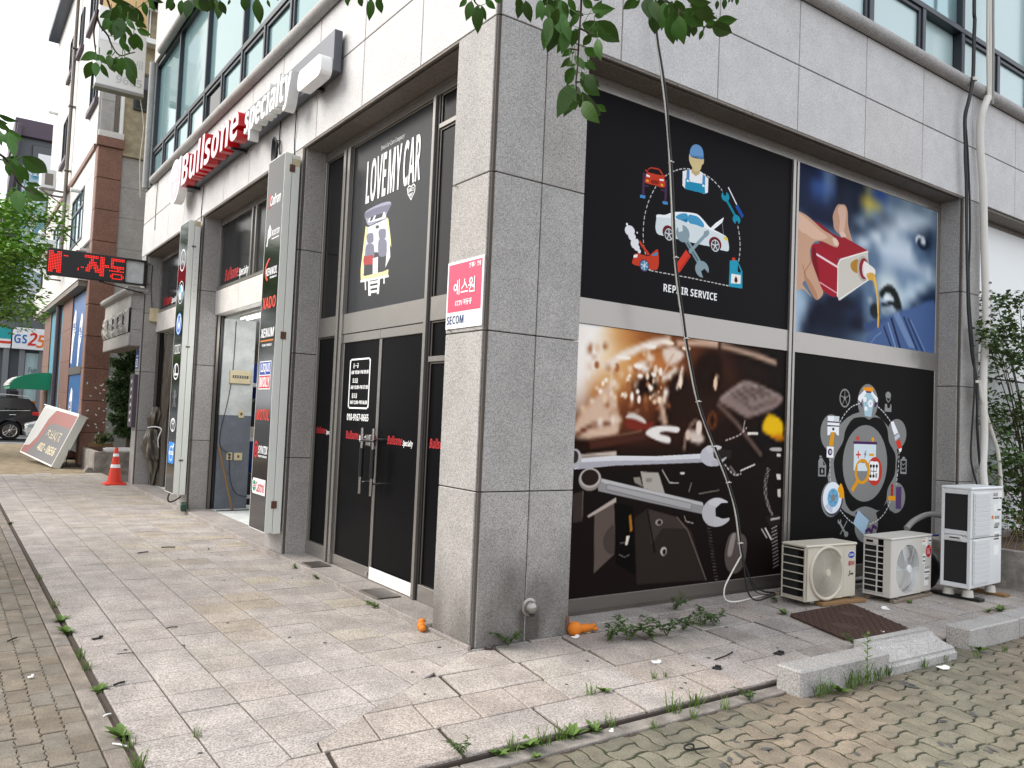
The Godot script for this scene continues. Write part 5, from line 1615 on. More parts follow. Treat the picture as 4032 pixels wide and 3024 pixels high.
	for q in [[0.51, 0.992, 0.14], [0.55, 0.695, 0.1], [0.55, 0.575, 0.12], [0.63, 0.87, 0.075], [0.67, 0.99, 0.06]]: part("printed_line", MB.new().box(V(q[0], q[1], -0.002), V(q[0] + q[2], q[1] + 0.016, -0.0016)), M.frame_dark, c)
	part("sticker", MB.new().box(V(0.49, 0.79, -0.0035), V(0.535, 0.825, -0.0025)), M.foam_orange, c, "small orange warning sticker")
	for q in [[0.10, -0.06], [w - 0.12, -0.06], [0.10, -d + 0.04], [w - 0.12, -d + 0.04]]:
		part("foot", MB.new().at(q[0], 0.03, q[1]).lathe([Vector2(0.055, 0), Vector2(0.045, 0.065), Vector2(0.02, 0.07), Vector2(0.014, 0.09), Vector2(0, 0.09)], 12), M.ac_white, c)
	for k in 2: solo("wood_board", MB.new().box(V(0, 0, -0.42), V(0.11, 0.028, 0.06), 0.003), [M.black_plastic, M.wood][k], ["dark plank under the near feet of the tall air conditioner", "brown plank under the far feet of the tall air conditioner"][k], "board", V([5.32, 5.86][k], 0.002, 0.86))
	# hoses behind the units
	var hb := [[smooth(vs([4180, 120, 60, 4300, 300, -20, 4420, 380, -60, 4600, 330, -80], 0.001)), 0.028, M.wrap_white, "wrapped white pipe between the cream and white air conditioners"],
		[smooth(vs([4160, 60, 80, 4300, 90, 20, 4420, 170, -40, 4600, 200, -90], 0.001)), 0.012, M.cable_white, "thin pale hose on the step behind the air conditioners"],
		[smooth(vs([4180, 70, 40, 4350, 60, -40, 4600, 75, -60, 5000, 68, -40, 5300, 66, 60], 0.001)), 0.018, M.cable_black, "black hose lying behind the air conditioners"],
		[smooth(vs([5180, 640, 250, 5320, 720, 260, 5480, 790, 340, 5600, 760, 480], 0.001)), 0.03, M.wrap_grey, "grey lagged pipe joining the tall air conditioner"],
		[smooth(vs([5150, 500, 200, 5300, 560, 260, 5500, 580, 420], 0.001)), 0.01, M.blue, "thin blue hose beside the grey lagged pipe"],
		[smooth(vs([5190, 250, 250, 5300, 330, 300, 5420, 340, 420], 0.001)), 0.02, M.wrap_white, "short white pipe near the dark round bag"]]
	for q in hb: solo("hose", MB.new().tube(q[0], q[1], 8), q[2], q[3], "hose", Vector3.ZERO, "hoses behind the air conditioners")
	solo("rubbish_bag", MB.new().ball(V(0, 0.2, 0), V(0.17, 0.22, 0.15), 12, 8), M.black_plastic, "dark rounded bag squeezed between white and tall air conditioners", "bag", V(5.42, 0.02, 0.32))
	# hanging cables
	var main := smooth([V(1.40, 5.35, 0.11), V(1.44, 4.87, 0.1), V(1.53, 4.5, 0.1), V(1.61, 4.14, 0.1), V(1.68, 3.77, 0.09), V(1.75, 3.21, 0.085), V(1.82, 2.8, 0.08), V(1.93, 2.42, 0.07), V(2.03, 2.12, 0.06), V(2.15, 1.82, 0.05), V(2.37, 1.44, 0.05), V(2.57, 1.13, 0.05), V(2.69, 0.88, 0.045), V(2.77, 0.59, 0.04), V(2.82, 0.45, 0.03)])
	var hc := thing("hanging_cable_bundle", "long sagging bundle of black and white cable tied up across the posters", "cable", V(0, 0, 0))
	var off := []
	for i in main.size(): off.append(main[i] + V(0.012, 0.0, 0.007) + V(0.005, 0, 0) * sin(i * 0.8))
	part("black_cable", MB.new().tube(off, 0.0105, 8), M.cable_black, hc)
	var wh := main.duplicate()
	for q in smooth(vs([2810, 470, 30, 2690, 330, 30, 2590, 210, 40, 2600, 110, 45, 2750, 72, 30, 3060, 62, -30, 3380, 62, -80], 0.001)): wh.append(q)
	part("white_cable", MB.new().tube(wh, 0.0075, 8), M.cable_white, hc)
	part("black_cable", MB.new().tube(smooth(vs([2810, 500, 40, 2850, 430, 30, 2980, 230, 20, 3190, 120, -20, 3420, 75, -60], 0.001)), 0.008, 8), M.cable_black, hc)
	part("black_cable", MB.new().tube(smooth(vs([2815, 480, 40, 2855, 280, 50, 2900, 130, 60, 3010, 66, 60, 3220, 64, 20, 3420, 66, -40], 0.001)), 0.008, 8), M.cable_black, hc)
	part("black_cable", MB.new().tube(smooth(vs([2820, 480, 40, 2940, 260, 30, 3060, 130, 10, 3240, 80, -20, 3430, 70, -70], 0.001)), 0.005, 8), M.cable_black, hc)
	for y in [4.85, 3.72, 2.95, 2.36, 1.83, 1.42, 1.12, 0.60]:
		var best := 0
		for i in main.size():
			if absf(main[i].y - y) < absf(main[best].y - y): best = i
		part("cable_tie", MB.new().tube([main[best] + V(0.004, 0.005, 0), main[best] + V(0.008, -0.004, 0.002)], 0.019, 10).box(main[best] + V(0.014, -0.003, 0.012), main[best] + V(0.036, 0.003, 0.018)), M.cable_white, hc)
	var kb := thing("riser_cable_bundle", "bundle of black cables hanging down the right pillar", "cable", V(0, 0, 0))
	var kt := [V(6.72, 8.6, 0.12), V(6.71, 6.85, 0.12), V(6.73, 6.61, 0.12), V(6.72, 6.32, 0.12), V(6.71, 5.87, 0.12), V(6.64, 5.6, 0.11), V(6.6, 5.39, 0.09)]
	var lows := [[V(6.64, 4.99, 0.08), V(6.69, 4.6, 0.08), V(6.73, 4.0, 0.07), V(6.77, 3.49, 0.07), V(6.80, 3.11, 0.07), V(6.89, 2.6, 0.08), V(6.98, 2.28, 0.1), V(7.01, 1.72, 0.1), V(7.09, 1.31, 0.1), V(7.19, 1.02, 0.1)],
		[V(6.62, 4.99, 0.08), V(6.66, 4.6, 0.08), V(6.72, 4.0, 0.07), V(6.76, 3.49, 0.07), V(6.85, 2.99, 0.08), V(6.92, 2.28, 0.1), V(6.86, 1.51, 0.1), V(6.86, 1.26, 0.12), V(6.95, 1.02, 0.15)],
		[V(6.68, 4.99, 0.09), V(6.74, 4.5, 0.09), V(6.79, 4.0, 0.08), V(6.78, 3.49, 0.08), V(6.86, 2.9, 0.08), V(6.95, 2.3, 0.1), V(7.03, 1.6, 0.1), V(7.1, 1.02, 0.12)]]
	for k in 3:
		var pl := []
		for q in kt: pl.append(q + V(0.016 * (k - 1), 0, 0.01 * (k % 2)))
		pl.append_array(lows[k])
		part("cable", MB.new().tube(smooth(pl), [0.016, 0.011, 0.012][k], 8), M.cable_black, kb)
	part("tie", MB.new().tube([V(6.715, 5.90, 0.13), V(6.715, 5.86, 0.13)], 0.034, 10), M.cable_white, kb)
	part("tie", MB.new().tube([V(6.95, 2.30, 0.1), V(6.952, 2.27, 0.1)], 0.03, 10), M.cable_white, kb)
	var wd := thing("wrapped_pipe", "white tape wrapped refrigerant pipe running down past the white board", "pipe", V(0, 0, 0))
	part("wrapped_run", MB.new().tube(smooth([V(7.12, 5.78, 0.11), V(7.02, 5.6, 0.1), V(7.0, 5.45, 0.08), V(7.02, 5.18, 0.07), V(7.09, 4.68, 0.08), V(7.14, 4.07, 0.08), V(7.17, 3.54, 0.09), V(7.19, 3.02, 0.1), V(7.12, 2.44, 0.11), V(7.1, 2.08, 0.12), V(7.14, 1.67, 0.12), V(7.08, 1.21, 0.14), V(7.05, 0.9, 0.2)]), 0.043, 10), M.wrap_white, wd)
	part("bare_run", MB.new().tube(smooth([V(7.09, 8.6, 0.12), V(7.10, 6.96, 0.12), V(7.12, 6.45, 0.12), V(7.14, 5.74, 0.12)]), 0.022, 8).tube(smooth([V(7.04, 8.6, 0.12), V(7.05, 6.96, 0.12), V(7.06, 6.45, 0.12), V(7.10, 5.74, 0.12)]), 0.017, 8), M.cable_white, wd)
	part("grey_run", MB.new().tube(smooth([V(7.14, 8.6, 0.13), V(7.15, 6.96, 0.13), V(7.17, 6.45, 0.13), V(7.18, 5.70, 0.13)]), 0.022, 8), M.wrap_grey, wd)
	for k in 7: part("torn_tape", MB.new().at(7.185, 3.5 - 0.1 * k, 0.14, 0, 0, 0.4 * sin(k * 2.0)).box(V(-0.02, -0.012, 0), V(0.03, 0.012, 0.004)), M.wrap_grey if k % 2 else M.black_plastic, wd)
	solo("grey_conduit", MB.new().tube(smooth([V(6.99, 2.3, 0.12), V(7.07, 2.05, 0.12), V(7.3, 1.67, 0.14), V(7.43, 1.39, 0.16), V(7.43, 0.9, 0.2)]), 0.024, 8), M.cable_white, "pale conduit bending outward from the cable tie on the right pillar", "pipe")
	# manhole cover
	var mh := thing("manhole_cover", "large rusty brown inspection cover with raised pattern in front of the units", "manhole cover", V(3.36, 0.002, 0.775), 0.0)
	var o := PackedVector2Array()
	for q in [[-0.345, -0.385, 0.06], [0.6, -0.39, 0.09], [0.20, 0.385, 0.07], [-0.62, 0.37, 0.10]]: pass
	var cs := [Vector2(-0.36, 0.385), Vector2(0.61, 0.385), Vector2(0.17, -0.42), Vector2(-0.65, -0.37)]
	for i in 4:
		var p: Vector2 = cs[i]
		var pr: Vector2 = (cs[(i + 3) % 4] - p).normalized() * 0.09
		var nx: Vector2 = (cs[(i + 1) % 4] - p).normalized() * 0.09
		for k in 5:
			var t := k / 4.0
			o.append((p + pr).lerp(p, t).lerp(p.lerp(p + nx, t), t))
	var pb := MB.new()
	pb.t = Transform3D(Basis(V(1, 0, 0), -PI / 2), Vector3.ZERO)
	pb.prism(o, 0.0, 0.016)
	part("plate", pb, M.rust, mh)
	var rs := MB.new()
	var r3 := RandomNumberGenerator.new(); r3.seed = 2
	for i in 30:
		for j in 24:
			var u := Vector2(-0.66 + 0.043 * i, -0.42 + 0.034 * j)
			if not Geometry2D.is_point_in_polygon(u, o): continue
			if minf((u - Vector2(-0.28, -0.1)).length(), (u - Vector2(0.18, 0.12)).length()) < 0.105: continue
			rs.at(u.x, 0.016, -u.y, 0.0 if (i + j) % 2 == 0 else PI / 2)
			rs.box(V(-0.014, 0, -0.005), V(0.014, 0.004, 0.005), 0.001)
	tag(part("raised_pattern", rs, M.rust, mh), "", "", "", "stuff")
	for q in [[-0.28, 0.1], [0.18, -0.12]]: part("lifting_cap", MB.new().at(q[0], 0.016, q[1]).lathe([Vector2(0.098, 0), Vector2(0.095, 0.004), Vector2(0.078, 0.004), Vector2(0.075, 0.001), Vector2(0.0, 0.003)], 24), M.rust, mh)
	# loose kerb stones
	var kl := ["long grey granite kerb block in the foreground with grass along its foot", "grey granite kerb block standing before the tall air conditioner", "kerb block at the right edge of the view"]
	var kp := [[1.33, 0.96, 0.05], [3.515, 0.82, 0.03], [4.36, 1.2, -0.02]]
	for i in 3:
		var kb2 := MB.new()
		kb2.col = tint(0.86, 0.98, 0.02)
		kb2.box(V(0, -0.05, -0.19), V(kp[i][1], 0.125, 0.0), 0.012)
		solo("kerb_block", kb2, M.granite_grey, kl[i], "kerb stone", V(kp[i][0], 0, 1.69 + (0.0 if i == 0 else -0.02)), "loose kerb stones", kp[i][2] * -0.5)
	var cm := MB.new()
	cm.col = Color(1.05, 1.03, 1.0)
	var prof := p2([0.0, -0.05, 0.27, -0.05, 0.27, 0.015, 0.25, 0.03, 0.25, 0.045, 0.225, 0.055, 0.15, 0.075, 0.10, 0.10, 0.085, 0.12, 0.06, 0.125, 0.06, 0.14, 0.0, 0.14])
	cm.t = Transform3D(Basis(V(0, 0, 1), V(0, 1, 0), V(-1, 0, 0)), Vector3.ZERO)
	cm.prism(prof, -0.88, 0.0)
	solo("moulded_stone", cm, M.granite_grey, "upturned moulded granite cornice stone lying beside the manhole cover", "stone block", V(2.30, 0, 1.44), "", -0.03)
	# concrete planter
	var pl := thing("concrete_planter", "low grey concrete planter at the right edge with dead stems", "planter", V(6.4, 0, 0))
	var pw := MB.new()
	pw.box(V(0, -0.05, -0.25), V(0.1, 0.42, 2.4), 0.01); pw.box(V(0.1, -0.05, 2.3), V(2.2, 0.42, 2.4), 0.01); pw.box(V(2.2, -0.05, -0.25), V(2.3, 0.42, 2.4), 0.01); pw.box(V(0.1, -0.05, -0.25), V(2.2, 0.42, -0.15), 0.01)
	part("wall", pw, M.concrete, pl)
	tag(part("soil", MB.new().box(V(0.1, 0.0, -0.15), V(2.2, 0.34, 2.3)), M.soil, pl), "", "", "", "stuff")
	var ds := MB.new()
	r3.seed = 9
	for k in 26:
		var p := V(r3.randf_range(0.15, 1.0), 0.34, r3.randf_range(0.2, 1.6))
		var e := p + V(r3.randf_range(-0.2, 0.2), r3.randf_range(0.2, 0.6), r3.randf_range(-0.2, 0.2))
		ds.tube([p, p.lerp(e, 0.5) + V(0.03, 0, 0.02), e], 0.004, 5, 0.0015)
	part("dead_stem", ds, M.wood, pl)
	for k in 3: part("litter_scrap", MB.new().at(0.25 + 0.2 * k, 0.345, 0.7 + 0.15 * k, k * 1.3).box(V(-0.05, 0, -0.02), V(0.05, 0.01, 0.03)), M.paper, pl)

func arc_pts(cx: float, cy: float, r: float, a0: float, a1: float, z: float) -> Array:
	var q := []
	for i in 33:
		var a := lerpf(a0, a1, i / 32.0)
		q.append(V(cx + r * cos(a), cy + r * sin(a), z))
	return q

func edge_pt(a: float, cx: float, cy: float, x0: float, x1: float, y0: float, y1: float) -> Vector2:
	var d := Vector2(cos(a), sin(a))
	var t := INF
	if d.x > 0.0001: t = minf(t, (x1 - cx) / d.x)
	if d.x < -0.0001: t = minf(t, (x0 - cx) / d.x)
	if d.y > 0.0001: t = minf(t, (y1 - cy) / d.y)
	if d.y < -0.0001: t = minf(t, (y0 - cy) / d.y)
	return Vector2(cx, cy) + d * t

func holed_plate(b: MB, fx: float, fy: float, fr: float, x0: float, x1: float, y0: float, y1: float) -> void:
	for k in 48:
		var a0 := TAU * k / 48.0
		var a1 := TAU * (k + 1) / 48.0
		var e0 := edge_pt(a0, fx, fy, x0, x1, y0, y1)
		var e1 := edge_pt(a1, fx, fy, x0, x1, y0, y1)
		var i0 := Vector2(fx + fr * cos(a0), fy + fr * sin(a0))
		var i1 := Vector2(fx + fr * cos(a1), fy + fr * sin(a1))
		b.quad(V(i0.x, i0.y, 0), V(e0.x, e0.y, 0), V(e1.x, e1.y, 0), V(i1.x, i1.y, 0))
		b.quad(V(i0.x, i0.y, 0), V(i1.x, i1.y, 0), V(i1.x, i1.y, -0.05), V(i0.x, i0.y, -0.05))
		if absf(e0.x - e1.x) > 0.0001 and absf(e0.y - e1.y) > 0.0001:
			var c := Vector2(x1 if maxf(e0.x, e1.x) > fx else x0, y1 if maxf(e0.y, e1.y) > fy else y0)
			b.tri(V(e0.x, e0.y, 0), V(c.x, c.y, 0), V(e1.x, e1.y, 0))

# ---------------------------------------------------------------- the street beyond
func window_set(par: Node, x: float, z0: float, z1: float, y0: float, y1: float, cols: int, split: float, m: Material) -> void:   # a window in a wall that faces the street (outward is -x)
	var w := MB.new()
	w.box(V(x - 0.04, y0, z0), V(x + 0.06, y1, z0 + 0.06)); w.box(V(x - 0.04, y0, z1 - 0.06), V(x + 0.06, y1, z1))
	w.box(V(x - 0.04, y0, z0 + 0.06), V(x + 0.06, y0 + 0.06, z1 - 0.06)); w.box(V(x - 0.04, y1 - 0.06, z0 + 0.06), V(x + 0.06, y1, z1 - 0.06))
	for k in range(1, cols): w.box(V(x - 0.03, y0 + 0.06, lerpf(z0, z1, float(k) / cols) - 0.03), V(x + 0.05, y1 - 0.06, lerpf(z0, z1, float(k) / cols) + 0.03))
	if split > 0: w.box(V(x - 0.035, split - 0.03, z0 + 0.06), V(x + 0.05, split + 0.03, z1 - 0.06))
	var f := part("window", w, M.frame_dark, par)
	part("pane", MB.new().box(V(x - 0.005, y0 + 0.05, z0 + 0.05), V(x + 0.02, y1 - 0.05, z1 - 0.05)), m, f)

func build_far_left() -> void:
	neighbour()
	var z := 0.0
	# concrete planter between the two buildings, rubble, pipes, cone
	var pl := thing("concrete_planter", "stained concrete planter holding a conifer behind the traffic cone", "planter", V(-0.19, 0, -17.55))
	var pw := MB.new()
	pw.box(V(0, -0.05, 1.88), V(1.6, 0.47, 2.0), 0.01); pw.box(V(0, -0.05, 0), V(0.12, 0.47, 1.88), 0.01)
	part("wall", pw, M.concrete, pl)
	tag(part("soil", MB.new().box(V(0.12, 0, 0), V(1.6, 0.36, 1.88)), M.soil, pl), "", "", "", "stuff")
	var pp := []
	for k in 16:
		var y := 0.485 + 0.022 * (k / 5) + 0.004 * (k % 3)
		var zc := -15.66 - 0.038 * (k % 5) - 0.01 * (k / 5)
		pp.append(V(0.02 + 0.03 * sin(k * 2.0), y, zc))
		var t := solo("plastic_pipe", MB.new().tube([V(0, 0, 0), V(0.75, 0.01 * sin(k), -0.02)], 0.012, 8), M.white_paint, "thin white plastic pipe in the pile on the concrete planter rim", "pipe", V(0.05 + 0.04 * sin(k * 2.3), y, zc), "white pipes piled on the planter")
	solo("wood_board", MB.new().box(V(0, 0, 0), V(0.55, 0.09, 0.04), 0.004), M.wood, "weathered board lying across the planter at the brown pillar", "board", V(-0.1, 0.5, -17.2))
	solo("broken_moulding", MB.new().box(V(-0.16, -0.03, -0.28), V(0.0, 0.06, 0.0), 0.01).box(V(-0.12, 0.06, -0.26), V(-0.02, 0.11, -0.02), 0.01), M.concrete, "broken stone moulding on the ground at the planter corner", "rubble", V(-0.19, 0, -15.6))
	var cn := thing("traffic_cone", "orange traffic cone with two white bands standing before the last pillar", "traffic cone", V(-0.225, 0.0, -12.62))
	var base := MB.new()
	base.box(V(-0.2, 0.0, -0.2), V(0.2, 0.03, 0.2), 0.01)
	base.lathe([Vector2(0.165, 0.03), Vector2(0.16, 0.055), Vector2(0.14, 0.06)], 20)
	part("base", base, M.cone_orange, cn)
	var r := func(y: float) -> float: return lerpf(0.132, 0.028, (y - 0.06) / 0.66)
	var cb := MB.new()
	for q in [[0.06, 0.33], [0.395, 0.55], [0.605, 0.72]]: cb.lathe([Vector2(r.call(q[0]), q[0]), Vector2(r.call(q[1]), q[1])], 24)
	cb.lathe([Vector2(0.028, 0.72), Vector2(0.018, 0.722), Vector2(0.018, 0.70)], 20)
	part("cone", cb, M.cone_orange, cn)
	for q in [[0.33, 0.395], [0.55, 0.605]]: part("white_band", MB.new().lathe([Vector2(r.call(q[0]) + 0.002, q[0]), Vector2(r.call(q[1]) + 0.002, q[1])], 24), M.vinyl_white, cn)
	# fallen signboard leaning on the neighbour's corner
	var fs := thing("fallen_signboard", "old grey, red and white signboard leaning tilted against the neighbour's wall", "signboard", V(-0.86, 0.0, -17.2))
	var sx := Transform3D()
	var ex := V(0.46, -0.19, 2.8).normalized()          # along the lower edge, towards the viewer
	var ey := V(0.46, 1.235, -0.30)
	ey = (ey - ex * ey.dot(ex)).normalized()
	sx = Transform3D(Basis(ex * 0.89, ey * 0.95, ex.cross(ey)), V(0, 0.01, 0))
	var sb := MB.new(); sb.t = sx
	sb.box(V(-3.2, 0.0, -0.20), V(0.0, 1.42, 0.0), 0.006)
	part("case", sb, M.box_grey, fs)
	for q in [[-3.2, 1.42, 0.0, 1.45]]:
		var e := MB.new(); e.t = sx
		e.box(V(q[0] - 0.1, q[1], -0.22), V(q[2] + 0.02, q[3], 0.02), 0.004); e.box(V(-0.001, 0.0, -0.11), V(0.004, 1.42, -0.09))
		part("top_rail", e, M.white_paint, fs)
	var lt := func(pts: Array, hex: String, d: float) -> void:
		var b := MB.new(); b.t = sx
		b.prism(p2(pts), 0.0, d)
		part("painted_panel", b, mat("sign_" + hex, "#" + hex, 0.6), fs)
	lt.call([-3.15, 0.04, -0.04, 0.04, -0.04, 1.38, -3.15, 1.38], "b4b4b1", 0.002)
	lt.call([-3.15, 0.04, -0.04, 0.04, -0.04, 1.38, -1.95, 1.38, -2.25, 1.1, -2.4, 0.55, -2.7, 0.28, -3.15, 0.22], "8f5650", 0.003)
	lt.call([-2.6, 0.05, -0.05, 0.05, -0.05, 1.02, -1.7, 1.02, -2.0, 0.86, -2.1, 0.5, -2.35, 0.24], "666567", 0.004)
	strokes("lettering", ["0.1,0.8,0.9,0.8|0.5,0.8,0.1,0.3|0.5,0.6,0.9,0.3|0.5,1,0.5,0.8", "0.2,0.9,0.2,0.5,0.8,0.5|0.8,1,0.8,0.1|0.1,0.2,0.9,0.2", "0.1,0.9,0.1,0.1|0.5,0.9,0.2,0.4,0.8,0.2|0.9,1,0.9,0", "0.1,0.9,0.8,0.9,0.4,0.1|0.45,0.6,0.9,0.1"], fs, M.cream, sx * Transform3D(Basis(), V(-1.75, 0.60, 0.0045)), 0.3, 0.26, 0.1, 0.16)
	letters("lettering", "402 - 0656", fs, M.cream, sx * Transform3D(Basis(), V(-1.9, 0.24, 0.0045)), 1.6, 0.22, 0.001)
	for k in 3:
		var hk := MB.new(); hk.t = sx
		hk.tube([V(-2.4 + 0.9 * k, 1.45, -0.1), V(-2.38 + 0.9 * k, 1.53, -0.1), V(-2.30 + 0.9 * k, 1.53, -0.1), V(-2.28 + 0.9 * k, 1.45, -0.1)], 0.01, 6)
		part("hook", hk, M.steel_dull, fs)
	var prop := MB.new()
	prop.tube([V(0.30, 0.02, 0.0), V(0.44, 1.05, -0.1)], 0.012, 6).tube([V(0.36, 0.02, -0.5), V(0.5, 1.05, -0.5)], 0.012, 6).tube([V(0.32, 0.35, -0.05), V(0.40, 0.55, -0.5)], 0.01, 6)
	part("prop_frame", prop, M.rubber, fs)
	# cars on the crossing street
	suv()
	white_car()
	shops_beyond()

func neighbour() -> void:
	var o := thing("neighbour_building", "white granite clad building with brown stone corner pillar and blue filmed shop windows", "building")
	var X := -0.25
	var W: Material = M.white_granite
	var core := MB.new()
	core.box(V(X + 0.05, 4.5, -29.9), V(9, 15.1, -17.75)); core.box(V(0.5, -0.05, -28.0), V(9, 4.5, -17.75))
	part("wall_core", core, M.core, o)
	# brown corner pillar
	for k in 10:
		var y0 := 0.02 + 0.8 * k
		gpanel(o, V(X, y0 + 0.006, -17.62), V(0.30, y0 + 0.794, -17.3 - 0.3), M.granite_brown, 0.92, 1.08, 0.008)
		gpanel(o, V(X - 0.005, y0 + 0.006, -18.05), V(X + 0.03, y0 + 0.794, -17.625), M.granite_brown, 0.92, 1.08, 0.008)
		part("joint", MB.new().box(V(X + 0.02, y0, -18.0), V(0.28, y0 + 0.01, -17.63)), M.core, o)
	gpanel(o, V(X - 0.05, 8.02, -17.66), V(0.33, 8.26, -17.55), M.granite_brown)
	gpanel(o, V(X - 0.02, 8.265, -17.66), V(0.31, 8.42, -17.58), W)
	# pale panels over it, beige recessed flank with window and downpipe, grey flank
	for k in 9: gpanel(o, V(X, 8.43 + 0.76 * k, -17.66), V(0.06, 9.185 + 0.76 * k, -17.6), M.granite_grey, 1.0, 1.1)
	for k in 10:
		gpanel(o, V(0.305, 0.02 + 0.785 * k, -17.72), V(1.7, 0.80 + 0.785 * k, -17.66), M.granite_grey, 0.9, 1.02)
		gpanel(o, V(1.705, 0.02 + 0.785 * k, -17.72), V(4.5, 0.80 + 0.785 * k, -17.66), M.granite_grey, 0.9, 1.02)
	part("ledge", MB.new().box(V(0.3, 7.87, -17.76), V(5, 7.95, -17.6), 0.01), M.beige_plaster, o)
	part("flank_wall", MB.new().box(V(0.06, 7.95, -17.80), V(6, 15.1, -17.74)), M.beige_plaster, o)
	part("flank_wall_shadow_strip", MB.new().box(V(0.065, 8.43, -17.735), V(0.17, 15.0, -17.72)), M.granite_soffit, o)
	part("downpipe", MB.new().tube([V(0.24, 8.43, -17.68), V(0.24, 15.0, -17.68)], 0.05, 10), M.white_paint, o)
	for y in [9.6, 12.4]:
		var w := part("window", MB.new().box(V(0.50, y - 0.45, -17.74), V(1.9, y + 0.55, -17.69), 0.01), M.frame_dark, o)
		part("pane", MB.new().box(V(0.56, y - 0.38, -17.70), V(1.84, y + 0.48, -17.686)), M.glass_dark, w)
	var rail := MB.new()
	for k in 8: rail.tube([V(0.55 + 0.18 * k, 11.0, -17.5), V(0.55 + 0.18 * k, 11.75, -17.5)], 0.014, 6)
	rail.box(V(0.45, 10.86, -17.75), V(2.0, 11.0, -17.42), 0.01).box(V(0.45, 11.75, -17.53), V(2.0, 11.8, -17.47), 0.005)
	part("balcony_rail", rail, M.white_paint, o)
	part("grey_tank", MB.new().at(0.75, 11.85, -17.45).lathe([Vector2(0.30, 0), Vector2(0.34, 0.1), Vector2(0.34, 1.05), Vector2(0.28, 1.15), Vector2(0, 1.18)], 16), M.sign_grey, o)
	# street face: pale panels in courses
	for k in 16:
		var z1 := -18.06 - 0.74 * k
		for r in 9:
			var y0 := 8.18 + 0.77 * r
			gpanel(o, V(X, y0, z1 - 0.735), V(X + 0.05, y0 + 0.764, z1), W, 0.98, 1.06)
	gpanel(o, V(X - 0.05, 8.02, -29.9), V(X + 0.05, 8.17, -18.06), M.granite_brown)
	# parapet eaves
	part("eaves", MB.new().box(V(X - 0.35, 15.1, -30.0), V(9, 15.35, -17.5), 0.02), M.sign_grey, o)
	# second storey with windows, pink tinted panels between
	for k in 16:
		var z1 := -18.06 - 0.74 * k
		gpanel(o, V(X, 7.45, z1 - 0.735), V(X + 0.05, 8.015, z1), W, 0.96, 1.04)
		gpanel(o, V(X, 5.72, z1 - 0.735), V(X + 0.05, 5.98, z1), W, 0.96, 1.04)
	for q in [[-19.7, -18.06], [-24.05, -22.1], [-29.9, -26.95]]:
		for k in 2: gpanel(o, V(X, 5.985 + 0.73 * k, q[0]), V(X + 0.05, 6.71 + 0.73 * k, q[1]), W, 0.94, 1.0)
	window_set(o, X + 0.02, -22.1, -19.7, 5.99, 7.44, 3, 6.95, M.glass_teal)
	window_set(o, X + 0.02, -26.95, -24.05, 5.99, 7.44, 3, 6.95, M.glass_teal)
	# upper windows with brown sills
	for q in [[-19.55, -18.35, 9.42, 10.5], [-25.75, -24.4, 9.4, 10.8], [-20.7, -19.4, 12.1, 13.6], [-25.3, -24.4, 12.2, 13.4], [-22.9, -22.2, 12.2, 13.4]]:
		window_set(o, X - 0.01, q[0], q[1], q[2], q[3], 2, 0, M.glass_dark)
		part("sill", MB.new().box(V(X - 0.10, q[2] - 0.16, q[0] - 0.2), V(X + 0.02, q[2] - 0.01, q[1] + 0.2), 0.01), M.purple_brown, o)
	part("downpipe", MB.new().tube([V(X - 0.12, 4.7, -23.15), V(X - 0.12, 14.2, -23.15)], 0.055, 10).box(V(X - 0.26, 14.2, -23.35), V(X, 14.6, -22.95), 0.02), M.steel_dull, o)
	for y in [8.6, 10.6, 12.4]: part("pipe_clip", MB.new().box(V(X - 0.19, y, -23.25), V(X, y + 0.03, -23.05)), M.steel_dull, o)
	for q in [[-28.6, 12.0], [-27.6, 9.4], [-20.3, 7.4]]: part("wall_lamp", MB.new().tube([V(X, q[1], q[0]), V(X - 0.28, q[1], q[0])], 0.06, 8), M.white_paint, o)
	# white canopy band over the shop, brown piers and blue filmed windows
	for k in 6: gpanel(o, V(X - 0.22, 4.64, -18.0 - 2.0 * (k + 1)), V(X + 0.06, 5.45, -18.0 - 2.0 * k - 0.006), W, 0.95, 1.05)
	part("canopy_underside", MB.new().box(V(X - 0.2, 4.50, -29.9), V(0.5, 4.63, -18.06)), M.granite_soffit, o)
	for q in [[-22.7, -20.6], [-24.1, -23.3], [-28.0, -26.0]]:
		for k in 5: gpanel(o, V(X, 0.02 + 0.9 * k, q[0]), V(X + 0.5, 0.915 + 0.9 * k, q[1]), M.granite_brown, 0.85, 1.0)
	part("drainpipe", MB.new().tube([V(X - 0.05, 0, -23.4), V(X - 0.05, 4.5, -23.4)], 0.07, 8), M.purple_brown, o)
	var blue := mat("blue_film", "#2c5f9a", 0.3)
	for q in [[-20.6, -18.1, 0.3, 2.3], [-20.6, -18.1, 2.5, 4.45], [-26.0, -24.1, 0.3, 4.45], [-23.3, -22.7, 0.3, 4.45]]:
		part("window_film", MB.new().box(V(X + 0.03, q[2], q[0]), V(X + 0.07, q[3], q[1])), blue if q[0] > -23 else mat("teal_film", "#5fa0b8", 0.3), o)
	part("transom", MB.new().box(V(X - 0.01, 2.3, -20.6), V(0.2, 2.5, -18.1)), M.steel_dull, o)
	var fx := Transform3D(LEFT, V(X + 0.028, 0, 0))
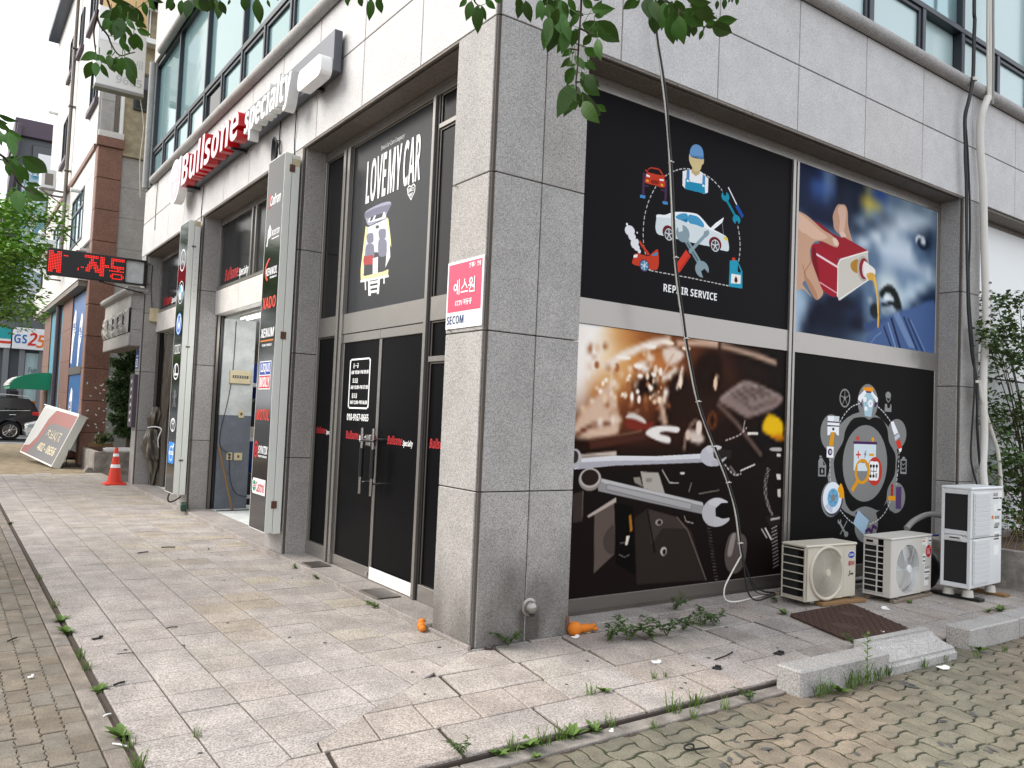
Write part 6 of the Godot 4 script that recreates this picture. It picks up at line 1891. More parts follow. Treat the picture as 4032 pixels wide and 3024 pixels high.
	for q in [[-20.2, 3.4], [-18.9, 3.2], [-20.0, 1.25]]:
		emblem(o, [p2([q[0] - 0.3, q[1] - 0.75, q[0] - 0.1, q[1] - 0.8, q[0] + 0.05, q[1] - 0.2, q[0] + 0.32, q[1] + 0.1, q[0] + 0.3, q[1] + 0.6, q[0] + 0.05, q[1] + 0.7, q[0] - 0.2, q[1] + 0.4, q[0] - 0.28, q[1] - 0.1])], M.vinyl_white, fx, 0.004)
		strokes("lettering", ["0.1,0.9,0.5,0.9,0.5,0.6,0.1,0.6,0.1,0.9|0.8,1,0.8,0.5|0.2,0.35,0.8,0.35,0.8,0.05", "0.1,0.9,0.1,0.5,0.6,0.5|0.85,1,0.85,0.4|0.2,0.3,0.8,0.3|0.2,0.05,0.8,0.05"], o, M.blue, fx * Transform3D(Basis(), V(q[0] - 0.14, q[1] + 0.05, 0.005)), 0.2, 0.28, 0.12)
	# chips of torn paper stuck on the brown pillar
	var r := RandomNumberGenerator.new(); r.seed = 5
	var chips := MB.new()
	for k in 26:
		chips.at(r.randf_range(-0.2, 0.5), r.randf_range(0.7, 2.3), -17.598 if k % 4 else -17.599, 0, 0, r.randf() * 3)
		chips.box(V(-0.03, -0.012, 0), V(0.03 * r.randf(), 0.014, 0.006))
	tag(part("paper_scrap", chips, M.paper, o), "", "", "", "stuff")
	# outdoor units and dish on the wall
	for q in [[-23.9, 8.0, "small outdoor air conditioner on a bracket high on the neighbour's wall"], [-22.6, 5.62, "small outdoor air conditioner above the LED sign on the neighbour's wall"]]:
		var u := thing("wall_air_conditioner", q[2], "air conditioner", V(X - 0.45, q[1], q[0]), 0, "air conditioners on the neighbour's wall")
		part("case", MB.new().box(V(-0.3, 0.06, -0.4), V(0.1, 0.66, 0.4), 0.02), M.ac_white2, u)
		part("grille", MB.new().box(V(-0.2, 0.16, 0.401), V(0.02, 0.52, 0.406)), M.steel_dull, u)
		part("bracket", MB.new().box(V(-0.35, 0.0, -0.4), V(0.45, 0.05, -0.34)).box(V(-0.35, 0.0, 0.34), V(0.45, 0.05, 0.4)).tube([V(-0.3, 0.02, 0.37), V(0.42, -0.45, 0.37)], 0.02, 6), M.steel_dull, u)
	var di := thing("satellite_dish", "round white satellite dish with red lettering behind the LED sign", "satellite dish", V(-0.92, 5.55, -21.6))
	var dm := MB.new()
	dm.at(0, 0, 0, -0.25, PI / 2 - 0.15)
	dm.lathe([Vector2(0, -0.1), Vector2(0.2, -0.075), Vector2(0.34, -0.03), Vector2(0.40, 0.0), Vector2(0.405, 0.008), Vector2(0.34, -0.018), Vector2(0.2, -0.06), Vector2(0, -0.08)], 28)
	part("dish", dm, M.white_paint, di)
	letters("lettering", "HD", di, M.letter_red, Transform3D(Basis.from_euler(V(-0.15, -0.25, 0)), V(-0.15, 0.1, 0.01)), 0.32, 0.14, 0.002, 0.0, true, false)
	part("arm", MB.new().tube([V(0.05, -0.3, 0.05), V(0.12, -0.25, 0.45)], 0.018, 6).box(V(0.06, -0.3, 0.4), V(0.18, -0.18, 0.52), 0.02).tube([V(0, 0, -0.08), V(0.05, -0.5, -0.1), V(0.6, -0.5, -0.15)], 0.025, 8), M.steel_dull, di)
	var fl := thing("flood_lamp", "small flood lamp on a curved arm over the satellite dish", "lamp", V(X, 5.9, -20.4))
	part("arm", MB.new().tube(smooth([V(0, 0, 0), V(-0.25, 0.25, 0), V(-0.6, 0.42, 0), V(-0.85, 0.25, 0)]), 0.015, 6), M.black_plastic, fl)
	part("head", MB.new().at(-0.88, 0.17, 0, 0, 0, 0.4).lathe([Vector2(0.1, -0.06), Vector2(0.09, 0.0), Vector2(0.04, 0.1), Vector2(0, 0.12)], 12), M.white_paint, fl)
	# hanging light box sign
	var hb := thing("hanging_light_box", "tall faded white and orange light box sign hanging beyond the shop's upper corner", "sign", V(-0.9, 8.06, -13.6))
	part("case", MB.new().box(V(0, 0.07, -0.22), V(0.92, 4.2, 0.0), 0.01), M.white_paint, hb)
	part("foot_rail", MB.new().box(V(-0.01, 0, -0.23), V(0.93, 0.07, 0.01), 0.01), M.wrap_grey, hb)
	part("orange_panel", MB.new().box(V(0.02, 1.35, 0.001), V(0.90, 4.18, 0.004)), mat("faded_orange", "#e8c48c", 0.5), hb)
	part("white_panel", MB.new().box(V(0.02, 1.0, 0.005), V(0.78, 1.7, 0.007)), M.white_gloss, hb)
	letters("lettering", "9665", hb, M.white_plaster, Transform3D(Basis(), V(0.38, 0.18, 0.0015)), 0.5, 0.17, 0.002)
	strokes("lettering", ["0.1,0.9,0.6,0.9,0.3,0.4|0.4,0.7,0.6,0.4|0.8,1,0.8,0.3", "0.2,0.9,0.2,0.5|0.5,1,0.5,0.2|0.8,1,0.8,0.2"], hb, M.white_plaster, Transform3D(Basis(), V(0.55, 0.55, 0.0015)), 0.16, 0.2, 0.12)
	part("hanger", MB.new().box(V(0.88, 0.5, -0.14), V(1.0, 0.55, -0.08)).box(V(0.88, 3.5, -0.14), V(1.0, 3.55, -0.08)), M.steel_dull, hb)
	part("hanging_wire", MB.new().tube(smooth([V(0.88, 0.0, -0.1), V(0.98, -0.6, -0.1), V(0.95, -1.3, -0.1), V(1.0, -2.1, -0.1)]), 0.008, 6), M.cable_white, hb)

func wheel(par: Node, p: Vector3, r: float, spokes: int) -> void:   # axle along z, outside towards +z
	var t := MB.new().at(p.x, p.y, p.z, 0, PI / 2)
	t.lathe([Vector2(r * 0.66, -0.2), Vector2(r * 0.95, -0.2), Vector2(r, -0.16), Vector2(r, 0.0), Vector2(r * 0.95, 0.03), Vector2(r * 0.68, 0.03), Vector2(r * 0.66, 0.0)], 28)
	var tw := part("wheel", t, M.rubber, par)
	var d := MB.new().at(p.x, p.y, p.z)
	for k in spokes:
		var a := TAU * k / spokes
		var e := V(cos(a), sin(a), 0)
		var s := V(-sin(a), cos(a), 0)
		for w in [-1.0, 1.0]: d.tube([e * r * 0.1 + s * 0.02 * w + V(0, 0, 0.015), e * r * 0.62 + s * 0.055 * w + V(0, 0, 0.01)], 0.016, 5)
	d.at(p.x, p.y, p.z, 0, PI / 2).lathe([Vector2(r * 0.60, 0.0), Vector2(r * 0.60, 0.02), Vector2(r * 0.67, 0.025), Vector2(r * 0.67, 0.0)], 28)
	d.lathe([Vector2(r * 0.14, -0.02), Vector2(r * 0.14, 0.03), Vector2(0, 0.035)], 14)
	part("rim", d, M.steel_bright, tw)
	part("brake_disc", MB.new().at(p.x, p.y, p.z - 0.06, 0, PI / 2).lathe([Vector2(r * 0.62, 0), Vector2(0, 0.01)], 20), M.steel_dull, tw)

func car_body(par: Node, side: PackedVector2Array, half: float, tuck: float, m: Material, n := "body") -> void:   # side outline in x y extruded across the width, upper part drawn in
	if Geometry2D.is_polygon_clockwise(side): side.reverse()
	var b := MB.new()
	var top := -INF
	for p in side: top = maxf(top, p.y)
	var zz := func(y: float, f: float) -> float: return half * f - tuck * smoothstep(0.85, top, y)
	var ix := Geometry2D.triangulate_polygon(side)
	for i in range(0, ix.size(), 3):
		var q := [side[ix[i]], side[ix[i + 1]], side[ix[i + 2]]]
		if ((q[1] - q[0]) as Vector2).cross(q[2] - q[0]) < 0: q.reverse()
		b.tri(V(q[0].x, q[0].y, zz.call(q[0].y, 1.0)), V(q[1].x, q[1].y, zz.call(q[1].y, 1.0)), V(q[2].x, q[2].y, zz.call(q[2].y, 1.0)))
		b.tri(V(q[0].x, q[0].y, -zz.call(q[0].y, 1.0)), V(q[2].x, q[2].y, -zz.call(q[2].y, 1.0)), V(q[1].x, q[1].y, -zz.call(q[1].y, 1.0)))
	for i in side.size():
		var p := side[i]
		var q := side[(i + 1) % side.size()]
		b.quad(V(p.x, p.y, -zz.call(p.y, 1.0)), V(q.x, q.y, -zz.call(q.y, 1.0)), V(q.x, q.y, zz.call(q.y, 1.0)), V(p.x, p.y, zz.call(p.y, 1.0)))
	part(n, b, m, par)

func suv() -> void:
	var o := thing("parked_suv", "black sport utility car passing beyond the fallen signboard", "car", V(0.08, -0.03, -32.75))
	var paint := mat("black_paint", "#0b0c10", 0.12)
	paint.clearcoat_enabled = true
	var side := p2([0.0, 0.62, -0.04, 0.42, -0.30, 0.36, -0.45, 0.36])
	for k in 11: side.append(Vector2(-0.93 + 0.44 * cos(-0.2 + (PI + 0.4) * k / 10.0), 0.38 + 0.44 * sin(-0.2 + (PI + 0.4) * k / 10.0)))
	side.append_array(p2([-1.45, 0.30, -3.15, 0.30]))
	for k in 11: side.append(Vector2(-3.62 + 0.44 * cos(-0.2 + (PI + 0.4) * k / 10.0), 0.38 + 0.44 * sin(-0.2 + (PI + 0.4) * k / 10.0)))
	side.append_array(p2([-4.2, 0.32, -4.55, 0.38, -4.6, 0.75, -4.5, 0.92, -3.9, 1.05, -3.35, 1.1, -2.55, 1.58, -2.2, 1.66, -1.2, 1.68, -0.35, 1.62, -0.16, 1.45, 0.0, 1.12, 0.03, 0.9]))
	car_body(o, side, 0.94, 0.17, paint)
	var gl := mat("car_glass", "#14181c", 0.05)
	for q in [[-1.15, 1.16, -0.32, 1.19, -0.42, 1.5, -0.62, 1.55, -1.10, 1.55], [-2.05, 1.12, -1.22, 1.15, -1.18, 1.55, -2.0, 1.53], [-2.95, 1.1, -2.12, 1.12, -2.08, 1.52, -2.35, 1.48]]:
		var b := MB.new()
		b.at(0, 0, 0)
		b.t = Transform3D(Basis(V(1, 0, 0), V(0, 1, 0), V(0, 0, 1)), V(0, 0, 0))
		var pl := p2(q)
		var pts: Array[Vector3] = []
		for p in pl: pts.append(V(p.x, p.y, 0.945 - 0.17 * smoothstep(0.85, 1.68, p.y)))
		for k in range(1, pts.size() - 1): b.tri(pts[0], pts[k], pts[k + 1])
		part("side_window", b, gl, o)
	part("window_trim", MB.new().tube([V(-2.95, 1.085, 0.935), V(-1.2, 1.13, 0.93), V(-0.3, 1.175, 0.925)], 0.013, 6), M.steel_bright, o)
	part("roof_rail", MB.new().tube(smooth([V(-2.3, 1.66, 0.70), V(-2.1, 1.74, 0.70), V(-1.2, 1.76, 0.70), V(-0.5, 1.71, 0.70), V(-0.35, 1.63, 0.70)]), 0.022, 6), M.steel_bright, o)
	for x in [-0.85, -1.85]: part("door_handle", MB.new().box(V(x - 0.14, 0.97, 0.93), V(x + 0.1, 1.0, 0.97), 0.01), M.steel_bright, o)
	part("tail_lamp", MB.new().box(V(-0.22, 0.98, 0.80), V(0.035, 1.12, 0.92), 0.02), M.letter_red, o)
	part("sill_trim", MB.new().box(V(-3.1, 0.30, 0.92), V(-1.45, 0.36, 0.955), 0.01), M.steel_bright, o)
	part("underside", MB.new().box(V(-4.3, 0.2, -0.8), V(-0.2, 0.7, 0.72)), M.rubber, o)
	for x in [-0.93, -3.62]: wheel(o, V(x, 0.37, 0.90), 0.37, 5)
	for x in [-0.93, -3.62]: wheel(o, V(x, 0.37, -0.72), 0.37, 5)

func white_car() -> void:
	var o := thing("parked_car", "white car whose front shows just behind the fallen signboard", "car", V(-0.45, -0.03, -30.9))
	var paint := mat("white_car_paint", "#e6e8ea", 0.15)
	var side := p2([0.02, 0.28, 0.0, 0.55, 0.08, 0.68, 0.5, 0.80, 1.1, 0.88, 1.75, 1.36, 2.6, 1.42, 3.4, 1.3, 4.1, 0.98, 4.5, 0.92, 4.55, 0.35, 4.2, 0.28])
	for k in 9: side.append(Vector2(3.65 + 0.36 * cos(-0.1 + (PI + 0.2) * k / 8.0), 0.32 + 0.36 * sin(-0.1 + (PI + 0.2) * k / 8.0)))
	side.append_array(p2([3.2, 0.25, 1.25, 0.25]))
	for k in 9: side.append(Vector2(0.85 + 0.36 * cos(-0.1 + (PI + 0.2) * k / 8.0), 0.32 + 0.36 * sin(-0.1 + (PI + 0.2) * k / 8.0)))
	side.append_array(p2([0.45, 0.24]))
	car_body(o, side, 0.85, 0.18, paint)
	part("headlight", MB.new().box(V(0.03, 0.55, 0.5), V(0.42, 0.70, 0.86), 0.03), M.glass_frosted, o)
	part("grille", MB.new().box(V(-0.02, 0.45, -0.45), V(0.06, 0.66, 0.48), 0.02), M.steel_bright, o)
	part("air_dam", MB.new().box(V(0.0, 0.26, -0.6), V(0.10, 0.40, 0.72), 0.02), M.rubber, o)
	part("fog_lamp", MB.new().box(V(0.05, 0.30, 0.6), V(0.2, 0.40, 0.86), 0.02), M.glass_frosted, o)
	var b := MB.new()
	for q in [[1.2, 0.9, 1.78, 1.32, 2.5, 1.36, 2.5, 0.94]]:
		var pts: Array[Vector3] = []
		for p in p2(q): pts.append(V(p.x, p.y, 0.855 - 0.18 * smoothstep(0.85, 1.42, p.y)))
		for k in range(1, pts.size() - 1): b.tri(pts[0], pts[k + 1], pts[k])
	part("side_window", b, M.glass_dark, o)
	for x in [0.85, 3.65]: wheel(o, V(x, 0.32, 0.80), 0.32, 5)
	for x in [0.85, 3.65]: wheel(o, V(x, 0.32, -0.64), 0.32, 5)

func shops_beyond() -> void:
	# dark corner block with convenience store
	var o := thing("convenience_store_building", "dark grey block with convenience store front across the crossing street", "building")
	var wall := mat("dark_cladding", "#5c6064", 0.6)
	var W2 := mat("grey_panel", "#7d7f82", 0.6)
	part("wall", MB.new().box(V(-0.9, 0, -46), V(7, 15.0, -40.4)), wall, o)
	part("low_wing", MB.new().box(V(-6.0, 0, -46), V(-0.902, 5.6, -40.6)), W2, o)
	part("side_wing", MB.new().box(V(-1.55, 5.6, -46.5), V(-0.905, 10.8, -41.2)), M.white_plaster, o)
	for k in 4: part("side_window", MB.new().box(V(-1.48, 6.2 + 1.15 * k, -41.19), V(-1.0, 7.0 + 1.15 * k, -41.15)), M.glass_dark, o)
	# roof storey, standing seam, opening with railing
	part("roof_band", MB.new().box(V(-0.98, 14.2, -46), V(7.1, 15.05, -40.2), 0.03), M.purple_brown, o)
	for k in 8: part("roof_seam", MB.new().at(-0.5 + 0.5 * k, 11.3, -40.36, 0, 0, -0.5).box(V(-0.02, -1.4, 0), V(0.02, 1.4, 0.05)), M.frame_dark, o)
	part("roof_opening", MB.new().box(V(-0.2, 12.2, -40.39), V(1.2, 13.9, -40.3), 0.02), M.glass_dark, o)
	part("white_screen", MB.new().box(V(0.05, 12.25, -40.29), V(1.2, 13.5, -40.25)), M.white_gloss, o)
	part("fin_wall", MB.new().at(-1.08, 10.6, -40.2, 0, 0, -0.07).box(V(-0.10, -3.6, -0.5), V(0.10, 4.1, 0.3), 0.02), M.purple_brown, o)
	# shop front
	part("glazing", MB.new().box(V(0.1, 0.3, -40.38), V(4, 3.8, -40.3)), M.glass_frosted, o)
	for x in [-0.7, -0.05, 0.75]: part("pier", MB.new().box(V(x - 0.12, 0, -40.42), V(x + 0.12, 3.95, -40.15), 0.01), W2, o)
	part("door_opening", MB.new().box(V(-5.0, 0, -40.62), V(-1.2, 3.5, -40.55)), M.glass_dark, o)
	for k in 3: part("poster_card", MB.new().box(V(0.25 + 0.2 * k, 0.9 + 0.25 * k, -40.29), V(0.55 + 0.2 * k, 1.25 + 0.25 * k, -40.27)), [M.emblem_azure, M.foam_orange, M.paper][k], o)
	part("shield_lamp", MB.new().box(V(-0.45, 1.25, -40.14), V(-0.1, 1.95, -40.1), 0.03), M.black_plastic, o)
	letters("lettering", "Fun", o, M.steel_dull, Transform3D(Basis(), V(0.25, 2.85, -40.28)), 0.32, 0.26, 0.004, 0.1, false, false)
	letters("lettering", "friendly fresh", o, M.steel_dull, Transform3D(Basis.from_euler(V(0, 0, 0.12)), V(0.27, 2.62, -40.28)), 0.5, 0.1, 0.004, 0.1, false, false)
	# store sign
	var s := thing("store_sign", "white convenience store sign with blue letters and red orange numerals", "shop sign", V(-0.5, 3.95, -40.0))
	part("panel", MB.new().box(V(0, 0, -0.3), V(5, 1.02, 0), 0.02), M.white_gloss, s)
	letters("lettering", "GS", s, mat("gs_blue", "#1f6fb8", 0.4), Transform3D(Basis(), V(0.07, 0.28, 0.001)), 0.52, 0.42, 0.01)
	letters("lettering", "2", s, mat("gs_red", "#d8342c", 0.4), Transform3D(Basis(), V(0.62, 0.2, 0.001)), 0.34, 0.62, 0.01, 0.15)
	letters("lettering", "5", s, mat("gs_orange", "#f07a28", 0.4), Transform3D(Basis(), V(0.98, 0.12, 0.001)), 0.32, 0.62, 0.01, 0.15)
	var s2 := thing("teal_sign", "teal striped sign to the left of the store sign", "shop sign", V(-2.6, 3.95, -40.1))
	part("panel", MB.new().box(V(0, 0, -0.3), V(2.05, 1.0, 0), 0.02), M.white_gloss, s2)
	part("teal_band", MB.new().box(V(0, 0.45, 0.001), V(2.05, 1.0, 0.01)), mat("teal", "#1fa0a4", 0.4), s2)
	part("orange_stripe", MB.new().box(V(0, 0.22, 0.001), V(2.05, 0.34, 0.01)), M.cone_orange, s2)
	# green awning at the neighbour's far end
	var g := thing("green_awning", "green fabric awning with white ribbed end over a shop door", "awning", V(-0.25, 2.0, -24.9))
	var ab := MB.new()
	var ribs := MB.new()
	for k in 8:
		var a0 := PI / 2 * k / 8.0
		var a1 := PI / 2 * (k + 1) / 8.0
		var p0 := V(-1.1 * sin(a0), 0.46 * cos(a0), 0)
		var p1 := V(-1.1 * sin(a1), 0.46 * cos(a1), 0)
		ab.quad(p0 + V(0, 0, 0), p1, p1 + V(0, 0, -2.6), p0 + V(0, 0, -2.6))
		ab.tri(V(0, 0, 0), p1, p0)
	ab.box(V(-1.1, -0.1, -2.6), V(-1.09, 0.0, 0.0)); ab.box(V(-1.1, -0.1, -0.01), V(0, 0.0, 0.0))
	part("canopy", ab, M.green_awning, g)
	for k in 6:
		var a0 := PI / 2 * (0.62 + 0.07 * k)
		ribs.tube([V(-1.12 * sin(a0), 0.47 * cos(a0), -2.6), V(-1.12 * sin(a0), 0.47 * cos(a0), 0.01)], 0.02, 5)
	part("white_rib", ribs, M.white_paint, g)
	# tall banner
	var b := thing("tall_banner", "tall pale blue vertical banner with white characters high on the dark block", "banner", V(-0.57, 6.15, -39.9))
	var cv := Cv.new(0, 0, 1060, 6600, 0.16, "#a8bcc8")
	var r := RandomNumberGenerator.new(); r.seed = 3
	for k in 60:
		cv.el(["#5f98ac", "#8fb4c2", "#cfdadf", "#3f86a0"][k % 4], r.randf_range(0, 1060), r.randf_range(1500, 6600), r.randf_range(40, 200), r.randf_range(60, 260))
	cv.blur(60)
	cv.pg("#c9cdcf", [0, 0, 1060, 0, 1060, 900, 0, 900])
	for k in 30: cv.el("#dfe9ee", r.randf_range(100, 1000), r.randf_range(900, 6400), 24, 30)
	cv.blur(14)
	var bm := StandardMaterial3D.new()
	bm.resource_name = "banner_print"
	bm.albedo_texture = cv.tex()
	bm.roughness = 0.7
	var bq := MB.new()
	bq.quad(V(0, 0, 0), V(1.06, 0, 0), V(1.06, 6.6, 0), V(0, 6.6, 0))
	bq.box(V(0, 0, -0.06), V(1.06, 6.6, -0.02))
	part("cloth", bq, bm, b)
	part("edge_pipe", MB.new().tube([V(0, 0, -0.02), V(0, 6.6, -0.02)], 0.03, 6).tube([V(1.06, 0, -0.02), V(1.06, 6.6, -0.02)], 0.03, 6), M.steel_dull, b)
	var ch := ["0.1,0.9,0.55,0.9,0.2,0.5|0.8,1,0.8,0.45|0.8,0.7,1,0.7|0.2,0.35,0.8,0.35,0.8,0.05,0.2,0.05,0.2,0.35", "0.1,0.9,0.9,0.9|0.1,0.9,0.1,0.55,0.9,0.55,0.9,0.9|0.5,0.55,0.5,0.3|0,0.3,1,0.3", "0.3,1,0.7,1|0.1,0.8,0.9,0.8|o0.5,0.55,0.16|0.85,0.8,0.85,0.3|0.2,0.3,0.2,0.05,0.8,0.05", "0.5,1,0.1,0.5|0.5,0.8,0.9,0.5|0,0.3,1,0.3|0.5,0.3,0.5,0", "0.2,0.95,0.8,0.95,0.8,0.6,0.2,0.6,0.2,0.95|0.5,0.6,0.5,0.4|0.1,0.4,0.9,0.4|0.2,0.2,0.8,0.2,0.8,0", "o0.35,0.7,0.22|0.85,1,0.85,0.3|0.2,0.3,0.2,0.05,0.8,0.05", "0.15,0.95,0.15,0.5,0.7,0.5|0.15,0.72,0.65,0.72|0.9,1,0.9,0|0.2,0.2,0.8,0.2"]
	for i in 7: strokes("lettering", [ch[i]], b, M.vinyl_white, Transform3D(Basis(), V(0.3, 5.15 - 0.70 * i, 0.004)), 0.5, 0.52, 0.14, 0.1, 0.004)
	strokes("lettering", ["0.2,0.8,0.8,0.8|0.5,0.8,0.2,0.3|0.5,0.6,0.9,0.3", "o0.5,0.65,0.2|0.5,0.45,0.5,0.25|0.1,0.25,0.9,0.25", "0.2,0.9,0.8,0.9,0.8,0.6,0.2,0.6|0.1,0.4,0.9,0.4|0.2,0.2,0.8,0.2,0.8,0"], b, M.vinyl_white, Transform3D(Basis(), V(0.2, 6.1, 0.004)), 0.2, 0.28, 0.12, 0.12, 0.004)
	letters("lettering", "475-9501", b, M.frame_dark, Transform3D(Basis(), V(0.05, 0.12, 0.004)), 0.95, 0.3, 0.004)
	# low far houses along the street, and those on its other side that the glass mirrors
	var fh := [[-9.5, -60.0, 3.5, 8.0, "pale low building far down the street on the left"], [-15.5, -75.0, 5.0, 11.0, "far grey building at the street's end behind the trees"], [-27.0, -38.0, 7.0, 6.5, "low building across the street, farthest of three"], [-25.0, -20.0, 6.5, 7.0, "low building across the street, middle of three"], [-25.0, -2.0, 6.5, 6.5, "low building across the street, nearest of three"]]
	for q in fh:
		var h := thing("far_building", q[4], "building", V(q[0], 0, q[1]), 0, "far buildings down the street")
		part("wall", MB.new().box(V(-q[2], 0, -4), V(q[2], q[3], 4)), M.white_plaster if q[1] < -50 else M.concrete, h)
		part("roof", MB.new().box(V(-q[2] - 0.2, q[3], -4.2), V(q[2] + 0.2, q[3] + 0.3, 4.2), 0.03), M.sign_grey, h)
		for k in 3:
			for j in 2: part("window", MB.new().box(V(-q[2] * 0.7 + 1.6 * k, 1.2 + 2.8 * j, 4.0), V(-q[2] * 0.7 + 1.6 * k + 1.0, 2.5 + 2.8 * j, 4.05), 0.01), M.glass_dark, h)

# ---------------------------------------------------------------- plants
func leaf_mesh(b: MB, base: Vector3, tip: Vector3, nrm: Vector3, wf := 0.5, fold := 0.18) -> void:   # one pointed leaf folded along its midrib
	var d := tip - base
	var L := d.length()
	var ax := d / L
	var sd := ax.cross(nrm).normalized()
	var up := sd.cross(ax).normalized()
	var prof := [[0.0, 0.0], [0.06, 0.16], [0.18, 0.36], [0.33, 0.48], [0.48, 0.49], [0.63, 0.41], [0.77, 0.27], [0.88, 0.13], [0.95, 0.045], [1.0, 0.0]]
	var mid := []
	var le := []
	var ri := []
	for q in prof:
		var sag: float = -0.10 * L * q[0] * q[0]
		var c: Vector3 = base + ax * L * q[0] + up * (sag + 0.04 * L * sin(q[0] * PI))
		mid.append(c)
		le.append(c + sd * L * wf * q[1] + up * fold * L * wf * q[1])
		ri.append(c - sd * L * wf * q[1] + up * fold * L * wf * q[1])
	for i in prof.size() - 1:
		if i > 0:
			b.tri(mid[i], le[i], le[i + 1]); b.tri(mid[i], ri[i + 1], ri[i])
		b.tri(mid[i], le[i + 1], mid[i + 1]); b.tri(mid[i], mid[i + 1], ri[i + 1])

func scatter(mesh_: Mesh, pts: Array, mt: Material, sizes: Vector2, sd: int, droop := 0.6, cols := []) -> MultiMeshInstance3D:
	var r := RandomNumberGenerator.new(); r.seed = sd
	var mm := MultiMesh.new()
	mm.transform_format = MultiMesh.TRANSFORM_3D
	mm.use_colors = true
	mm.mesh = mesh_
	mm.instance_count = pts.size()
	for i in pts.size():
		var bs := Basis.from_euler(V(r.randf_range(-droop, droop), r.randf() * TAU, r.randf_range(-droop, droop)))
		mm.set_instance_transform(i, Transform3D(bs.scaled(Vector3.ONE * r.randf_range(sizes.x, sizes.y)), pts[i]))
		var t := r.randf_range(0.65, 1.25)
		mm.set_instance_color(i, Color(t * r.randf_range(0.9, 1.15), t, t * r.randf_range(0.7, 1.0)))
	var o := MultiMeshInstance3D.new()
	o.multimesh = mm
	o.material_override = mt
	return o

func crown(par: Node, n: String, clumps: Array, per: int, mt: Material, sizes: Vector2, sd: int, wf := 0.5, droop := 0.6) -> void:
	var r := RandomNumberGenerator.new(); r.seed = sd
	var pts := []
	for c in clumps:
		for k in int(per * c[1] * c[1]):
			var d := V(r.randfn(), r.randfn() * 0.7, r.randfn()).normalized() * pow(r.randf(), 0.45)
			pts.append((c[0] as Vector3) + d * c[1] * V(1, 0.72, 1))
	var lm := MB.new()
	leaf_mesh(lm, V(0, 0, 0), V(1, 0, 0), V(0, 1, 0), wf)
	leaf_mesh(lm, V(0.1, 0, 0), V(0.5, -0.1, 0.8), V(0, 1, 0.2), wf)
	var o := scatter(lm.done(), pts, mt, sizes, sd, droop)
	o.name = n
	par.add_child(o)
	o.set_meta("kind", "stuff")

func tree(called: String, label: String, p: Vector3, h: float, rad: float, sd: int, mt: Material, per: int, group := "", leaf := Vector2(0.09, 0.17)) -> Node3D:
	var o := thing(called, label, "tree", p, 0, group)
	var r := RandomNumberGenerator.new(); r.seed = sd
	var tr := MB.new()
	var fork := h * 0.42
	tr.tube(smooth([V(0, -0.05, 0), V(0.04, fork * 0.5, 0.03), V(0, fork, 0), V(0.1, h * 0.75, 0.1)]), 0.14, 10, 0.05)
	part("trunk", tr, M.bark, o)
	var clumps := []
	var lb := MB.new()
	for k in 13:
		var a := TAU * k / 13.0 * 2.4 + r.randf()
		var e := V(cos(a) * rad * r.randf_range(0.35, 0.85), r.randf_range(h * 0.48, h * 0.95), sin(a) * rad * r.randf_range(0.35, 0.85))
		lb.tube(smooth([V(0, fork * r.randf_range(0.8, 1.1), 0), e * 0.5 + V(0, fork * 0.55, 0), e]), 0.045, 6, 0.012)
		clumps.append([e, rad * r.randf_range(0.28, 0.46)])
		clumps.append([e + V(r.randfn() * 0.5, r.randfn() * 0.3, r.randfn() * 0.5), rad * r.randf_range(0.2, 0.3)])
	part("limb", lb, M.bark, o)
	crown(o, "foliage", clumps, per, mt, leaf, sd)
	return o

func branch_leaves(o: Node, L: Array, T: Array, sd: int) -> void:
	var r := RandomNumberGenerator.new(); r.seed = sd
	var tips := []
	for t in T:
		var p := vs(t, 0.001)
		part("twig", MB.new().tube(smooth(p, 3), 0.0034, 6, 0.0016), M.twig, o)
		tips.append_array(p)
	var eye := V(-3.08, 1.6, 4.7)
	for i in range(0, L.size(), 6):
		var a := V(L[i], L[i + 1], L[i + 2]) * 0.001
		var e := V(L[i + 3], L[i + 4], L[i + 5]) * 0.001
		var b := MB.new()
		var g := r.randf_range(0.5, 1.0) if r.randf() < 0.65 else r.randf_range(1.2, 2.0)
		b.col = Color(g * r.randf_range(0.9, 1.3), g, g * r.randf_range(0.5, 0.9))
		e += (e - a) * 0.07
		var nn := (V(r.randfn() * 0.35, -0.3, r.randfn() * 0.35) + (eye - a).normalized() * r.randf_range(0.8, 1.8)).normalized()
		leaf_mesh(b, a, e, nn, r.randf_range(0.42, 0.54), r.randf_range(0.05, 0.25))
		# stalk to the nearest twig
		var best: Vector3 = a + V(0, 0.02, 0)
		var bd := 0.09
		for q in tips:
			if q.distance_to(a) < bd:
				bd = q.distance_to(a); best = q
		b.tube([best, best.lerp(a, 0.5) - V(0, 0.003, 0), a], 0.0011, 4, 0.0009, false)
		part("leaf", b, M.leaf_near, o)
		if r.randf() < 0.45:   # a second leaf close behind
			var c2 := MB.new()
			c2.col = b.col * r.randf_range(0.75, 1.0)
			var j := V(r.randfn(), r.randfn() * 0.6, r.randfn()) * 0.014 + (a - eye).normalized() * 0.05
			leaf_mesh(c2, a + j, a + j + (e - a).rotated((a - eye).normalized(), r.randf_range(-0.5, 0.5)) * r.randf_range(0.7, 1.0), nn, 0.48, 0.15)
			part("leaf", c2, M.leaf_near, o)

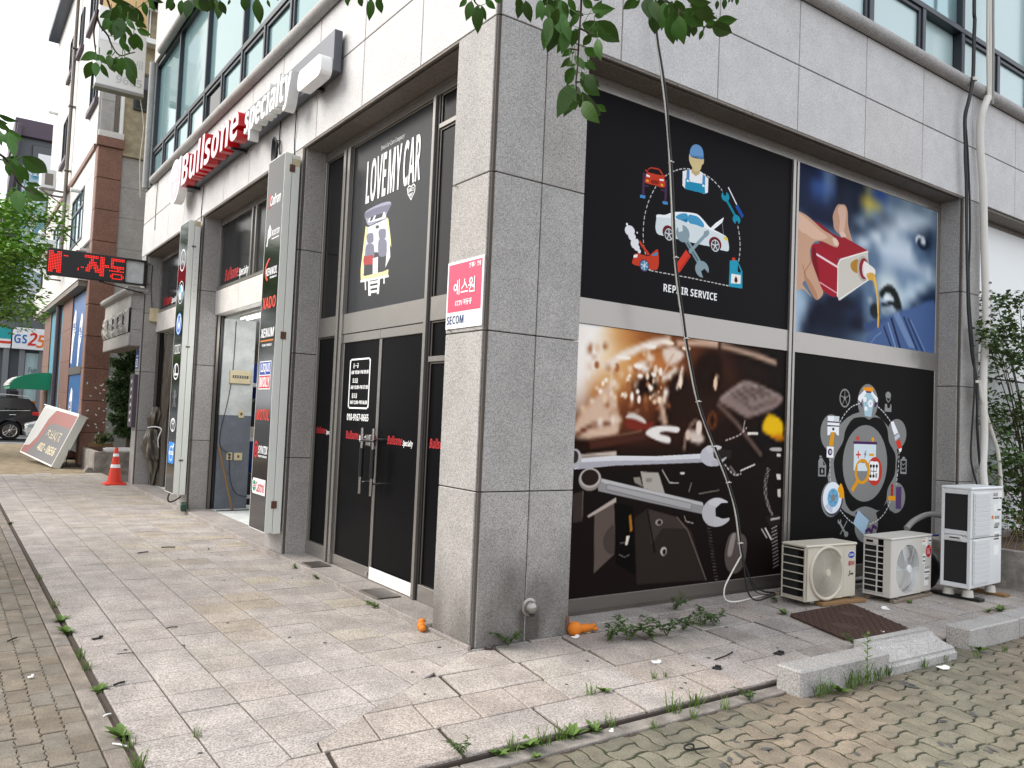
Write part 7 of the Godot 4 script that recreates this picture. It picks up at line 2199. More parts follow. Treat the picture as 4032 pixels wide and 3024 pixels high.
func build_plants() -> void:
	# the street tree the photograph is taken under: its hanging sprays are in view
	var st := thing("street_tree", "street tree whose leafy sprays hang into the top of the view", "tree", V(0, 0, 0))
	var tr := MB.new()
	tr.tube(smooth([V(-4.9, -0.05, 5.0), V(-4.86, 1.4, 5.02), V(-4.8, 2.6, 4.95), V(-4.6, 4.4, 4.8), V(-4.4, 6.5, 4.7)]), 0.15, 12, 0.05)
	part("trunk", tr, M.bark, st)
	var lb := MB.new()
	for q in [[V(-4.82, 2.5, 4.95), V(-4.0, 3.4, 3.9), V(-2.9, 3.35, 2.4), V(-2.78, 2.72, 2.2)], [V(-4.7, 3.0, 4.9), V(-3.2, 3.7, 3.9), V(-1.9, 3.4, 2.95), V(-1.56, 2.9, 2.86)], [V(-4.7, 3.2, 4.9), V(-3.0, 3.8, 4.2), V(-1.7, 3.5, 3.3), V(-1.34, 2.95, 2.98)], [V(-4.0, 3.4, 3.9), V(-3.4, 3.1, 3.0), V(-3.02, 2.32, 2.2)], [V(-2.9, 3.35, 2.4), V(-2.5, 3.1, 2.25), V(-2.44, 2.86, 2.23)], [V(-4.6, 4.2, 4.8), V(-4.2, 4.8, 6.2), V(-3.6, 5.2, 7.2)], [V(-4.6, 4.4, 4.8), V(-5.8, 5.0, 4.0), V(-6.4, 5.4, 3.4)]]:
		lb.tube(smooth(q), 0.035, 7, 0.005)
	part("limb", lb, M.bark, st)
	branch_leaves(st, LEAF_UPPER, TWIG_UPPER, 1)
	branch_leaves(st, LEAF_SIDE, TWIG_SIDE, 2)
	branch_leaves(st, LEAF_MID, TWIG_MID, 3)
	branch_leaves(st, LEAF_MAIN, TWIG_MAIN, 4)
	branch_leaves(st, LEAF_RIGHT, TWIG_RIGHT, 5)
	var cl := []
	var r := RandomNumberGenerator.new(); r.seed = 12
	for k in 22:
		var a := TAU * k / 22.0 * 3.1
		cl.append([V(-4.1 + 2.3 * cos(a) * r.randf_range(0.2, 1), 5.6 + r.randf_range(0.0, 1.3), 3.4 + 2.6 * sin(a) * r.randf_range(0.2, 1)), r.randf_range(0.65, 0.95)])
	crown(st, "foliage", cl, 560, M.leaf_near, Vector2(0.06, 0.11), 8)  # unseen crown, enlarged and placed so that it shades the foreground
	# further street trees along the kerb
	tree("street_tree", "green street tree at the left edge before the store sign", V(-2.95, 0, -15.0), 5.6, 2.25, 21, M.leaf_tree, 900, "street trees", Vector2(0.07, 0.13))
	tree("street_tree", "street tree beyond, half hidden by the nearer left one", V(-4.6, 0, -24.5), 5.2, 2.2, 22, M.leaf_tree, 420, "street trees", Vector2(0.09, 0.16))
	tree("street_tree", "street tree standing out of the view to the left", V(-5.6, 0, -6.5), 5.0, 2.0, 23, M.leaf_dark, 300, "street trees", Vector2(0.09, 0.16))
	# conifer and sapling in the planter
	var cf := thing("conifer", "narrow dark green conifer between the two buildings", "conifer", V(0.62, 0.36, -16.35))
	part("trunk", MB.new().tube([V(0, 0, 0), V(0.02, 2.9, 0)], 0.05, 8, 0.015), M.bark, cf)
	var cc := []
	for k in 26:
		var y := 0.45 + 2.55 * k / 25.0
		var rr := 0.42 * sin(clampf((y - 0.1) / 3.2, 0, 1) * PI * 0.92 + 0.25) + 0.05
		var a := k * 2.4
		cc.append([V(cos(a) * rr * 0.55, y, sin(a) * rr * 0.5), rr * 0.62])
	crown(cf, "foliage", cc, 7000, M.leaf_conifer, Vector2(0.06, 0.12), 31, 0.3, 1.2)
	var sp := thing("sapling", "small leafy sapling at the foot of the brown pillar", "sapling", V(0.12, 0.36, -16.6))
	part("stem", MB.new().tube([V(0, 0, 0), V(0.02, 0.3, 0), V(0.05, 0.5, 0.02)], 0.008, 6), M.twig, sp)
	crown(sp, "foliage", [[V(0.03, 0.42, 0), 0.17], [V(-0.08, 0.3, 0.05), 0.12], [V(0.12, 0.33, 0.03), 0.13]], 3600, M.leaf_shrub, Vector2(0.05, 0.09), 33)
	# shrub by the white board on the right
	var sh := thing("shrub", "tall loose shrub with small leaves behind the planter at right", "shrub", V(8.0, 0.34, 0.15))
	var stems := MB.new()
	var sc := []
	for q in [[-0.33, 2.98, 0.30], [0.14, 3.05, 0.28], [-0.85, 2.55, 0.24], [-0.95, 2.4, 0.2], [-0.2, 2.70, 0.34], [0.25, 2.6, 0.36], [-0.7, 2.3, 0.24], [-0.1, 2.2, 0.34], [-0.5, 1.75, 0.24], [-0.6, 1.5, 0.2], [0.1, 1.6, 0.36], [0.0, 1.35, 0.3], [-0.38, 1.05, 0.22], [0.05, 1.0, 0.32], [-0.7, 0.86, 0.16], [0.0, 0.8, 0.3], [0.2, 0.6, 0.36], [-0.05, 0.35, 0.3], [0.2, 0.2, 0.3], [0.6, 2.4, 0.5], [0.7, 1.6, 0.5], [0.6, 0.9, 0.45]]:
		var e := V(q[0], q[1], r.randf_range(-0.15, 0.1))
		sc.append([e, q[2]])
		stems.tube(smooth([V(0.2, 0, 0), V(0.2 + q[0] * 0.2, q[1] * 0.5, 0.0), e]), 0.014, 6, 0.004)
	part("stem", stems, M.twig, sh)
	crown(sh, "foliage", sc, 1500, M.leaf_shrub, Vector2(0.045, 0.075), 35, 0.55, 0.8)
	weeds()

func tuft(n: String, sd: int, kind: int) -> Node3D:   # 0 grass tuft, 1 leafy rosette, 2 sprig with pairs of small leaves
	var o := Node3D.new()
	o.name = numbered(n)
	add_child(o)
	var r := RandomNumberGenerator.new(); r.seed = sd
	var b := MB.new()
	if kind == 0:
		for k in 26:
			var a := r.randf() * TAU
			var h := r.randf_range(0.05, 0.13)
			var p := V(r.randfn() * 0.02, 0, r.randfn() * 0.02)
			var e := p + V(cos(a) * h * r.randf_range(0.3, 0.9), h, sin(a) * h * r.randf_range(0.3, 0.9))
			b.col = tint(0.7, 1.3)
			var m := p.lerp(e, 0.6) + V(0, h * 0.2, 0)
			var s := V(-sin(a), 0, cos(a)) * 0.0028
			b.quad(p - s, p + s, m + s, m - s); b.tri(m - s, m + s, e)
		part("blade", b, M.leaf_weed, o)
	elif kind == 1:
		for k in 15:
			var a := TAU * k / 15.0 * 2.6
			var h := r.randf_range(0.035, 0.085)
			b.col = tint(0.75, 1.25)
			leaf_mesh(b, V(cos(a) * 0.006, 0.004, sin(a) * 0.006), V(cos(a) * h, r.randf_range(0.01, 0.06), sin(a) * h), V(0, 1, 0.1), 0.45)
		part("leaves", b, M.leaf_weed, o)
	else:
		var stm := MB.new()
		for s in 6:
			var a := r.randf() * TAU
			var h := r.randf_range(0.08, 0.20)
			var e := V(cos(a) * h * 0.9, h * r.randf_range(0.4, 1.0), sin(a) * h * 0.9)
			var pl := smooth([V(0, 0, 0), e * 0.5 + V(0, 0.02, 0), e])
			stm.tube(pl, 0.0022, 5, 0.001)
			for k in range(2, pl.size()):
				for w in 3:
					var q := r.randf() * TAU
					b.col = tint(0.6, 1.2)
					var d := V(cos(q), r.randf_range(-0.2, 0.5), sin(q)).normalized() * r.randf_range(0.022, 0.045)
					leaf_mesh(b, pl[k], pl[k] + d, V(0.1, 1, 0), 0.42)
		part("stem", stm, M.leaf_weed, o)
		part("leaves", b, M.leaf_shrub, o)
	return o

func weeds() -> void:
	var spots := [   # kind, x, z, size, words
		[1, -2.265, -7.43, 1.2, "weed rosette in the left kerb gap farthest from view"], [0, -2.262, -3.66, 1.0, "small grass tuft in the left kerb gap by the second opening"], [0, -2.262, -2.5, 1.2, "grass tuft in the left kerb gap level with the doors"], [1, -2.27, -2.0, 1.5, "broad leafy weed at the left kerb, farther of a close pair"], [1, -2.27, -1.65, 1.7, "broad leafy weed at the left kerb, nearer of a close pair"], [0, -2.266, -1.02, 1.3, "grassy weed on the left kerb beyond the first dark stick"], [0, -2.264, -0.75, 1.2, "grassy weed on the left kerb near a stone joint"], [1, -2.263, -0.31, 1.2, "small rosette weed at the left kerb by a cigarette butt"], [1, -2.273, 0.42, 1.7, "pale drooping weed at the left kerb near the bottom"], [0, -2.266, 0.58, 1.2, "grass tuft at the left kerb beside a white stick"], [0, -2.268, 0.82, 1.4, "grass tuft at the lower left edge of the granite"], [0, -1.971, 0.63, 0.9, "thin grass tuft growing in a granite tile joint"],
		[1, -0.05, -3.22, 1.3, "weed at the sill step left of the doors"], [1, -0.05, -2.66, 1.2, "weed at the sill step under the left door leaf"], [1, -0.05, -1.5, 1.3, "low weed at the sill step under the right door leaf"], [1, -0.05, -1.38, 1.6, "leafy weed at the sill step by the floor spring plate"],
		[2, 0.293, 0.03, 1.3, "weed growing up the foot of the corner pillar left of the drain cap"],
		[2, 1.02, 0.27, 1.6, "bushy weed before the engine poster nearest the orange foam"], [2, 1.18, 0.33, 1.5, "bushy weed before the engine poster, second from the pillar"], [2, 1.36, 0.40, 1.3, "low sprawling weed on the tiles before the engine poster"], [2, 1.55, 0.36, 1.7, "densest bushy weed before the engine poster"], [2, 1.78, 0.31, 1.6, "bushy weed right of the densest one before the engine poster"], [2, 2.01, 0.29, 1.4, "weed near the end of the row before the engine poster"], [2, 2.13, 0.33, 1.3, "last weed of the row toward the cream air conditioner"], [2, 2.07, -0.06, 1.3, "upright weed on the sill step under the engine poster"],
		[0, 0.14, 1.10, 1.2, "grass in a tile joint in front of the corner pillar"], [1, 0.24, 1.10, 1.0, "small leaves beside the joint grass before the pillar"], [0, 0.70, 1.06, 0.9, "tiny grass tuft in a side pavement joint"], [0, 0.79, 1.07, 0.7, "tiniest grass tuft in a side pavement joint"],
		[2, -0.97, 1.45, 0.7, "sprig in the cracked tile corner at the front edge"], [1, -0.78, 1.475, 1.2, "small rosette at the front tile edge, leftmost of the row"], [0, -0.69, 1.475, 1.4, "grassy weed at the front tile edge beside the leftmost rosette"], [1, -0.61, 1.478, 1.7, "broad leafy weed at the front tile edge"], [0, -0.50, 1.475, 1.5, "grassy weed at the middle of the front tile edge"], [0, -0.39, 1.475, 1.5, "grass tuft at the front tile edge right of the middle"], [1, -0.32, 1.478, 1.6, "ivy-like leaves at the front tile edge"], [1, -0.16, 1.475, 1.4, "dark leafy weed at the front tile edge"], [0, -0.05, 1.475, 1.3, "grass tuft at the right end of the front edge row"], [0, 0.43, 1.48, 1.9, "large grass tuft in the dark gap of the front kerb"], [0, 0.61, 1.48, 1.8, "tall grass tuft in the dark gap nearer the kerb block"], [0, 0.73, 1.60, 1.2, "grass tuft between kerb strip and wavy blocks"], [0, 0.46, 1.605, 1.1, "small grass tuft between kerb strip and wavy blocks"], [0, 0.15, 1.605, 0.9, "thin grass where the kerb strip meets the blocks"], [1, -0.64, 1.59, 0.8, "tiny weed on the kerb strip edge"], [2, 1.0, 1.56, 0.8, "dry sprig on the kerb strip left of the kerb block"],
		[0, 1.45, 1.73, 1.8, "tall grass at the near corner of the kerb block"], [0, 1.55, 1.73, 1.6, "grass beside the near corner of the kerb block"], [1, 1.64, 1.76, 1.5, "leafy weed at the foot of the kerb block"], [0, 1.80, 1.73, 1.9, "grass clump along the kerb block face"], [0, 1.90, 1.73, 2.0, "dense grass clump along the kerb block face"], [0, 2.02, 1.72, 2.0, "thick grass clump near the far end of the kerb block"], [0, 2.14, 1.71, 1.9, "grass clump at the far end of the kerb block"], [0, 2.26, 1.71, 1.6, "grass tuft where the kerb block meets the cornice stone"], [0, 2.7, 1.74, 1.2, "thin grass before the cornice stone"], [0, 3.0, 1.72, 1.2, "grass wisp at the end of the cornice stone"], [2, 2.58, 1.30, 1.0, "sprig between manhole cover and cornice stone"], [1, 3.55, 1.72, 1.3, "weed at the corner of the far kerb block"], [0, 3.34, 1.80, 1.0, "grass tuft among the wavy blocks"], [0, 3.72, 1.83, 0.9, "small grass tuft beyond, among the wavy blocks"], [1, 5.1, 1.2, 1.6, "spreading green weed on the tiles by the far kerb block"], [1, 4.95, 1.16, 1.0, "little weed beside the spreading green one"], [1, 3.03, 0.34, 1.4, "weed at the corner of the manhole cover"], [2, 3.36, 0.02, 0.8, "small weed on the step beside the cream air conditioner"], [1, 4.62, 0.60, 0.9, "weed under the white air conditioner's front edge"]]
	var src := [tuft("weed", 1, 0), tuft("weed", 2, 1), tuft("weed", 3, 2)]
	var used := [false, false, false]
	for q in spots:
		var k: int = q[0]
		var p := V(q[1], -0.03 if q[2] > 1.46 else (0.05 if q[2] < 0.0 and q[1] > 1.5 else 0.0), q[2])
		if q[2] < -0.5 and q[1] > -0.5: p.y = 0.0
		if q[1] < -2.2: p.y = -0.02
		var o: Node3D
		if not used[k]:
			o = src[k]; used[k] = true
			o.position = p; o.scale = Vector3.ONE * q[3] * [0.5, 0.7, 0.8][k]
			o.set_meta("label", q[4]); o.set_meta("category", "weed"); o.set_meta("group", "weeds in the paving joints")
		else:
			o = copy_of(src[k], q[4], p, q[1] * 7.0 + q[2] * 3.0, q[3] * [0.5, 0.7, 0.8][k])
	# a tall single stem by the kerb block
	var tl := thing("tall_weed", "tall straight weed stem standing above the grassy kerb block", "weed", V(1.93, -0.03, 1.76))
	var b := MB.new()
	for k in 12:
		var y := 0.06 + 0.024 * k
		for s in [-1.0, 1.0]:
			b.col = tint(0.8, 1.2)
			leaf_mesh(b, V(0, y, 0), V(s * cos(k * 1.4) * 0.045, y + 0.02, s * sin(k * 1.4) * 0.045), V(0, 1, 0), 0.35)
	part("leaves", b, M.leaf_weed, tl)
	part("stem", MB.new().tube([V(0, 0, 0), V(0.004, 0.2, 0), V(0, 0.36, 0)], 0.003, 6, 0.0015), M.leaf_weed, tl)

# ---------------------------------------------------------------- litter and other small things
func build_small_things() -> void:
	var bl := func(c: Vector3, parts_: Array, label: String) -> void:
		var b := MB.new()
		for q in parts_: b.ball(V(q[0], q[1], q[2]), V(q[3], q[4], q[5]), 14, 10)
		solo("foam_lump", b, M.foam_orange, label, "foam", c, "orange foam lumps at the pillar foot")
	bl.call(V(-0.055, 0.0, -0.60), [[0, 0.03, 0, 0.035, 0.032, 0.04], [-0.02, 0.025, 0.05, 0.028, 0.025, 0.032], [0.03, 0.05, -0.05, 0.03, 0.022, 0.03]], "three orange foam blobs at the sill end left of the corner pillar")
	var f := MB.new()
	f.ball(V(0, 0.045, 0), V(0.06, 0.055, 0.05), 16, 12).ball(V(0.09, 0.04, 0.0), V(0.10, 0.032, 0.034), 16, 10).ball(V(0.19, 0.045, -0.01), V(0.03, 0.018, 0.016), 10, 8).ball(V(0.19, 0.028, 0.02), V(0.028, 0.016, 0.016), 10, 8)
	solo("foam_lump", f, M.foam_orange, "long orange foam lump on the tiles right of the corner pillar", "foam", V(0.905, 0.002, 0.03), "orange foam lumps at the pillar foot")
	part("foam_smear", MB.new().ball(V(0.855, 0.09, 0.004), V(0.02, 0.06, 0.006), 10, 8), M.rust_orange, self)
	tag(get_child(get_child_count() - 1), "brown foam smear on the lower right edge of the corner pillar", "foam")
	# green and white card box at the pillar foot
	var gb := thing("green_sign_scrap", "small dark green plastic case with white face lying at the second pillar", "case", V(-0.03, 0.052, -7.80), 1.35)
	part("case", MB.new().box(V(-0.15, 0, -0.08), V(0.17, 0.105, 0.0), 0.01), M.green_dark, gb)
	part("white_face", MB.new().prism(p2([-0.12, 0.015, 0.06, 0.015, 0.10, 0.04, 0.11, 0.09, -0.12, 0.085]), 0.001, 0.003), M.vinyl_white, gb)
	var litter := [
		["cigarette_butt", -2.29, 0.118, 0.045, 0.004, "w", 0.5, "white cigarette butt on the left kerb strip"], ["cigarette_butt", -2.30, 0.545, 0.08, 0.004, "w", -0.9, "longer white butt on the left kerb near the bottom"], ["paper_scrap", -2.562, -0.714, 0.03, 0.012, "w", 0.2, "small white scrap on the zigzag blocks"],
		["dark_stick", -2.6, -1.6, 0.09, 0.005, "k", 0.9, "short dark stick on the zigzag blocks"], ["black_scrap", -2.124, -1.36, 0.07, 0.014, "k", 0.2, "flat black scrap on the first row of granite"], ["dark_stick", -2.161, -0.324, 0.07, 0.006, "k", 0.5, "dark stick on the first row of granite near the kerb"], ["twig", -2.025, -0.914, 0.1, 0.003, "b", -0.2, "bent twig on the second row of granite"],
		["twig", -1.221, -4.623, 0.12, 0.006, "k", 0.4, "dark twig on the granite before the oil sign box"], ["twig", -0.912, -4.868, 0.14, 0.006, "k", -0.2, "curved twig just beyond the dark one"], ["twig", -0.541, -4.62, 0.07, 0.005, "k", 1.2, "short twig nearer the sill before the oil sign box"], ["twig", -1.636, -1.426, 0.08, 0.004, "b", 0.1, "brown twig on the middle of the granite"],
		["paper_scrap", 0.863, 0.09, 0.06, 0.02, "w", 0.1, "white scrap under the long orange foam"], ["paper_scrap", 0.958, 0.829, 0.06, 0.025, "w", -0.5, "crumpled white paper on the side pavement"], ["dark_scrap", 0.12, 0.05, 0.07, 0.014, "b", -0.6, "dead brown leaf at the pillar foot"], ["paper_scrap", -0.083, 1.52, 0.02, 0.012, "w", 0.3, "tiny white scrap on the front kerb strip"],
		["twig", 1.5, 0.95, 0.28, 0.005, "k", 0.25, "long dark twig lying on the side pavement"], ["plastic_scrap", 1.927, 1.094, 0.08, 0.03, "k", 0.2, "curled black plastic scrap before the kerb block"], ["dead_leaf", 1.234, 1.116, 0.06, 0.03, "k", 0.5, "dark dead leaf on a side pavement joint"], ["paper_scrap", 2.819, 1.812, 0.07, 0.035, "w", -0.4, "white card on the wavy blocks"], ["paper_scrap", 4.122, 0.633, 0.09, 0.035, "w", 0.8, "white paper scrap between manhole cover and white unit"], ["paper_scrap", 3.202, 1.113, 0.09, 0.03, "w", -0.6, "torn white scrap on the manhole cover's edge"], ["twig", 0.56, 2.0, 0.24, 0.003, "k", -0.3, "thin dark twig on the wavy blocks"], ["paper_scrap", 0.72, -0.02, 0.05, 0.01, "w", 0.6, "white sliver at the pillar's right foot"], ["wood_chip", 1.03, 0.02, 0.045, 0.03, "c", 0.5, "pale wood chip beside the long orange foam"]]
	for q in litter:
		var b := MB.new()
		var h: float = q[3] * 0.5
		if q[0] in ["twig", "dark_stick", "cigarette_butt"]: b.tube(smooth([V(-h, q[4], 0), V(0, q[4] + 0.004, h * 0.12), V(h, q[4], 0)]), q[4], 6)
		else: b.box(V(-h, 0.0, -q[4]), V(h * 0.6, 0.006, q[4]), 0.002).box(V(h * 0.3, 0.003, -q[4] * 0.6), V(h, 0.016, q[4] * 0.7), 0.002)
		var m: Material = {"w": M.paper, "k": M.rubber, "b": M.twig, "c": M.cream}[q[5]]
		var y := 0.003
		if q[1] < -2.27: y = -0.008
		if q[2] > 1.47: y = -0.03
		if q[0] == "paper_scrap" and q[1] > 0.7 and q[1] < 0.75: y = 0.004
		solo(q[0], b, m, q[7], q[0].replace("_", " "), V(q[1], y, q[2]), "", q[6])
	var sp := thing("plastic_strap", "black looped plastic strap on the wavy blocks", "strap", V(0.135, -0.028, 1.915), -0.15)
	part("strap", MB.new().tube(smooth([V(0.07, 0.006, 0.01), V(0.0, 0.006, 0.004), V(-0.06, 0.008, -0.004), V(-0.07, 0.022, -0.01), V(-0.04, 0.03, -0.012), V(-0.015, 0.024, -0.008), V(-0.02, 0.008, 0.0)]), 0.005, 6), M.rubber, sp)
	# dried tar and gum on the wavy blocks
	var tp := [[0.48, 1.80, 0.05], [0.41, 1.93, 0.03], [0.485, 2.07, 0.04], [0.29, 2.04, 0.04], [0.20, 2.06, 0.035], [0.13, 2.14, 0.05], [1.41, 2.52, 0.05], [1.52, 2.70, 0.045], [2.01, 2.39, 0.05], [1.73, 2.36, 0.035], [2.26, 1.85, 0.09], [1.09, 2.68, 0.06], [0.31, 2.16, 0.03], [0.84, 2.35, 0.03], [1.05, 1.66, 0.03]]
	var r := RandomNumberGenerator.new(); r.seed = 17
	var tb := MB.new()
	for q in tp:
		for k in 2:
			var poly := PackedVector2Array()
			var c := Vector2(q[0] + r.randfn() * q[2] * 0.5, -q[1] + r.randfn() * q[2] * 0.4)
			for i in 13: poly.append(c + Vector2(cos(TAU * i / 13) * 1.1, sin(TAU * i / 13) * 0.5).rotated(q[0] * 5.0) * q[2] * r.randf_range(0.3, 0.85))
			tb.t = Transform3D(Basis(V(1, 0, 0), -PI / 2), V(0, -0.0335 + 0.0006 * k, 0))
			tb.prism(poly, 0.0, 0.0012)
	for k in 40:
		var poly := PackedVector2Array()
		var lx := r.randf_range(-2.2, 0.0) if k % 2 else r.randf_range(0.0, 4.0)
		var lz := r.randf_range(-6.0, 1.2) if k % 2 else r.randf_range(0.2, 1.4)
		for i in 8: poly.append(Vector2(lx, -lz) + Vector2(cos(TAU * i / 8), sin(TAU * i / 8)) * r.randf_range(0.007, 0.016))
		tb.t = Transform3D(Basis(V(1, 0, 0), -PI / 2), V(0, 0.0025, 0))
		tb.prism(poly, 0.0, 0.0012)
	tag(part("tar_spots", tb, M.tar, self), "", "", "", "stuff")
	# inside the workshop
	var pz := -7.868
	var br := thing("breaker_box", "cream electrical breaker box on the white part of the partition wall", "breaker box", V(0.665, 1.97, pz))
	part("case", MB.new().box(V(-0.16, 0, 0), V(0.16, 0.2, 0.035), 0.008), M.cream, br)
	part("window_strip", MB.new().box(V(-0.12, 0.085, 0.0352), V(0.12, 0.125, 0.037)), M.black_plastic, br)
	for k in 6: part("switch", MB.new().box(V(-0.105 + 0.036 * k, 0.092, 0.037), V(-0.085 + 0.036 * k, 0.118, 0.042), 0.002), M.ac_cream, br)
	part("latch", MB.new().box(V(-0.012, 0.03, 0.0352), V(0.012, 0.055, 0.04), 0.004), M.ac_cream, br)
	var sk := [["light_switch", 0.715, 1.445, "cream wall switch at the edge of the grey dado"], ["power_socket", 0.57, 0.795, "cream double power socket with plug on the grey dado"], ["power_socket", 0.705, 0.79, "cream telephone and socket plate right of the plugged one"]]
	for i in 3:
		var q: Array = sk[i]
		var s := thing(q[0], q[3], "socket" if i else "switch", V(q[1], q[2], pz + 0.001))
		part("plate", MB.new().box(V(-0.042 if i < 2 else -0.062, 0, 0), V(0.042 if i < 2 else 0.062, 0.115, 0.012), 0.004), M.cream, s)
		if i == 1:
			for y in [0.035, 0.08]: part("outlet", MB.new().at(0, y, 0.012, 0, PI / 2).lathe([Vector2(0.022, 0), Vector2(0.022, 0.004), Vector2(0.0, 0.002)], 14), M.rust_orange, s)
		else: part("rocker", MB.new().box(V(-0.015, 0.04, 0.0121), V(0.015, 0.08, 0.018), 0.003), M.rust_orange, s)
	solo("wall_cable", MB.new().tube(smooth([V(0.56, 2.93, pz + 0.01), V(0.55, 2.2, pz + 0.02), V(0.50, 1.7, pz + 0.01), V(0.42, 1.25, pz + 0.01), V(0.43, 1.0, pz + 0.01), V(0.56, 0.89, pz + 0.02)]), 0.005, 6), M.cable_black, "thin dark cable drooping down the partition wall to the socket", "cable")
	solo("wall_cable", MB.new().tube(smooth([V(0.57, 0.80, pz + 0.02), V(0.60, 0.5, pz + 0.02), V(0.70, 0.28, pz + 0.02), V(0.87, 0.23, pz + 0.01)]), 0.005, 6), M.cable_black, "thin dark cable looping down from the socket to the wall end", "cable")
	solo("wooden_pole", MB.new().tube([V(0.62, 0.05, -7.72), V(0.40, 1.0, -7.85)], 0.016, 8), M.wood, "brown wooden pole leaning against the grey partition wall", "pole")
	solo("floor_rail", MB.new().box(V(-0.5, 0, -0.012), V(0.55, 0.012, 0.012), 0.003), M.rubber, "dark strip lying on the pale workshop floor along the wall", "strip", V(0.85, 0.05, -7.62), "", 0.06)
	var rk := thing("tool_rack", "blue workshop rack with black tyre glimpsed past the partition wall", "rack", V(1.35, 0.048, -8.6))
	part("blue_back", MB.new().box(V(-0.4, 0.1, -0.3), V(0.8, 2.3, -0.2), 0.01), M.blue, rk)
	for y in [0.1, 1.02, 1.9]: part("shelf", MB.new().box(V(-0.42, y, -0.2), V(0.82, y + 0.06, 0.3), 0.006), M.ac_white2, rk)
	part("tyre", MB.new().at(-0.05, 1.42, 0.0, 0, PI / 2).lathe([Vector2(0.2, -0.1), Vector2(0.32, -0.1), Vector2(0.34, 0.0), Vector2(0.32, 0.1), Vector2(0.2, 0.1)], 20), M.rubber, rk)
	part("white_box", MB.new().box(V(-0.35, 1.08, 0.0), V(-0.1, 1.25, 0.28), 0.01), M.ac_cream, rk)
	part("tool_case", MB.new().box(V(-0.38, 0.0, 0.0), V(0.3, 0.5, 0.28), 0.02), M.black_plastic, rk)
	# grey tarpaulin hung and bundled in the far opening
	var tp2 := thing("tarpaulin", "grey brown tarpaulin hanging and tied in a bundle in the far opening", "tarpaulin", V(0.42, 0.05, -11.95))
	var cg := []
	for j in 41:
		var row := []
		var y := 2.9 * j / 40.0
		var wd := lerpf(0.5, 1.15, smoothstep(0.6, 2.2, y))
		for i in 61:
			var u := i / 60.0
			row.append(V(0.09 * sin(u * 24.0 + 0.8 * sin(y * 1.7)) * (0.6 + 0.4 * sin(y * 2.3 + u * 5.0)) + 0.03 * sin(u * 57.0 + y * 3.0), y, u * wd))
		cg.append(row)
	part("hanging_cloth", MB.new().grid(cg), M.tarp, tp2)
	var bu := MB.new()
	r.seed = 23
	var ring := []
	for j in 47:
		var row := []
		var y := 0.03 + 0.032 * j
		var rad := 0.07 + 0.13 * sin(clampf(y / 1.08, 0, 1) * PI * 0.88) if y < 1.08 else 0.065 + 0.075 * sin((y - 1.08) / 0.44 * PI)
		if y < 0.5: rad *= 0.75
		for k in 49:
			var a := TAU * k / 48.0
			var rr := rad * (1.0 + 0.20 * sin(a * 5.0 + y * 4.0) + 0.10 * sin(a * 11.0 - y * 9.0) + 0.13 * sin(y * 17.0 + 2.5 * sin(a * 2.0)))
			row.append(V(-0.14 + cos(a) * rr * 0.7 + 0.03 * sin(y * 5.0), y, 0.06 + sin(a) * rr + 0.10 * (1.0 - y)))
		ring.append(row)
	bu.grid(ring, true)
	part("bundle", bu, M.tarp, tp2)
	part("white_tie", MB.new().tube(smooth([V(-0.24, 1.10, 0.05), V(-0.14, 1.12, 0.2), V(-0.05, 1.08, 0.3), V(-0.1, 0.9, 0.32), V(-0.08, 0.72, 0.3)]), 0.011, 6), M.vinyl_white, tp2)

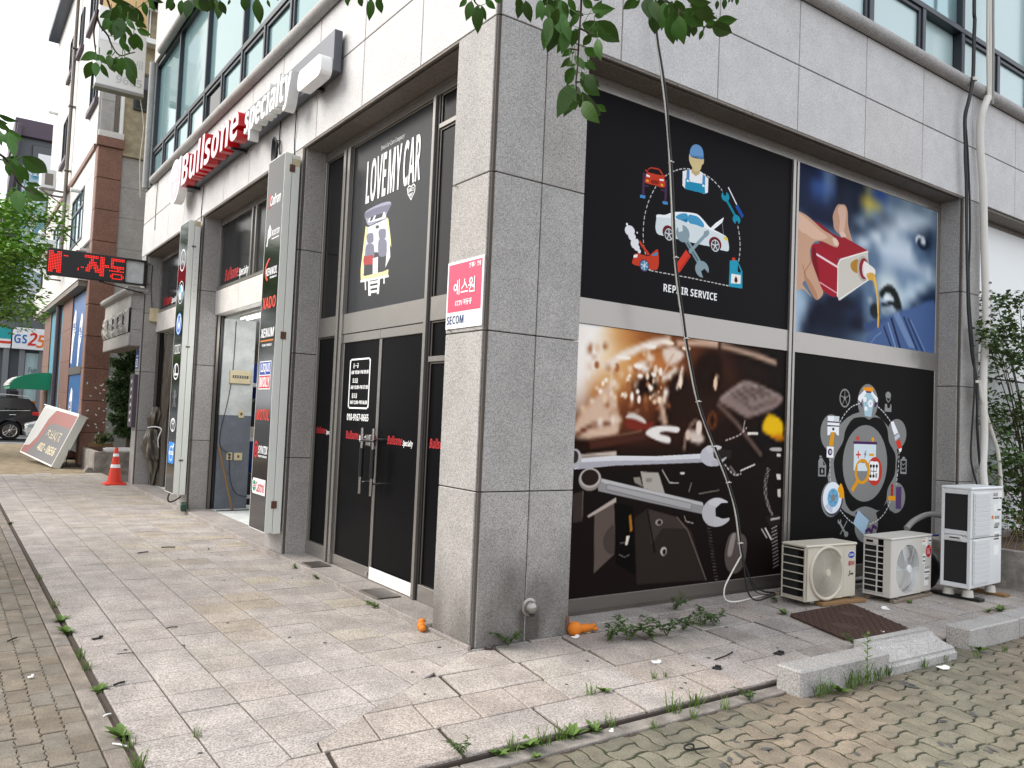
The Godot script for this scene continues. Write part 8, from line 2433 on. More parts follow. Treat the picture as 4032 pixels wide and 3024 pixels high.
func art_repair(c: Cv):
	c.da("#c9c6c2",11,[1994,3796,2088,3857,2204,3907,2323,3931])
	c.da("#c9c6c2",12,[2445,3930,2593,3901,2712,3846,2802,3785])
	c.da("#c9c6c2",12,[2972,3575,3016,3443,3033,3313,3016,3185])
	c.da("#c9c6c2",10,[1886,3682,1817,3563,1768,3420,1753,3284,1762,3165,1789,3070])
	c.da("#c9c6c2",10,[1856,2950,1875,2939,2349,2943,2884,2940])
	c.pg("#4a3350",[1724,3772,1752,3771,1752,3577,1721,3578])
	c.pg("#4a3350",[1747,3670,1799,3674,1798,3659,1744,3656])
	c.pg("#4a3350",[1996,3765,2026,3768,2024,3573,1995,3573])
	c.pg("#4a3350",[1947,3673,2004,3679,2005,3660,1948,3657])
	c.pg("#4a90c8",[1701,3574,1765,3577,1762,3551,1700,3547])
	c.pg("#4a90c8",[1976,3572,2041,3575,2039,3549,1974,3545])
	c.sm("#c8412c",[1758,3752,1773,3789,1790,3820,1819,3837,1869,3844,1920,3845,1951,3827,1975,3799,1990,3772,1992,3695,1867,3689,1756,3688,1756,3725])
	c.pg("#221a1c",[1790,3810,1821,3828,1916,3835,1960,3795,1862,3788,1780,3787])
	c.el("#c8412c",1763,3796,13,8)
	c.el("#c8412c",1985,3796,13,9)
	c.pg("#f2f2f2",[1765,3767,1807,3763,1812,3748,1768,3745])
	c.pg("#f2f2f2",[1924,3758,1981,3766,1978,3747,1932,3743])
	c.sm("#8e2a20",[1831,3728,1874,3734,1917,3735,1915,3707,1876,3702,1831,3700])
	c.el("#e8b030",1782,3711,17,11)
	c.el("#e8b030",1960,3710,17,12)
	c.pg("#f2f2f4",[2214,3888,2273,3914,2343,3930,2455,3936,2557,3894,2557,3762,2506,3740,2251,3739,2217,3758])
	c.pg("#5b8fc0",[2267,3912,2303,3920,2304,3819,2264,3818])
	c.pg("#5b8fc0",[2479,3917,2515,3906,2513,3813,2475,3817])
	c.pg("#2a8fb5",[2255,3833,2307,3834,2308,3813,2475,3826,2507,3840,2520,3743,2252,3734])
	c.el("#f2f2f4",2284,3815,16,11)
	c.el("#f2f2f4",2492,3813,17,11)
	c.pg("#c7b07e",[2338,3960,2435,3967,2438,3911,2386,3879,2328,3902])
	c.sm("#d9c592",[2294,4063,2328,4042,2460,4051,2487,4064,2487,4021,2463,3995,2448,3953,2415,3929,2368,3924,2334,3952,2295,4000])
	c.sm("#6f9fd0",[2301,4050,2304,4107,2333,4149,2373,4170,2424,4171,2466,4145,2481,4098,2476,4062,2440,4046,2388,4053,2330,4046])
	c.pg("#5a86b8",[2300,4071,2337,4061,2469,4081,2481,4063,2440,4045,2388,4052,2330,4044])
	c.ln("#1f8fab",29,[2803,3756,2969,3597])
	c.ln("#14788f",12,[2826,3724,2941,3621])
	c.el("#1f8fab",2800,3773,57,46)
	c.pg("#1c1b1d",[2750,3825,2814,3838,2808,3783,2778,3780])
	c.el("#1f8fab",2969,3585,57,44)
	c.pg("#1c1b1d",[2961,3514,3005,3537,2983,3577,2959,3563])
	c.ln("#f2f2f4",14,[2837,3868,2970,3722])
	c.ln("#2450a0",43,[2965,3717,3055,3630])
	c.sm("#d8e0e3",[1916,3440,2011,3455,2105,3496,2222,3520,2341,3535,2433,3535,2517,3494,2603,3445,2743,3419,2830,3397,2860,3358,2869,3272,2771,3260,2611,3268,2374,3265,2135,3267,2001,3265,1924,3273,1898,3322,1904,3391])
	c.sm("#f4f6f8",[1916,3440,2011,3455,2105,3496,2222,3520,2341,3535,2433,3535,2517,3494,2603,3445,2743,3419,2830,3400,2636,3419,2510,3431,2306,3432,2127,3442,2012,3430,1910,3416])
	c.sm("#4a9ac4",[2149,3469,2222,3506,2294,3510,2297,3440,2226,3441,2162,3448])
	c.sm("#4a9ac4",[2312,3509,2413,3517,2476,3493,2517,3458,2506,3431,2407,3436,2315,3441])
	c.pg("#2f7aa4",[2225,3448,2296,3475,2297,3440,2226,3441])
	c.pg("#e8d04a",[2798,3392,2848,3393,2849,3357,2795,3368])
	c.el("#7a1f28",2060,3307,74,62)
	c.el("#7a1f28",2679,3304,86,66)
	c.el("#26262a",2068,3290,65,63)
	c.el("#d4d7da",2068,3290,55,54)
	c.el("#46464a",2068,3290,46,45)
	c.el("#26262a",2680,3289,71,65)
	c.el("#d4d7da",2680,3289,60,57)
	c.el("#46464a",2680,3289,50,47)
	c.ln("#e4e6e8",10,[2066,3335,2068,3290])
	c.ln("#e4e6e8",9,[2024,3300,2068,3290])
	c.ln("#e4e6e8",9,[2114,3313,2068,3290])
	c.ln("#e4e6e8",9,[2044,3244,2068,3290])
	c.ln("#e4e6e8",10,[2099,3253,2068,3290])
	c.ln("#e4e6e8",10,[2678,3336,2680,3289])
	c.ln("#e4e6e8",10,[2631,3298,2680,3289])
	c.ln("#e4e6e8",10,[2730,3314,2680,3289])
	c.ln("#e4e6e8",10,[2653,3241,2680,3289])
	c.ln("#e4e6e8",10,[2714,3251,2680,3289])
	c.pg("#f4f6f8",[2603,3438,2675,3500,2789,3576,2770,3524,2646,3429])
	c.ln("#b0b4b6",5,[2765,3531,2791,3405])
	c.ln("#8a9ea6",55,[2262,3302,2506,3067])
	c.ln("#5d747c",25,[2304,3253,2452,3116])
	c.el("#8a9ea6",2243,3327,88,77)
	c.pg("#d8e0e3",[2168,3400,2231,3419,2242,3351,2191,3332])
	c.el("#8a9ea6",2511,3044,92,76)
	c.pg("#1c1b1d",[2498,3024,2544,3054,2623,3006,2543,2945])
	c.ln("#8a9ea6",34,[2558,3380,2338,3175])
	c.pg("#8a9ea6",[2513,3358,2522,3395,2583,3420,2595,3386,2551,3343])
	c.ln("#d8402f",81,[2315,3155,2191,3004])
	c.ln("#b83024",13,[2330,3132,2226,3006])
	c.sm("#c8412c",[1659,3053,1712,3064,1823,3061,1880,3104,1942,3130,1941,2962,1791,2957,1645,2964,1646,3015])
	c.pg("#c8412c",[1716,3182,1844,3078,1813,3064,1704,3162])
	c.pg("#4a90b8",[1859,3074,1932,3115,1933,3082,1878,3071])
	c.pg("#f2f2f4",[1652,3044,1698,3056,1692,3028,1650,3020])
	c.el("#5a3a5a",1781,2972,57,53)
	c.el("#4a90b8",1781,2972,46,44)
	c.ln("#e4e6e8",7,[1779,3012,1783,2932])
	c.ln("#e4e6e8",8,[1738,2978,1823,2964])
	c.ln("#e4e6e8",7,[1748,2940,1814,3003])
	c.el("#e8e8ee",1596,3243,58,45)
	c.el("#e8e8ee",1625,3196,44,34)
	c.el("#e8e8ee",1655,3141,44,42)
	c.el("#e8e8ee",1683,3159,23,29)
	c.el("#e8e8ee",1683,3113,36,29)
	c.el("#e8e8ee",1715,3085,20,19)
	c.el("#e8e8ee",1561,3292,13,12)
	c.el("#e8e8ee",1682,3240,9,9)
	c.pg("#2a9ab8",[2890,3181,2993,3200,3028,3165,3076,3106,3083,2940,2888,2934])
	c.pg("#1c1b1d",[3008,3165,3053,3105,3048,3087,3009,3089])
	c.pg("#d8402f",[2922,3215,2966,3219,2967,3193,2921,3189])
	c.pg("#f0ece6",[2918,3061,3055,3066,3055,2981,2915,2969])
	c.sm("#4a2a20",[2985,3044,3011,3008,2987,2983,2964,3005])
func art_gear(c: Cv):
	c.el("#848482",5223,1269,699,579)
	c.el("#848482",5270,1959,199,199)
	c.el("#848482",5881,1621,203,171)
	c.el("#848482",4590,1604,191,192)
	c.el("#848482",4626,905,186,189)
	c.el("#848482",5890,891,196,175)
	c.el("#848482",5293,611,229,200)
	c.el("#1a1919",4792,1908,196,119)
	c.el("#1a1919",5787,1916,194,119)
	c.el("#1a1919",4424,1254,153,173)
	c.el("#1a1919",6078,1255,190,193)
	c.el("#1a1919",4871,594,201,160)
	c.el("#1a1919",5737,586,204,164)
	c.sm("#1a1919",[5221,1788,5299,1765,5402,1795,5561,1774,5673,1675,5719,1528,5848,1396,5866,1277,5844,1144,5713,997,5678,851,5548,760,5389,790,5260,810,5134,794,5010,763,4897,843,4844,955,4706,1096,4651,1275,4694,1385,4809,1511,4852,1638,4970,1754,5094,1784])
	c.el("#848482",5251,1283,437,421)
	c.da("#d0d0d0",12,[4745,1719,4845,1820,4964,1895,5113,1937])
	c.da("#d0d0d0",13,[5436,1930,5585,1863,5752,1751])
	c.da("#d0d0d0",11,[4583,1329,4583,1206,4601,1069])
	c.da("#d0d0d0",13,[5934,1472,5930,1278,5901,1114,5884,1039])
	c.da("#d0d0d0",12,[4783,791,4902,704,5041,631])
	c.da("#d0d0d0",13,[5773,856,5669,735,5526,652,5345,609])
	c.sm("#f0992a",[5162,2101,5207,2118,5357,2123,5351,2074,5191,2074,5173,2088])
	c.pg("#4a2a5a",[5209,2078,5351,2077,5339,2053,5236,2054])
	c.pg("#4a2a5a",[5099,1965,5159,1932,5160,1892,5118,1930])
	c.pg("#4a2a5a",[5408,1958,5461,1968,5444,1916,5397,1904])
	c.pg("#a8c8d4",[5166,1997,5215,2057,5326,2063,5393,2008,5344,1796,5215,1803])
	c.pg("#f0f2f4",[5076,1978,5085,2014,5198,2089,5240,2062,5147,1974,5133,1945])
	c.pg("#f0f2f4",[5326,2056,5343,2085,5467,2012,5468,1972,5442,1962])
	c.ln("#6a8894",8,[5213,1985,5242,1886,5317,1947,5212,2006])
	c.el("#f0f2f4",5208,1985,38,31)
	c.el("#f0f2f4",5320,1945,52,44)
	c.el("#f0f2f4",5235,1885,33,27)
	c.el("#a8c8d4",5320,1945,16,13)
	c.pg("#f0f2f4",[4522,1777,4733,1781,4730,1721,4522,1725])
	c.pg("#d0d6dc",[4630,1780,4733,1781,4730,1721,4633,1723])
	c.ln("#33242e",10,[4522,1718,4733,1715])
	c.pg("#f0f2f4",[4520,1709,4736,1709,4734,1682,4519,1681])
	c.ln("#33242e",10,[4519,1676,4732,1676])
	c.pg("#f0f2f4",[4520,1667,4732,1671,4732,1574,4686,1584,4670,1608,4585,1610,4568,1578,4524,1575])
	c.el("#33242e",4626,1642,19,16)
	c.pg("#e09a1e",[4590,1609,4654,1611,4629,1460,4554,1466])
	c.pg("#f0f2f4",[4519,1458,4644,1455,4641,1338,4519,1342])
	c.el("#4a2a5a",4580,1400,40,36)
	c.el("#c0c4c8",4585,1400,21,20)
	c.pg("#f0f2f4",[5741,1754,5801,1765,5879,1673,5908,1636,5826,1607,5783,1663])
	c.pg("#c4ccd4",[5827,1587,5922,1632,5946,1589,5848,1542])
	c.pg("#d8402f",[5857,1528,5942,1565,5996,1465,5913,1449])
	c.pg("#f0f2f4",[5918,1445,5991,1464,5986,1431,5959,1409])
	c.el("#4a4a50",4655,904,181,178)
	c.el("#e4eaf2",4642,918,172,167)
	c.pg("#c2ccda",[4642,918,4506,826,4649,751])
	c.el("#6fa8cc",4654,918,100,99)
	c.el("#848482",4654,918,40,37)
	c.el("#4f88b0",4651,984,15,11)
	c.el("#4f88b0",4712,937,15,11)
	c.el("#4f88b0",4692,869,14,11)
	c.el("#4f88b0",4616,875,14,11)
	c.el("#4f88b0",4597,940,14,11)
	c.sm("#e8a01e",[4786,1067,4829,1025,4853,969,4853,909,4809,912,4766,918,4764,957,4734,996])
	c.ln("#d8402f",49,[5801,1040,5800,922])
	c.da("#a02a20",49,[5801,1040,5800,922])
	c.pg("#e8a01e",[5724,915,5872,912,5874,858,5721,868])
	c.pg("#56406a",[5885,1014,6002,1015,6004,758,5886,765])
	c.pg("#4a2a5a",[5073,740,5135,773,5264,705,5141,610])
	c.pg("#a8c4d8",[5129,776,5343,652,5254,499,5036,632])
	c.ln("#4a2a5a",38,[5284,533,5347,559,5400,521,5428,591,5498,560])
	c.pg("#d3e0e6",[5020,1494,5453,1494,5452,1197,5022,1205])
	c.pg("#4a2a5a",[5004,1522,5473,1521,5469,1491,5010,1494])
	c.el("#d8402f",5086,1552,27,27)
	c.el("#e8a01e",5385,1548,26,26)
	c.ln("#d8402f",18,[5065,1377,5151,1375])
	c.ln("#d8402f",18,[5106,1417,5107,1337])
	c.ln("#e8a01e",27,[5322,1378,5410,1376])
	c.pg("#8a8a92",[5248,1426,5261,1425,5247,1390,5270,1388,5221,1333,5232,1373,5212,1376])
	c.el("#c23a30",5436,1194,148,159)
	c.sm("#f4f4f2",[5338,1298,5426,1302,5508,1291,5523,1189,5503,1098,5416,1094,5330,1104,5321,1197])
	c.ln("#242226",9,[5358,1247,5355,1140])
	c.ln("#242226",9,[5415,1250,5415,1139])
	c.ln("#242226",8,[5476,1250,5473,1192,5358,1197])
	c.el("#242226",5358,1252,23,19)
	c.el("#242226",5415,1252,24,19)
	c.el("#242226",5476,1252,23,19)
	c.el("#242226",5355,1141,23,19)
	c.el("#242226",5414,1141,24,18)
	c.ln("#e0981f",55,[5112,1094,5006,992])
	c.el("#e0981f",5193,1193,149,138)
	c.el("#848482",5188,1193,103,104)
	c.pg("#d3e0e6",[5095,1269,5139,1290,5241,1283,5284,1226,5285,1197,5097,1198])
	c.el("#8f8f8d",4826,1980,100,101)
	c.el("#1a1919",4826,1980,81,85)
	c.ln("#8f8f8d",10,[4826,1980,4822,2068])
	c.ln("#8f8f8d",10,[4826,1980,4745,2004])
	c.ln("#8f8f8d",10,[4826,1980,4905,2012])
	c.ln("#8f8f8d",10,[4826,1980,4778,1904])
	c.ln("#8f8f8d",10,[4826,1980,4880,1908])
	c.el("#8f8f8d",4826,1980,22,21)
	c.el("#8f8f8d",5680,2056,57,40)
	c.pg("#8f8f8d",[5629,2049,5734,2055,5726,2002,5683,1968,5641,1998])
	c.pg("#1a1919",[5643,2021,5725,2020,5683,1983])
	c.pg("#8f8f8d",[5613,1953,5656,1958,5669,1911,5718,1910,5727,1958,5752,1947,5750,1867,5611,1867])
	c.pg("#8f8f8d",[4378,1146,4376,1308,4404,1339,4439,1339,4516,1261,4516,1142])
	c.el("#8f8f8d",4413,1351,23,10)
	c.pg("#1a1919",[4458,1308,4497,1261,4463,1261])
	c.pg("#1a1919",[4397,1236,4489,1233,4492,1159,4400,1163])
	c.sm("#8f8f8d",[4443,1227,4466,1193,4446,1174,4426,1196])
	c.pg("#8f8f8d",[5967,1333,6103,1334,6104,1160,5968,1165])
	c.el("#8f8f8d",6035,1344,34,17)
	c.pg("#1a1919",[5991,1315,6081,1316,6083,1184,5993,1188])
	c.ln("#8f8f8d",11,[6000,1285,6029,1263,6071,1285])
	c.ln("#8f8f8d",12,[6002,1233,6031,1215,6073,1233])
	c.ln("#8f8f8d",28,[4776,660,4918,511])
	c.ln("#8f8f8d",14,[4921,664,4801,528])
	c.el("#8f8f8d",4781,664,34,28)
	c.el("#8f8f8d",4912,523,39,30)
	c.pg("#1a1919",[4765,698,4794,699,4790,666,4771,667])
	c.pg("#8f8f8d",[5604,679,5745,671,5740,509,5603,519])
	c.da("#1a1919",177,[5624,596,5731,589])
func art_oil(c: Cv):
	c.pg("#5d7590",[3762,4424,6793,4468,6863,2535,3800,2495])
	c.pg("#1b2540",[3809,4378,5161,4341,4990,3878,4656,3760,3833,3816])
	c.pg("#162036",[4480,4336,5133,4351,4989,3908,4548,3919])
	c.sm("#3a5a9a",[4120,4187,4309,4300,4534,4244,4491,4086,4295,4034,4113,4070])
	c.pg("#6d84a6",[4331,4349,4530,4347,4488,4145,4382,4006,4411,4203])
	c.sm("#c9b24a",[5045,4195,5136,4290,5358,4272,5473,4223,5280,4131,5117,4085])
	c.sm("#2c4a90",[5243,4358,5554,4358,5472,4262,5275,4255])
	c.pg("#8a9cab",[4857,3900,6029,4346,6217,4291,4968,3767])
	c.pg("#a9bac8",[5561,4168,6632,4335,6640,4099,5567,4011])
	c.sm("#d2dde6",[4867,3660,5569,3964,6315,4177,6381,4105,5660,3868,5026,3655])
	c.pg("#232f42",[4860,3817,5709,4108,5770,4063,4916,3759])
	c.sm("#c4d1de",[5298,3683,5806,3892,6109,3845,6241,3635,6624,3657,6497,3589,5880,3517,5497,3620])
	c.sm("#7d93ad",[5386,3572,5817,3605,6244,3569,6561,3581,5889,3261,5536,3342])
	c.sm("#28364c",[6167,3953,6352,4050,6607,4127,6616,3859,6489,3805,6328,3846])
	c.pg("#151b2c",[4053,2986,4683,3109,5100,3161,5172,2711,4702,2636,3976,2624])
	c.pg("#2a3d60",[4695,2813,5102,3101,5160,3016,4748,2759])
	c.pg("#a9c0d4",[3852,3109,4183,2995,3981,2610,3874,2600])
	c.sm("#c6d3d8",[5408,3372,5675,3464,5888,3293,5926,3073,5722,3018,5459,3144])
	c.sm("#b9cbd8",[5889,3261,6249,3422,6659,3578,6663,3477,6225,3238,5955,3108])
	c.pg("#22304a",[6075,3139,6665,3427,6673,3192])
	c.blur(55)
	c.sm("#0e1412",[5456,3207,5624,3307,5800,3266,5910,3119,5897,3054,5779,3056,5745,3179,5598,3224,5515,3151])
	c.el("#dfe6ea",5601,3162,63,47)
	c.el("#dfe6ea",6325,3929,128,73)
	c.el("#1b2638",6373,3904,142,66)
	c.el("#c9d4dc",6372,3928,64,37)
	c.ln("#101820",35,[5490,3070,5718,3113,5927,3057])
	c.sm("#1a2126",[5269,3013,5377,3072,5464,3004,5412,2905,5300,2924])
	c.el("#8c9aa4",5266,3090,55,46)
	c.el("#8a9aa6",5549,3014,68,53)
	c.pg("#3a4f78",[5114,2812,5609,2942,5698,2888,5225,2732])
	c.sm("#4a6290",[5203,2622,5470,2849,5781,3009,6198,3120,6705,3230,6729,2559,5625,2535])
	c.blur(16)
	c.ln("#1a2440",21,[5556,2827,5723,2606])
	c.ln("#8ea4c8",22,[5640,2882,5811,2614])
	c.ln("#141c34",31,[5710,2937,5914,2607])
	c.pg("#7088b0",[5738,2988,5854,3033,6248,2635,6094,2638])
	c.ln("#1a2440",21,[5975,2982,6279,2622])
	c.ln("#1a2440",16,[6066,2975,6405,2616])
	c.ln("#8ea4c8",12,[6127,2966,6468,2621])
	c.ln("#9fb2d0",8,[5299,2616,5392,2701,5516,2760])
	c.blur(7)
	c.sm("#c0957c",[4531,3842,4523,3915,4594,4032,4669,4058,4746,4061,4796,3995,4812,3847,4897,3687,4813,3696,4735,3695,4644,3728,4554,3772])
	c.sm("#d6b09a",[4608,3990,4682,4049,4761,4019,4754,3867,4721,3741,4643,3758,4651,3878])
	c.sm("#e0c0ac",[4656,3752,4719,3771,4773,3735,4748,3703,4684,3705])
	c.pg("#8e1f2a",[4137,3798,4306,3780,4506,3719,5026,3655,5189,3635,4668,3461,4316,3541])
	c.pg("#9c1c2a",[4363,3578,4735,3713,5203,3637,4658,3459])
	c.sm("#a01c2c",[4155,3487,4195,3548,4340,3560,4638,3456,4629,3060,4285,3130,4193,3305])
	c.ln("#f0d8dc",24,[4211,3459,4634,3372])
	c.ln("#e8c0c4",13,[4320,3167,4627,3093])
	c.sm("#7a141e",[4174,3475,4221,3512,4276,3346,4307,3177,4245,3212,4192,3334])
	c.pg("#cfc8bd",[4673,3461,5203,3634,5235,3317,4686,3017,4629,3060,4633,3399])
	c.sm("#b08030",[4875,3449,5005,3514,5061,3446,5011,3363,4905,3378])
	c.ln("#f2efe8",16,[4647,3060,4635,3399,4681,3462,5203,3632])
	c.ln("#f2efe8",13,[4661,3024,5229,3317])
	c.el("#b4aca2",5122,3425,125,140)
	c.el("#8e1f2a",5130,3426,90,116)
	c.el("#d8d2ca",5157,3422,61,89)
	c.sm("#ece6e0",[5126,3510,5236,3487,5349,3449,5351,3380,5283,3355,5202,3313,5131,3380])
	c.sm("#d8a648",[5186,3372,5309,3405,5372,3351,5423,3202,5451,3050,5457,2832,5421,2821,5420,3046,5378,3197,5312,3312,5230,3313])
	c.ln("#f4dc90",11,[5338,3362,5395,3199,5426,2969])
	c.sm("#c99f84",[3843,3847,3924,3847,4088,3821,4332,3734,4507,3697,4635,3644,4632,3592,4562,3578,4362,3600,4230,3582,4167,3532,4139,3470,4167,3373,4210,3308,4333,3137,4384,3078,4362,3024,4267,2975,4169,3043,4093,3148,4025,3110,4146,3026,4183,2995,4050,3057,3875,3105])
	c.sm("#dcb69e",[3879,3825,4018,3808,4260,3721,4434,3663,4337,3618,4193,3601,4073,3631,3979,3644,3883,3712])
	c.sm("#e6cab6",[4528,3667,4583,3676,4640,3638,4624,3602,4561,3603])
	c.ln("#9a6c54",9,[4139,3470,4160,3358,4043,3227,4093,3148])
	c.ln("#9a6c54",9,[4016,3308,4092,3176,4267,2984])
	c.sm("#b48468",[4045,3184,4116,3180,4239,3081,4290,3001,4255,2982,4169,3043])
	c.blur(3)
func art_engine(c: Cv):
	c.pg("#1a1412",[870,2424,3977,2573,4089,-29,991,33])
	c.el("#241813",1735,1998,1907,817)
	c.el("#3a2219",1690,2042,1444,658)
	c.el("#5e3624",1647,2055,1094,546)
	c.el("#8a5232",1562,2064,807,449)
	c.sm("#2e1c15",[2052,1873,2514,2098,2873,1985,2633,1668,2157,1587,1882,1674])
	c.el("#b8743f",1478,2074,587,337)
	c.sm("#6a3a24",[1555,1770,1806,1892,2056,1793,1928,1644,1667,1635])
	c.el("#dca468",1351,2141,420,273)
	c.el("#f6dcb8",1228,2191,285,226)
	c.sm("#fff8f0",[948,2374,1339,2384,1310,2168,1257,2013,1187,1828,1024,1614])
	c.sm("#c8804a",[1728,2155,2033,2275,2221,2209,2045,2018,1779,2001])
	c.blur(60)
	c.sm("#2a1a14",[1735,1998,1953,2060,2004,1935,1852,1831,1698,1886])
	c.sm("#2a1a14",[2136,2024,2321,2085,2426,1893,2267,1721,2123,1828])
	c.sm("#24160f",[2508,2232,2756,2286,2818,2067,2621,1937,2468,2045])
	c.blur(24)
	c.sm("#d8b8a0",[1085,1616,1211,1754,1393,1912,1487,1875,1524,1769,1530,1508,1069,1475])
	c.ln("#5a2a18",24,[1078,1497,1259,1577,1449,1605])
	c.ln("#c88a60",14,[1081,1616,1211,1754,1383,1907])
	c.ln("#f4e4d4",71,[1376,2059,1536,2163,1745,2251,1940,2315,2121,2356])
	c.ln("#d8b49c",59,[2215,2340,2502,2366,2753,2371])
	c.ln("#b89a86",55,[2804,2367,3014,2350,3343,2316,3631,2266])
	c.sm("#e8d4c4",[2033,2259,2170,2303,2314,2250,2223,2160,2108,2135])
	c.sm("#f4e8dc",[1730,2108,1793,2144,1904,2136,1864,2054,1755,2046])
	c.specks(1150,2150,2300,3650,70,11)
	c.ln("#e8d8c8",51,[2046,2002,2135,2056,2225,2111])
	c.ln("#cbb4a4",36,[2295,2133,2277,2016,2234,1932])
	c.ln("#c8a890",66,[2019,1839,2058,1745,2098,1618])
	c.ln("#b8a08a",34,[2765,2098,2732,1977])
	c.sm("#8a7670",[2796,1861,2952,1972,3162,2063,3412,2034,3739,1943,3693,1849,3480,1768,3205,1713,2987,1783])
	c.ln("#b8aaa4",15,[2801,1861,3162,2054,3748,1934])
	c.ln("#5a4a46",17,[2967,1930,3283,1796,3647,1902])
	c.ln("#574844",26,[3032,1959,3224,1882])
	c.ln("#574844",26,[3138,1991,3334,1905])
	c.ln("#574844",27,[3246,2006,3445,1928])
	c.ln("#574844",28,[3357,2013,3558,1943])
	c.ln("#6a564e",47,[2778,1826,3045,1664,3442,1356])
	c.ln("#9a8478",28,[2354,1395,2371,1527,2439,1628,2510,1664])
	c.sm("#d0c0b4",[2395,1528,2465,1579,2615,1516,2569,1448,2446,1463])
	c.el("#7a4420",2714,1670,65,82)
	c.el("#2a1a14",2714,1670,35,55)
	c.sm("#e8b818",[3438,1641,3483,1714,3566,1762,3759,1691,3768,1541,3708,1500,3547,1545,3455,1584])
	c.sm("#c87a10",[3445,1606,3576,1555,3768,1559,3770,1501,3605,1529])
	c.blur(15)
	c.specks(1250,2050,2500,3500,45,23)
	c.el("#fff6ea",1752,2101,56,25)
	c.el("#fff6ea",1897,2280,67,22)
	c.el("#fff0dc",2122,2332,60,19)
	c.el("#ffe8cc",2335,2301,58,20)
	c.el("#fff6ea",1778,2016,35,22)
	c.el("#fff0dc",1914,1922,27,25)
	c.el("#ffe8cc",2278,2000,23,65)
	c.el("#f8dcc0",2020,1823,27,32)
	c.el("#e8c8a8",2743,2012,26,68)
	c.el("#fff6ea",1578,2159,85,18)
	c.el("#e8d4c4",2538,1598,44,66)
	c.el("#d8c0ac",2395,1528,34,49)
	c.ln("#d8b49c",20,[2044,2034,2173,2238])
	c.ln("#f0dcc8",18,[2234,1932,2295,2133])
	c.sm("#7a2f24",[1620,1634,1709,1660,1819,1617,1973,1630,1887,1564,1735,1552,1638,1572])
	c.sm("#d8cfc6",[1623,1657,1707,1696,1839,1657,1863,1610,1731,1645])
	c.sm("#eae4de",[1866,1539,1986,1595,2261,1598,2264,1544,2113,1550,2034,1532,2161,1506,2168,1450,2072,1456,1913,1498])
	c.ln("#4a2a20",85,[1247,1427,1570,1470,1846,1515])
	c.ln("#7a5a48",17,[1225,1463,1568,1509,1822,1549])
	c.pg("#cdbcae",[1133,1343,1533,1373,1539,1336,1145,1314])
	c.sm("#8e8178",[1154,1321,1251,1337,1535,1332,1517,1278,1215,1262])
	c.blur(7)
	c.pg("#5a4e48",[1314,873,1556,980,1554,516,1334,373])
	c.pg("#b0a298",[1236,846,1551,991,1553,949,1257,828])
	c.pg("#8a8078",[1737,1151,1819,1157,1856,1067,1757,1108])
	c.pg("#aaa29a",[1821,1204,2039,1192,2134,999,1863,1059])
	c.el("#8a8078",1926,1128,40,19)
	c.pg("#3a312d",[1076,1027,1187,1047,1195,803,1092,793])
	c.ln("#6e625a",9,[1187,1047,1190,833])
	c.pg("#2c2521",[1771,812,1920,885,2287,801,2483,671,2701,211,1820,244])
	c.pg("#3d3430",[1920,885,2287,801,2434,690,2107,704,1979,568])
	c.ln("#6a5c55",14,[2287,801,2435,673,2701,211])
	c.ln("#15100e",14,[1921,869,2027,502])
	c.el("#9a9088",2066,762,46,28)
	c.el("#241d1a",2071,761,25,18)
	c.el("#b0a8a0",2135,507,41,40)
	c.el("#241d1a",2144,501,21,24)
	c.sm("#463c37",[1425,644,1482,732,1543,744,1553,531,1460,552])
	c.pg("#0e0c0b",[1533,942,1745,906,1805,330,1578,438])
	c.pg("#d8d0c0",[1682,661,1725,667,1701,584,1671,585])
	c.pg("#a0682a",[1702,830,1731,844,1755,704,1723,690])
	c.ln("#8a8078",8,[1606,513,1670,486,1732,505])
	c.ln("#8a8078",8,[1612,604,1675,608])
	c.sm("#544a46",[2954,497,3014,613,3146,624,3257,549,3239,341,3136,245,3003,272,2947,378])
	c.sm("#8a807a",[2983,427,3028,595,3093,609,3049,423])
	c.hose(1130,880,1150,1100)
	c.pg("#23201e",[3525,766,3755,767,3774,667,3586,666])
	c.ln("#b8b0a8",22,[3612,727,3756,740])
	c.ln("#b8b0a8",17,[3474,644,3563,551])
	c.ln("#d0c8c0",22,[3530,650,3635,529])
	c.sm("#b0a8a2",[3581,1429,3741,1435,3742,1395,3582,1402])
	c.pg("#d0c8c0",[3679,1376,3743,1373,3745,1340,3677,1343])
	c.pg("#d0c8c0",[3679,1176,3752,1172,3755,1112,3693,1118])
	c.pg("#c8c0b8",[3703,1022,3758,1030,3762,939,3712,950])
	c.ln("#e0d8d0",17,[3133,1205,3348,1266])
	c.da("#d0c8c0",17,[2906,1265,3041,1171,3148,1179])
	c.da("#c8c0b8",15,[2909,1488,3104,1544,3209,1617])
	c.ln("#b0a8a0",15,[3179,1686,3156,1580])
	c.ln("#e0d8d0",28,[3225,1561,3377,1565])
	c.ln("#8a8078",13,[2463,1100,2431,1018])
	c.ln("#c8c0b8",12,[2083,1216,2180,1103,2297,1101])
	c.el("#d8d0c8",2340,1186,33,13)
	c.ln("#8a8078",11,[2565,999,2840,1027])
	c.ln("#6a625a",27,[2985,1248,3067,1179])
	c.ln("#c8c0b8",9,[2381,806,2407,756,2505,736])
	c.rings(1)
	c.blur(5)
	c.pg("#d8d6da",[1074,1306,1514,1336,1987,1335,2573,1362,2626,1282,1991,1264,1518,1251,1082,1221])
	c.pg("#aaa8b0",[1137,1277,1516,1293,2079,1299,2600,1318,2614,1282,1991,1264,1518,1251,1120,1221])
	c.el("#b4b1b6",1085,1309,73,79)
	c.el("#3a302c",1084,1321,39,50)
	c.el("#bdbac0",2729,1343,163,98)
	c.pg("#2a2220",[2742,1375,2853,1409,3004,1400,2995,1321,2822,1303,2755,1329])
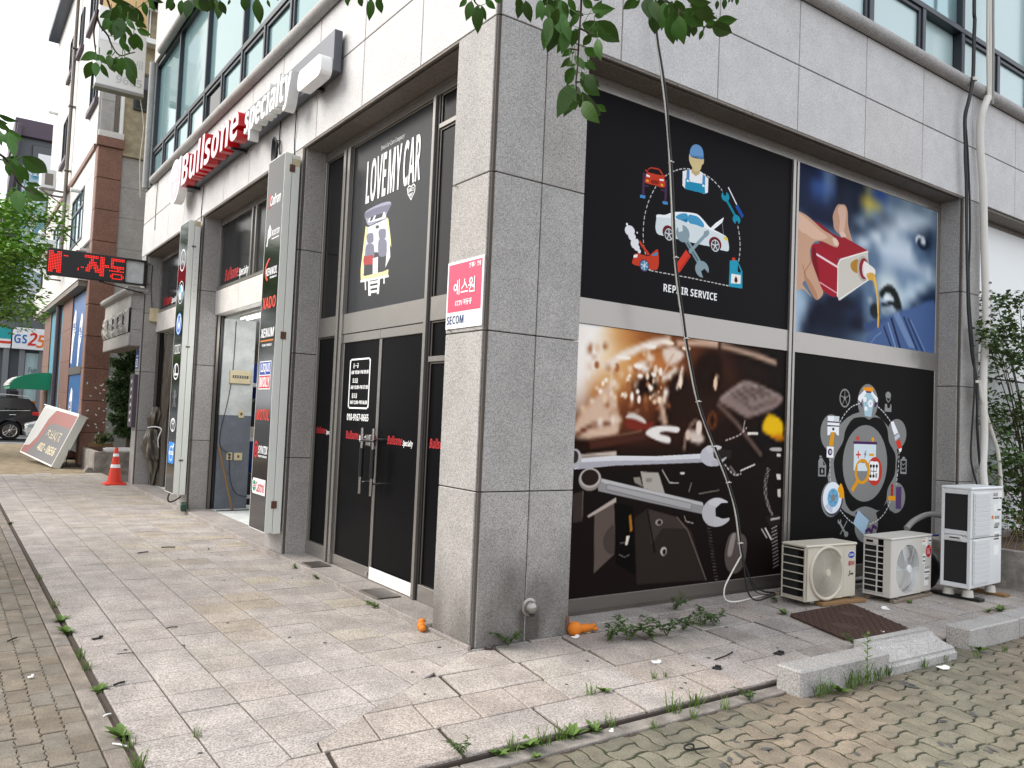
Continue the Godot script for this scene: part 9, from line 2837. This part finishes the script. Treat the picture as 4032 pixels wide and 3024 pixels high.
	c.sm("#c8c6ca",[2644,1429,2770,1443,2852,1432,2843,1412,2746,1400,2685,1366])
	c.sm("#b4b1b6",[2726,1299,2827,1303,2924,1337,2917,1313,2817,1252,2740,1252])
	c.pg("#8f8c8c",[1329,1160,1396,1145,2618,923,2673,804,1962,931,1349,1043])
	c.pg("#b8b6b6",[1350,1154,1401,1142,2618,918,2635,887,1958,1007,1423,1104,1365,1127])
	c.pg("#a3a1a1",[1447,1099,2477,915,2463,856,1435,1057])
	c.ln("#6e6a68",6,[1447,1099,2477,915,2463,856,1435,1057,1447,1099])
	c.el("#8a827c",1257,1140,123,94)
	c.el("#b0aaa4",1256,1152,116,82)
	c.el("#2a201c",1256,1155,92,64)
	c.el("#b6b4b6",2811,825,196,135)
	c.pg("#14100f",[2796,859,2871,905,3052,927,3046,766,2903,757,2805,788])
	c.sm("#c6c4c6",[2693,913,2792,952,2921,937,2969,909,2871,905,2796,876])
	c.sm("#bab8ba",[2800,783,2903,763,2994,768,2982,734,2881,695,2778,700])
	c.blur(3)
func art_van(c: Cv):
	c.sm("#9a9aae",[-2737,3596,-2694,3627,-2520,3640,-2317,3638,-2185,3622,-2151,3600,-2164,3570,-2238,3511,-2250,3469,-2399,3473,-2622,3467,-2702,3543])
	c.sm("#6e6e82",[-2737,3596,-2692,3611,-2483,3617,-2166,3593,-2164,3570,-2240,3526,-2510,3546,-2667,3544])
	c.pg("#f2f2f2",[-2644,3502,-2614,3542,-2274,3540,-2251,3476,-2400,3481])
	c.pg("#3a3a44",[-2586,3545,-2509,3543,-2547,3507,-2609,3506])
	c.pg("#3a3a44",[-2468,3542,-2307,3538,-2329,3498,-2505,3503])
	c.pg("#f0e3a0",[-2694,3472,-2646,3456,-2705,3164,-2684,2991,-2750,2937,-2763,3048])
	c.pg("#f0e3a0",[-2235,3481,-2194,3458,-2133,3287,-2098,3165,-2142,3215,-2205,3357])
	c.pg("#dcdcdc",[-2639,3454,-2233,3466,-2146,3260,-2111,3079,-2242,2951,-2672,2974,-2705,3164])
	c.pg("#38383e",[-2695,3170,-2609,3196,-2197,3136,-2207,2932,-2672,2974])
	c.sm("#77778a",[-2648,3379,-2525,3374,-2497,3316,-2514,3281,-2627,3291])
	c.sm("#77778a",[-2382,3380,-2249,3368,-2230,3317,-2245,3275,-2366,3295])
	c.sm("#77778a",[-2660,3273,-2512,3265,-2471,3206,-2478,3116,-2655,3141])
	c.sm("#77778a",[-2378,3282,-2227,3261,-2197,3194,-2210,3108,-2361,3130])
	c.pg("#d8d8d8",[-2482,3450,-2379,3444,-2373,3386,-2476,3399])
	c.pg("#3a3a44",[-2463,3435,-2395,3432,-2391,3401,-2460,3408])
	c.sm("#a83a3a",[-2704,3156,-2604,3157,-2492,3149,-2489,3065,-2594,3072,-2688,3081])
	c.pg("#f0f0f0",[-2489,3118,-2376,3117,-2368,2952,-2477,2958])
	c.pg("#f0e3a0",[-2757,3000,-2653,2964,-2243,2958,-2140,2967,-2139,2894,-2439,2923,-2734,2928])
	c.pg("#f0f0f0",[-2757,2935,-2125,2910,-2122,2889,-2754,2910])
	c.pg("#f0f0f0",[-2575,2901,-2533,2904,-2495,2749,-2551,2755])
	c.pg("#f0f0f0",[-2353,2905,-2309,2903,-2319,2753,-2359,2751])
	c.ln("#f0f0f0",26,[-2520,2880,-2332,2873])
	c.ln("#f0f0f0",26,[-2515,2834,-2334,2829])
	c.ln("#f0f0f0",26,[-2509,2788,-2335,2782])
	c.pg("#e8e8e8",[-2652,2903,-2624,2903,-2608,2821,-2635,2817])
	c.pg("#e8e8e8",[-2237,2906,-2211,2906,-2203,2836,-2229,2835])
	c.ln("#f2f2f2",13,[-1749,3553,-1814,3616,-1832,3669,-1798,3690,-1755,3671,-1716,3689,-1685,3666,-1686,3617,-1749,3553])
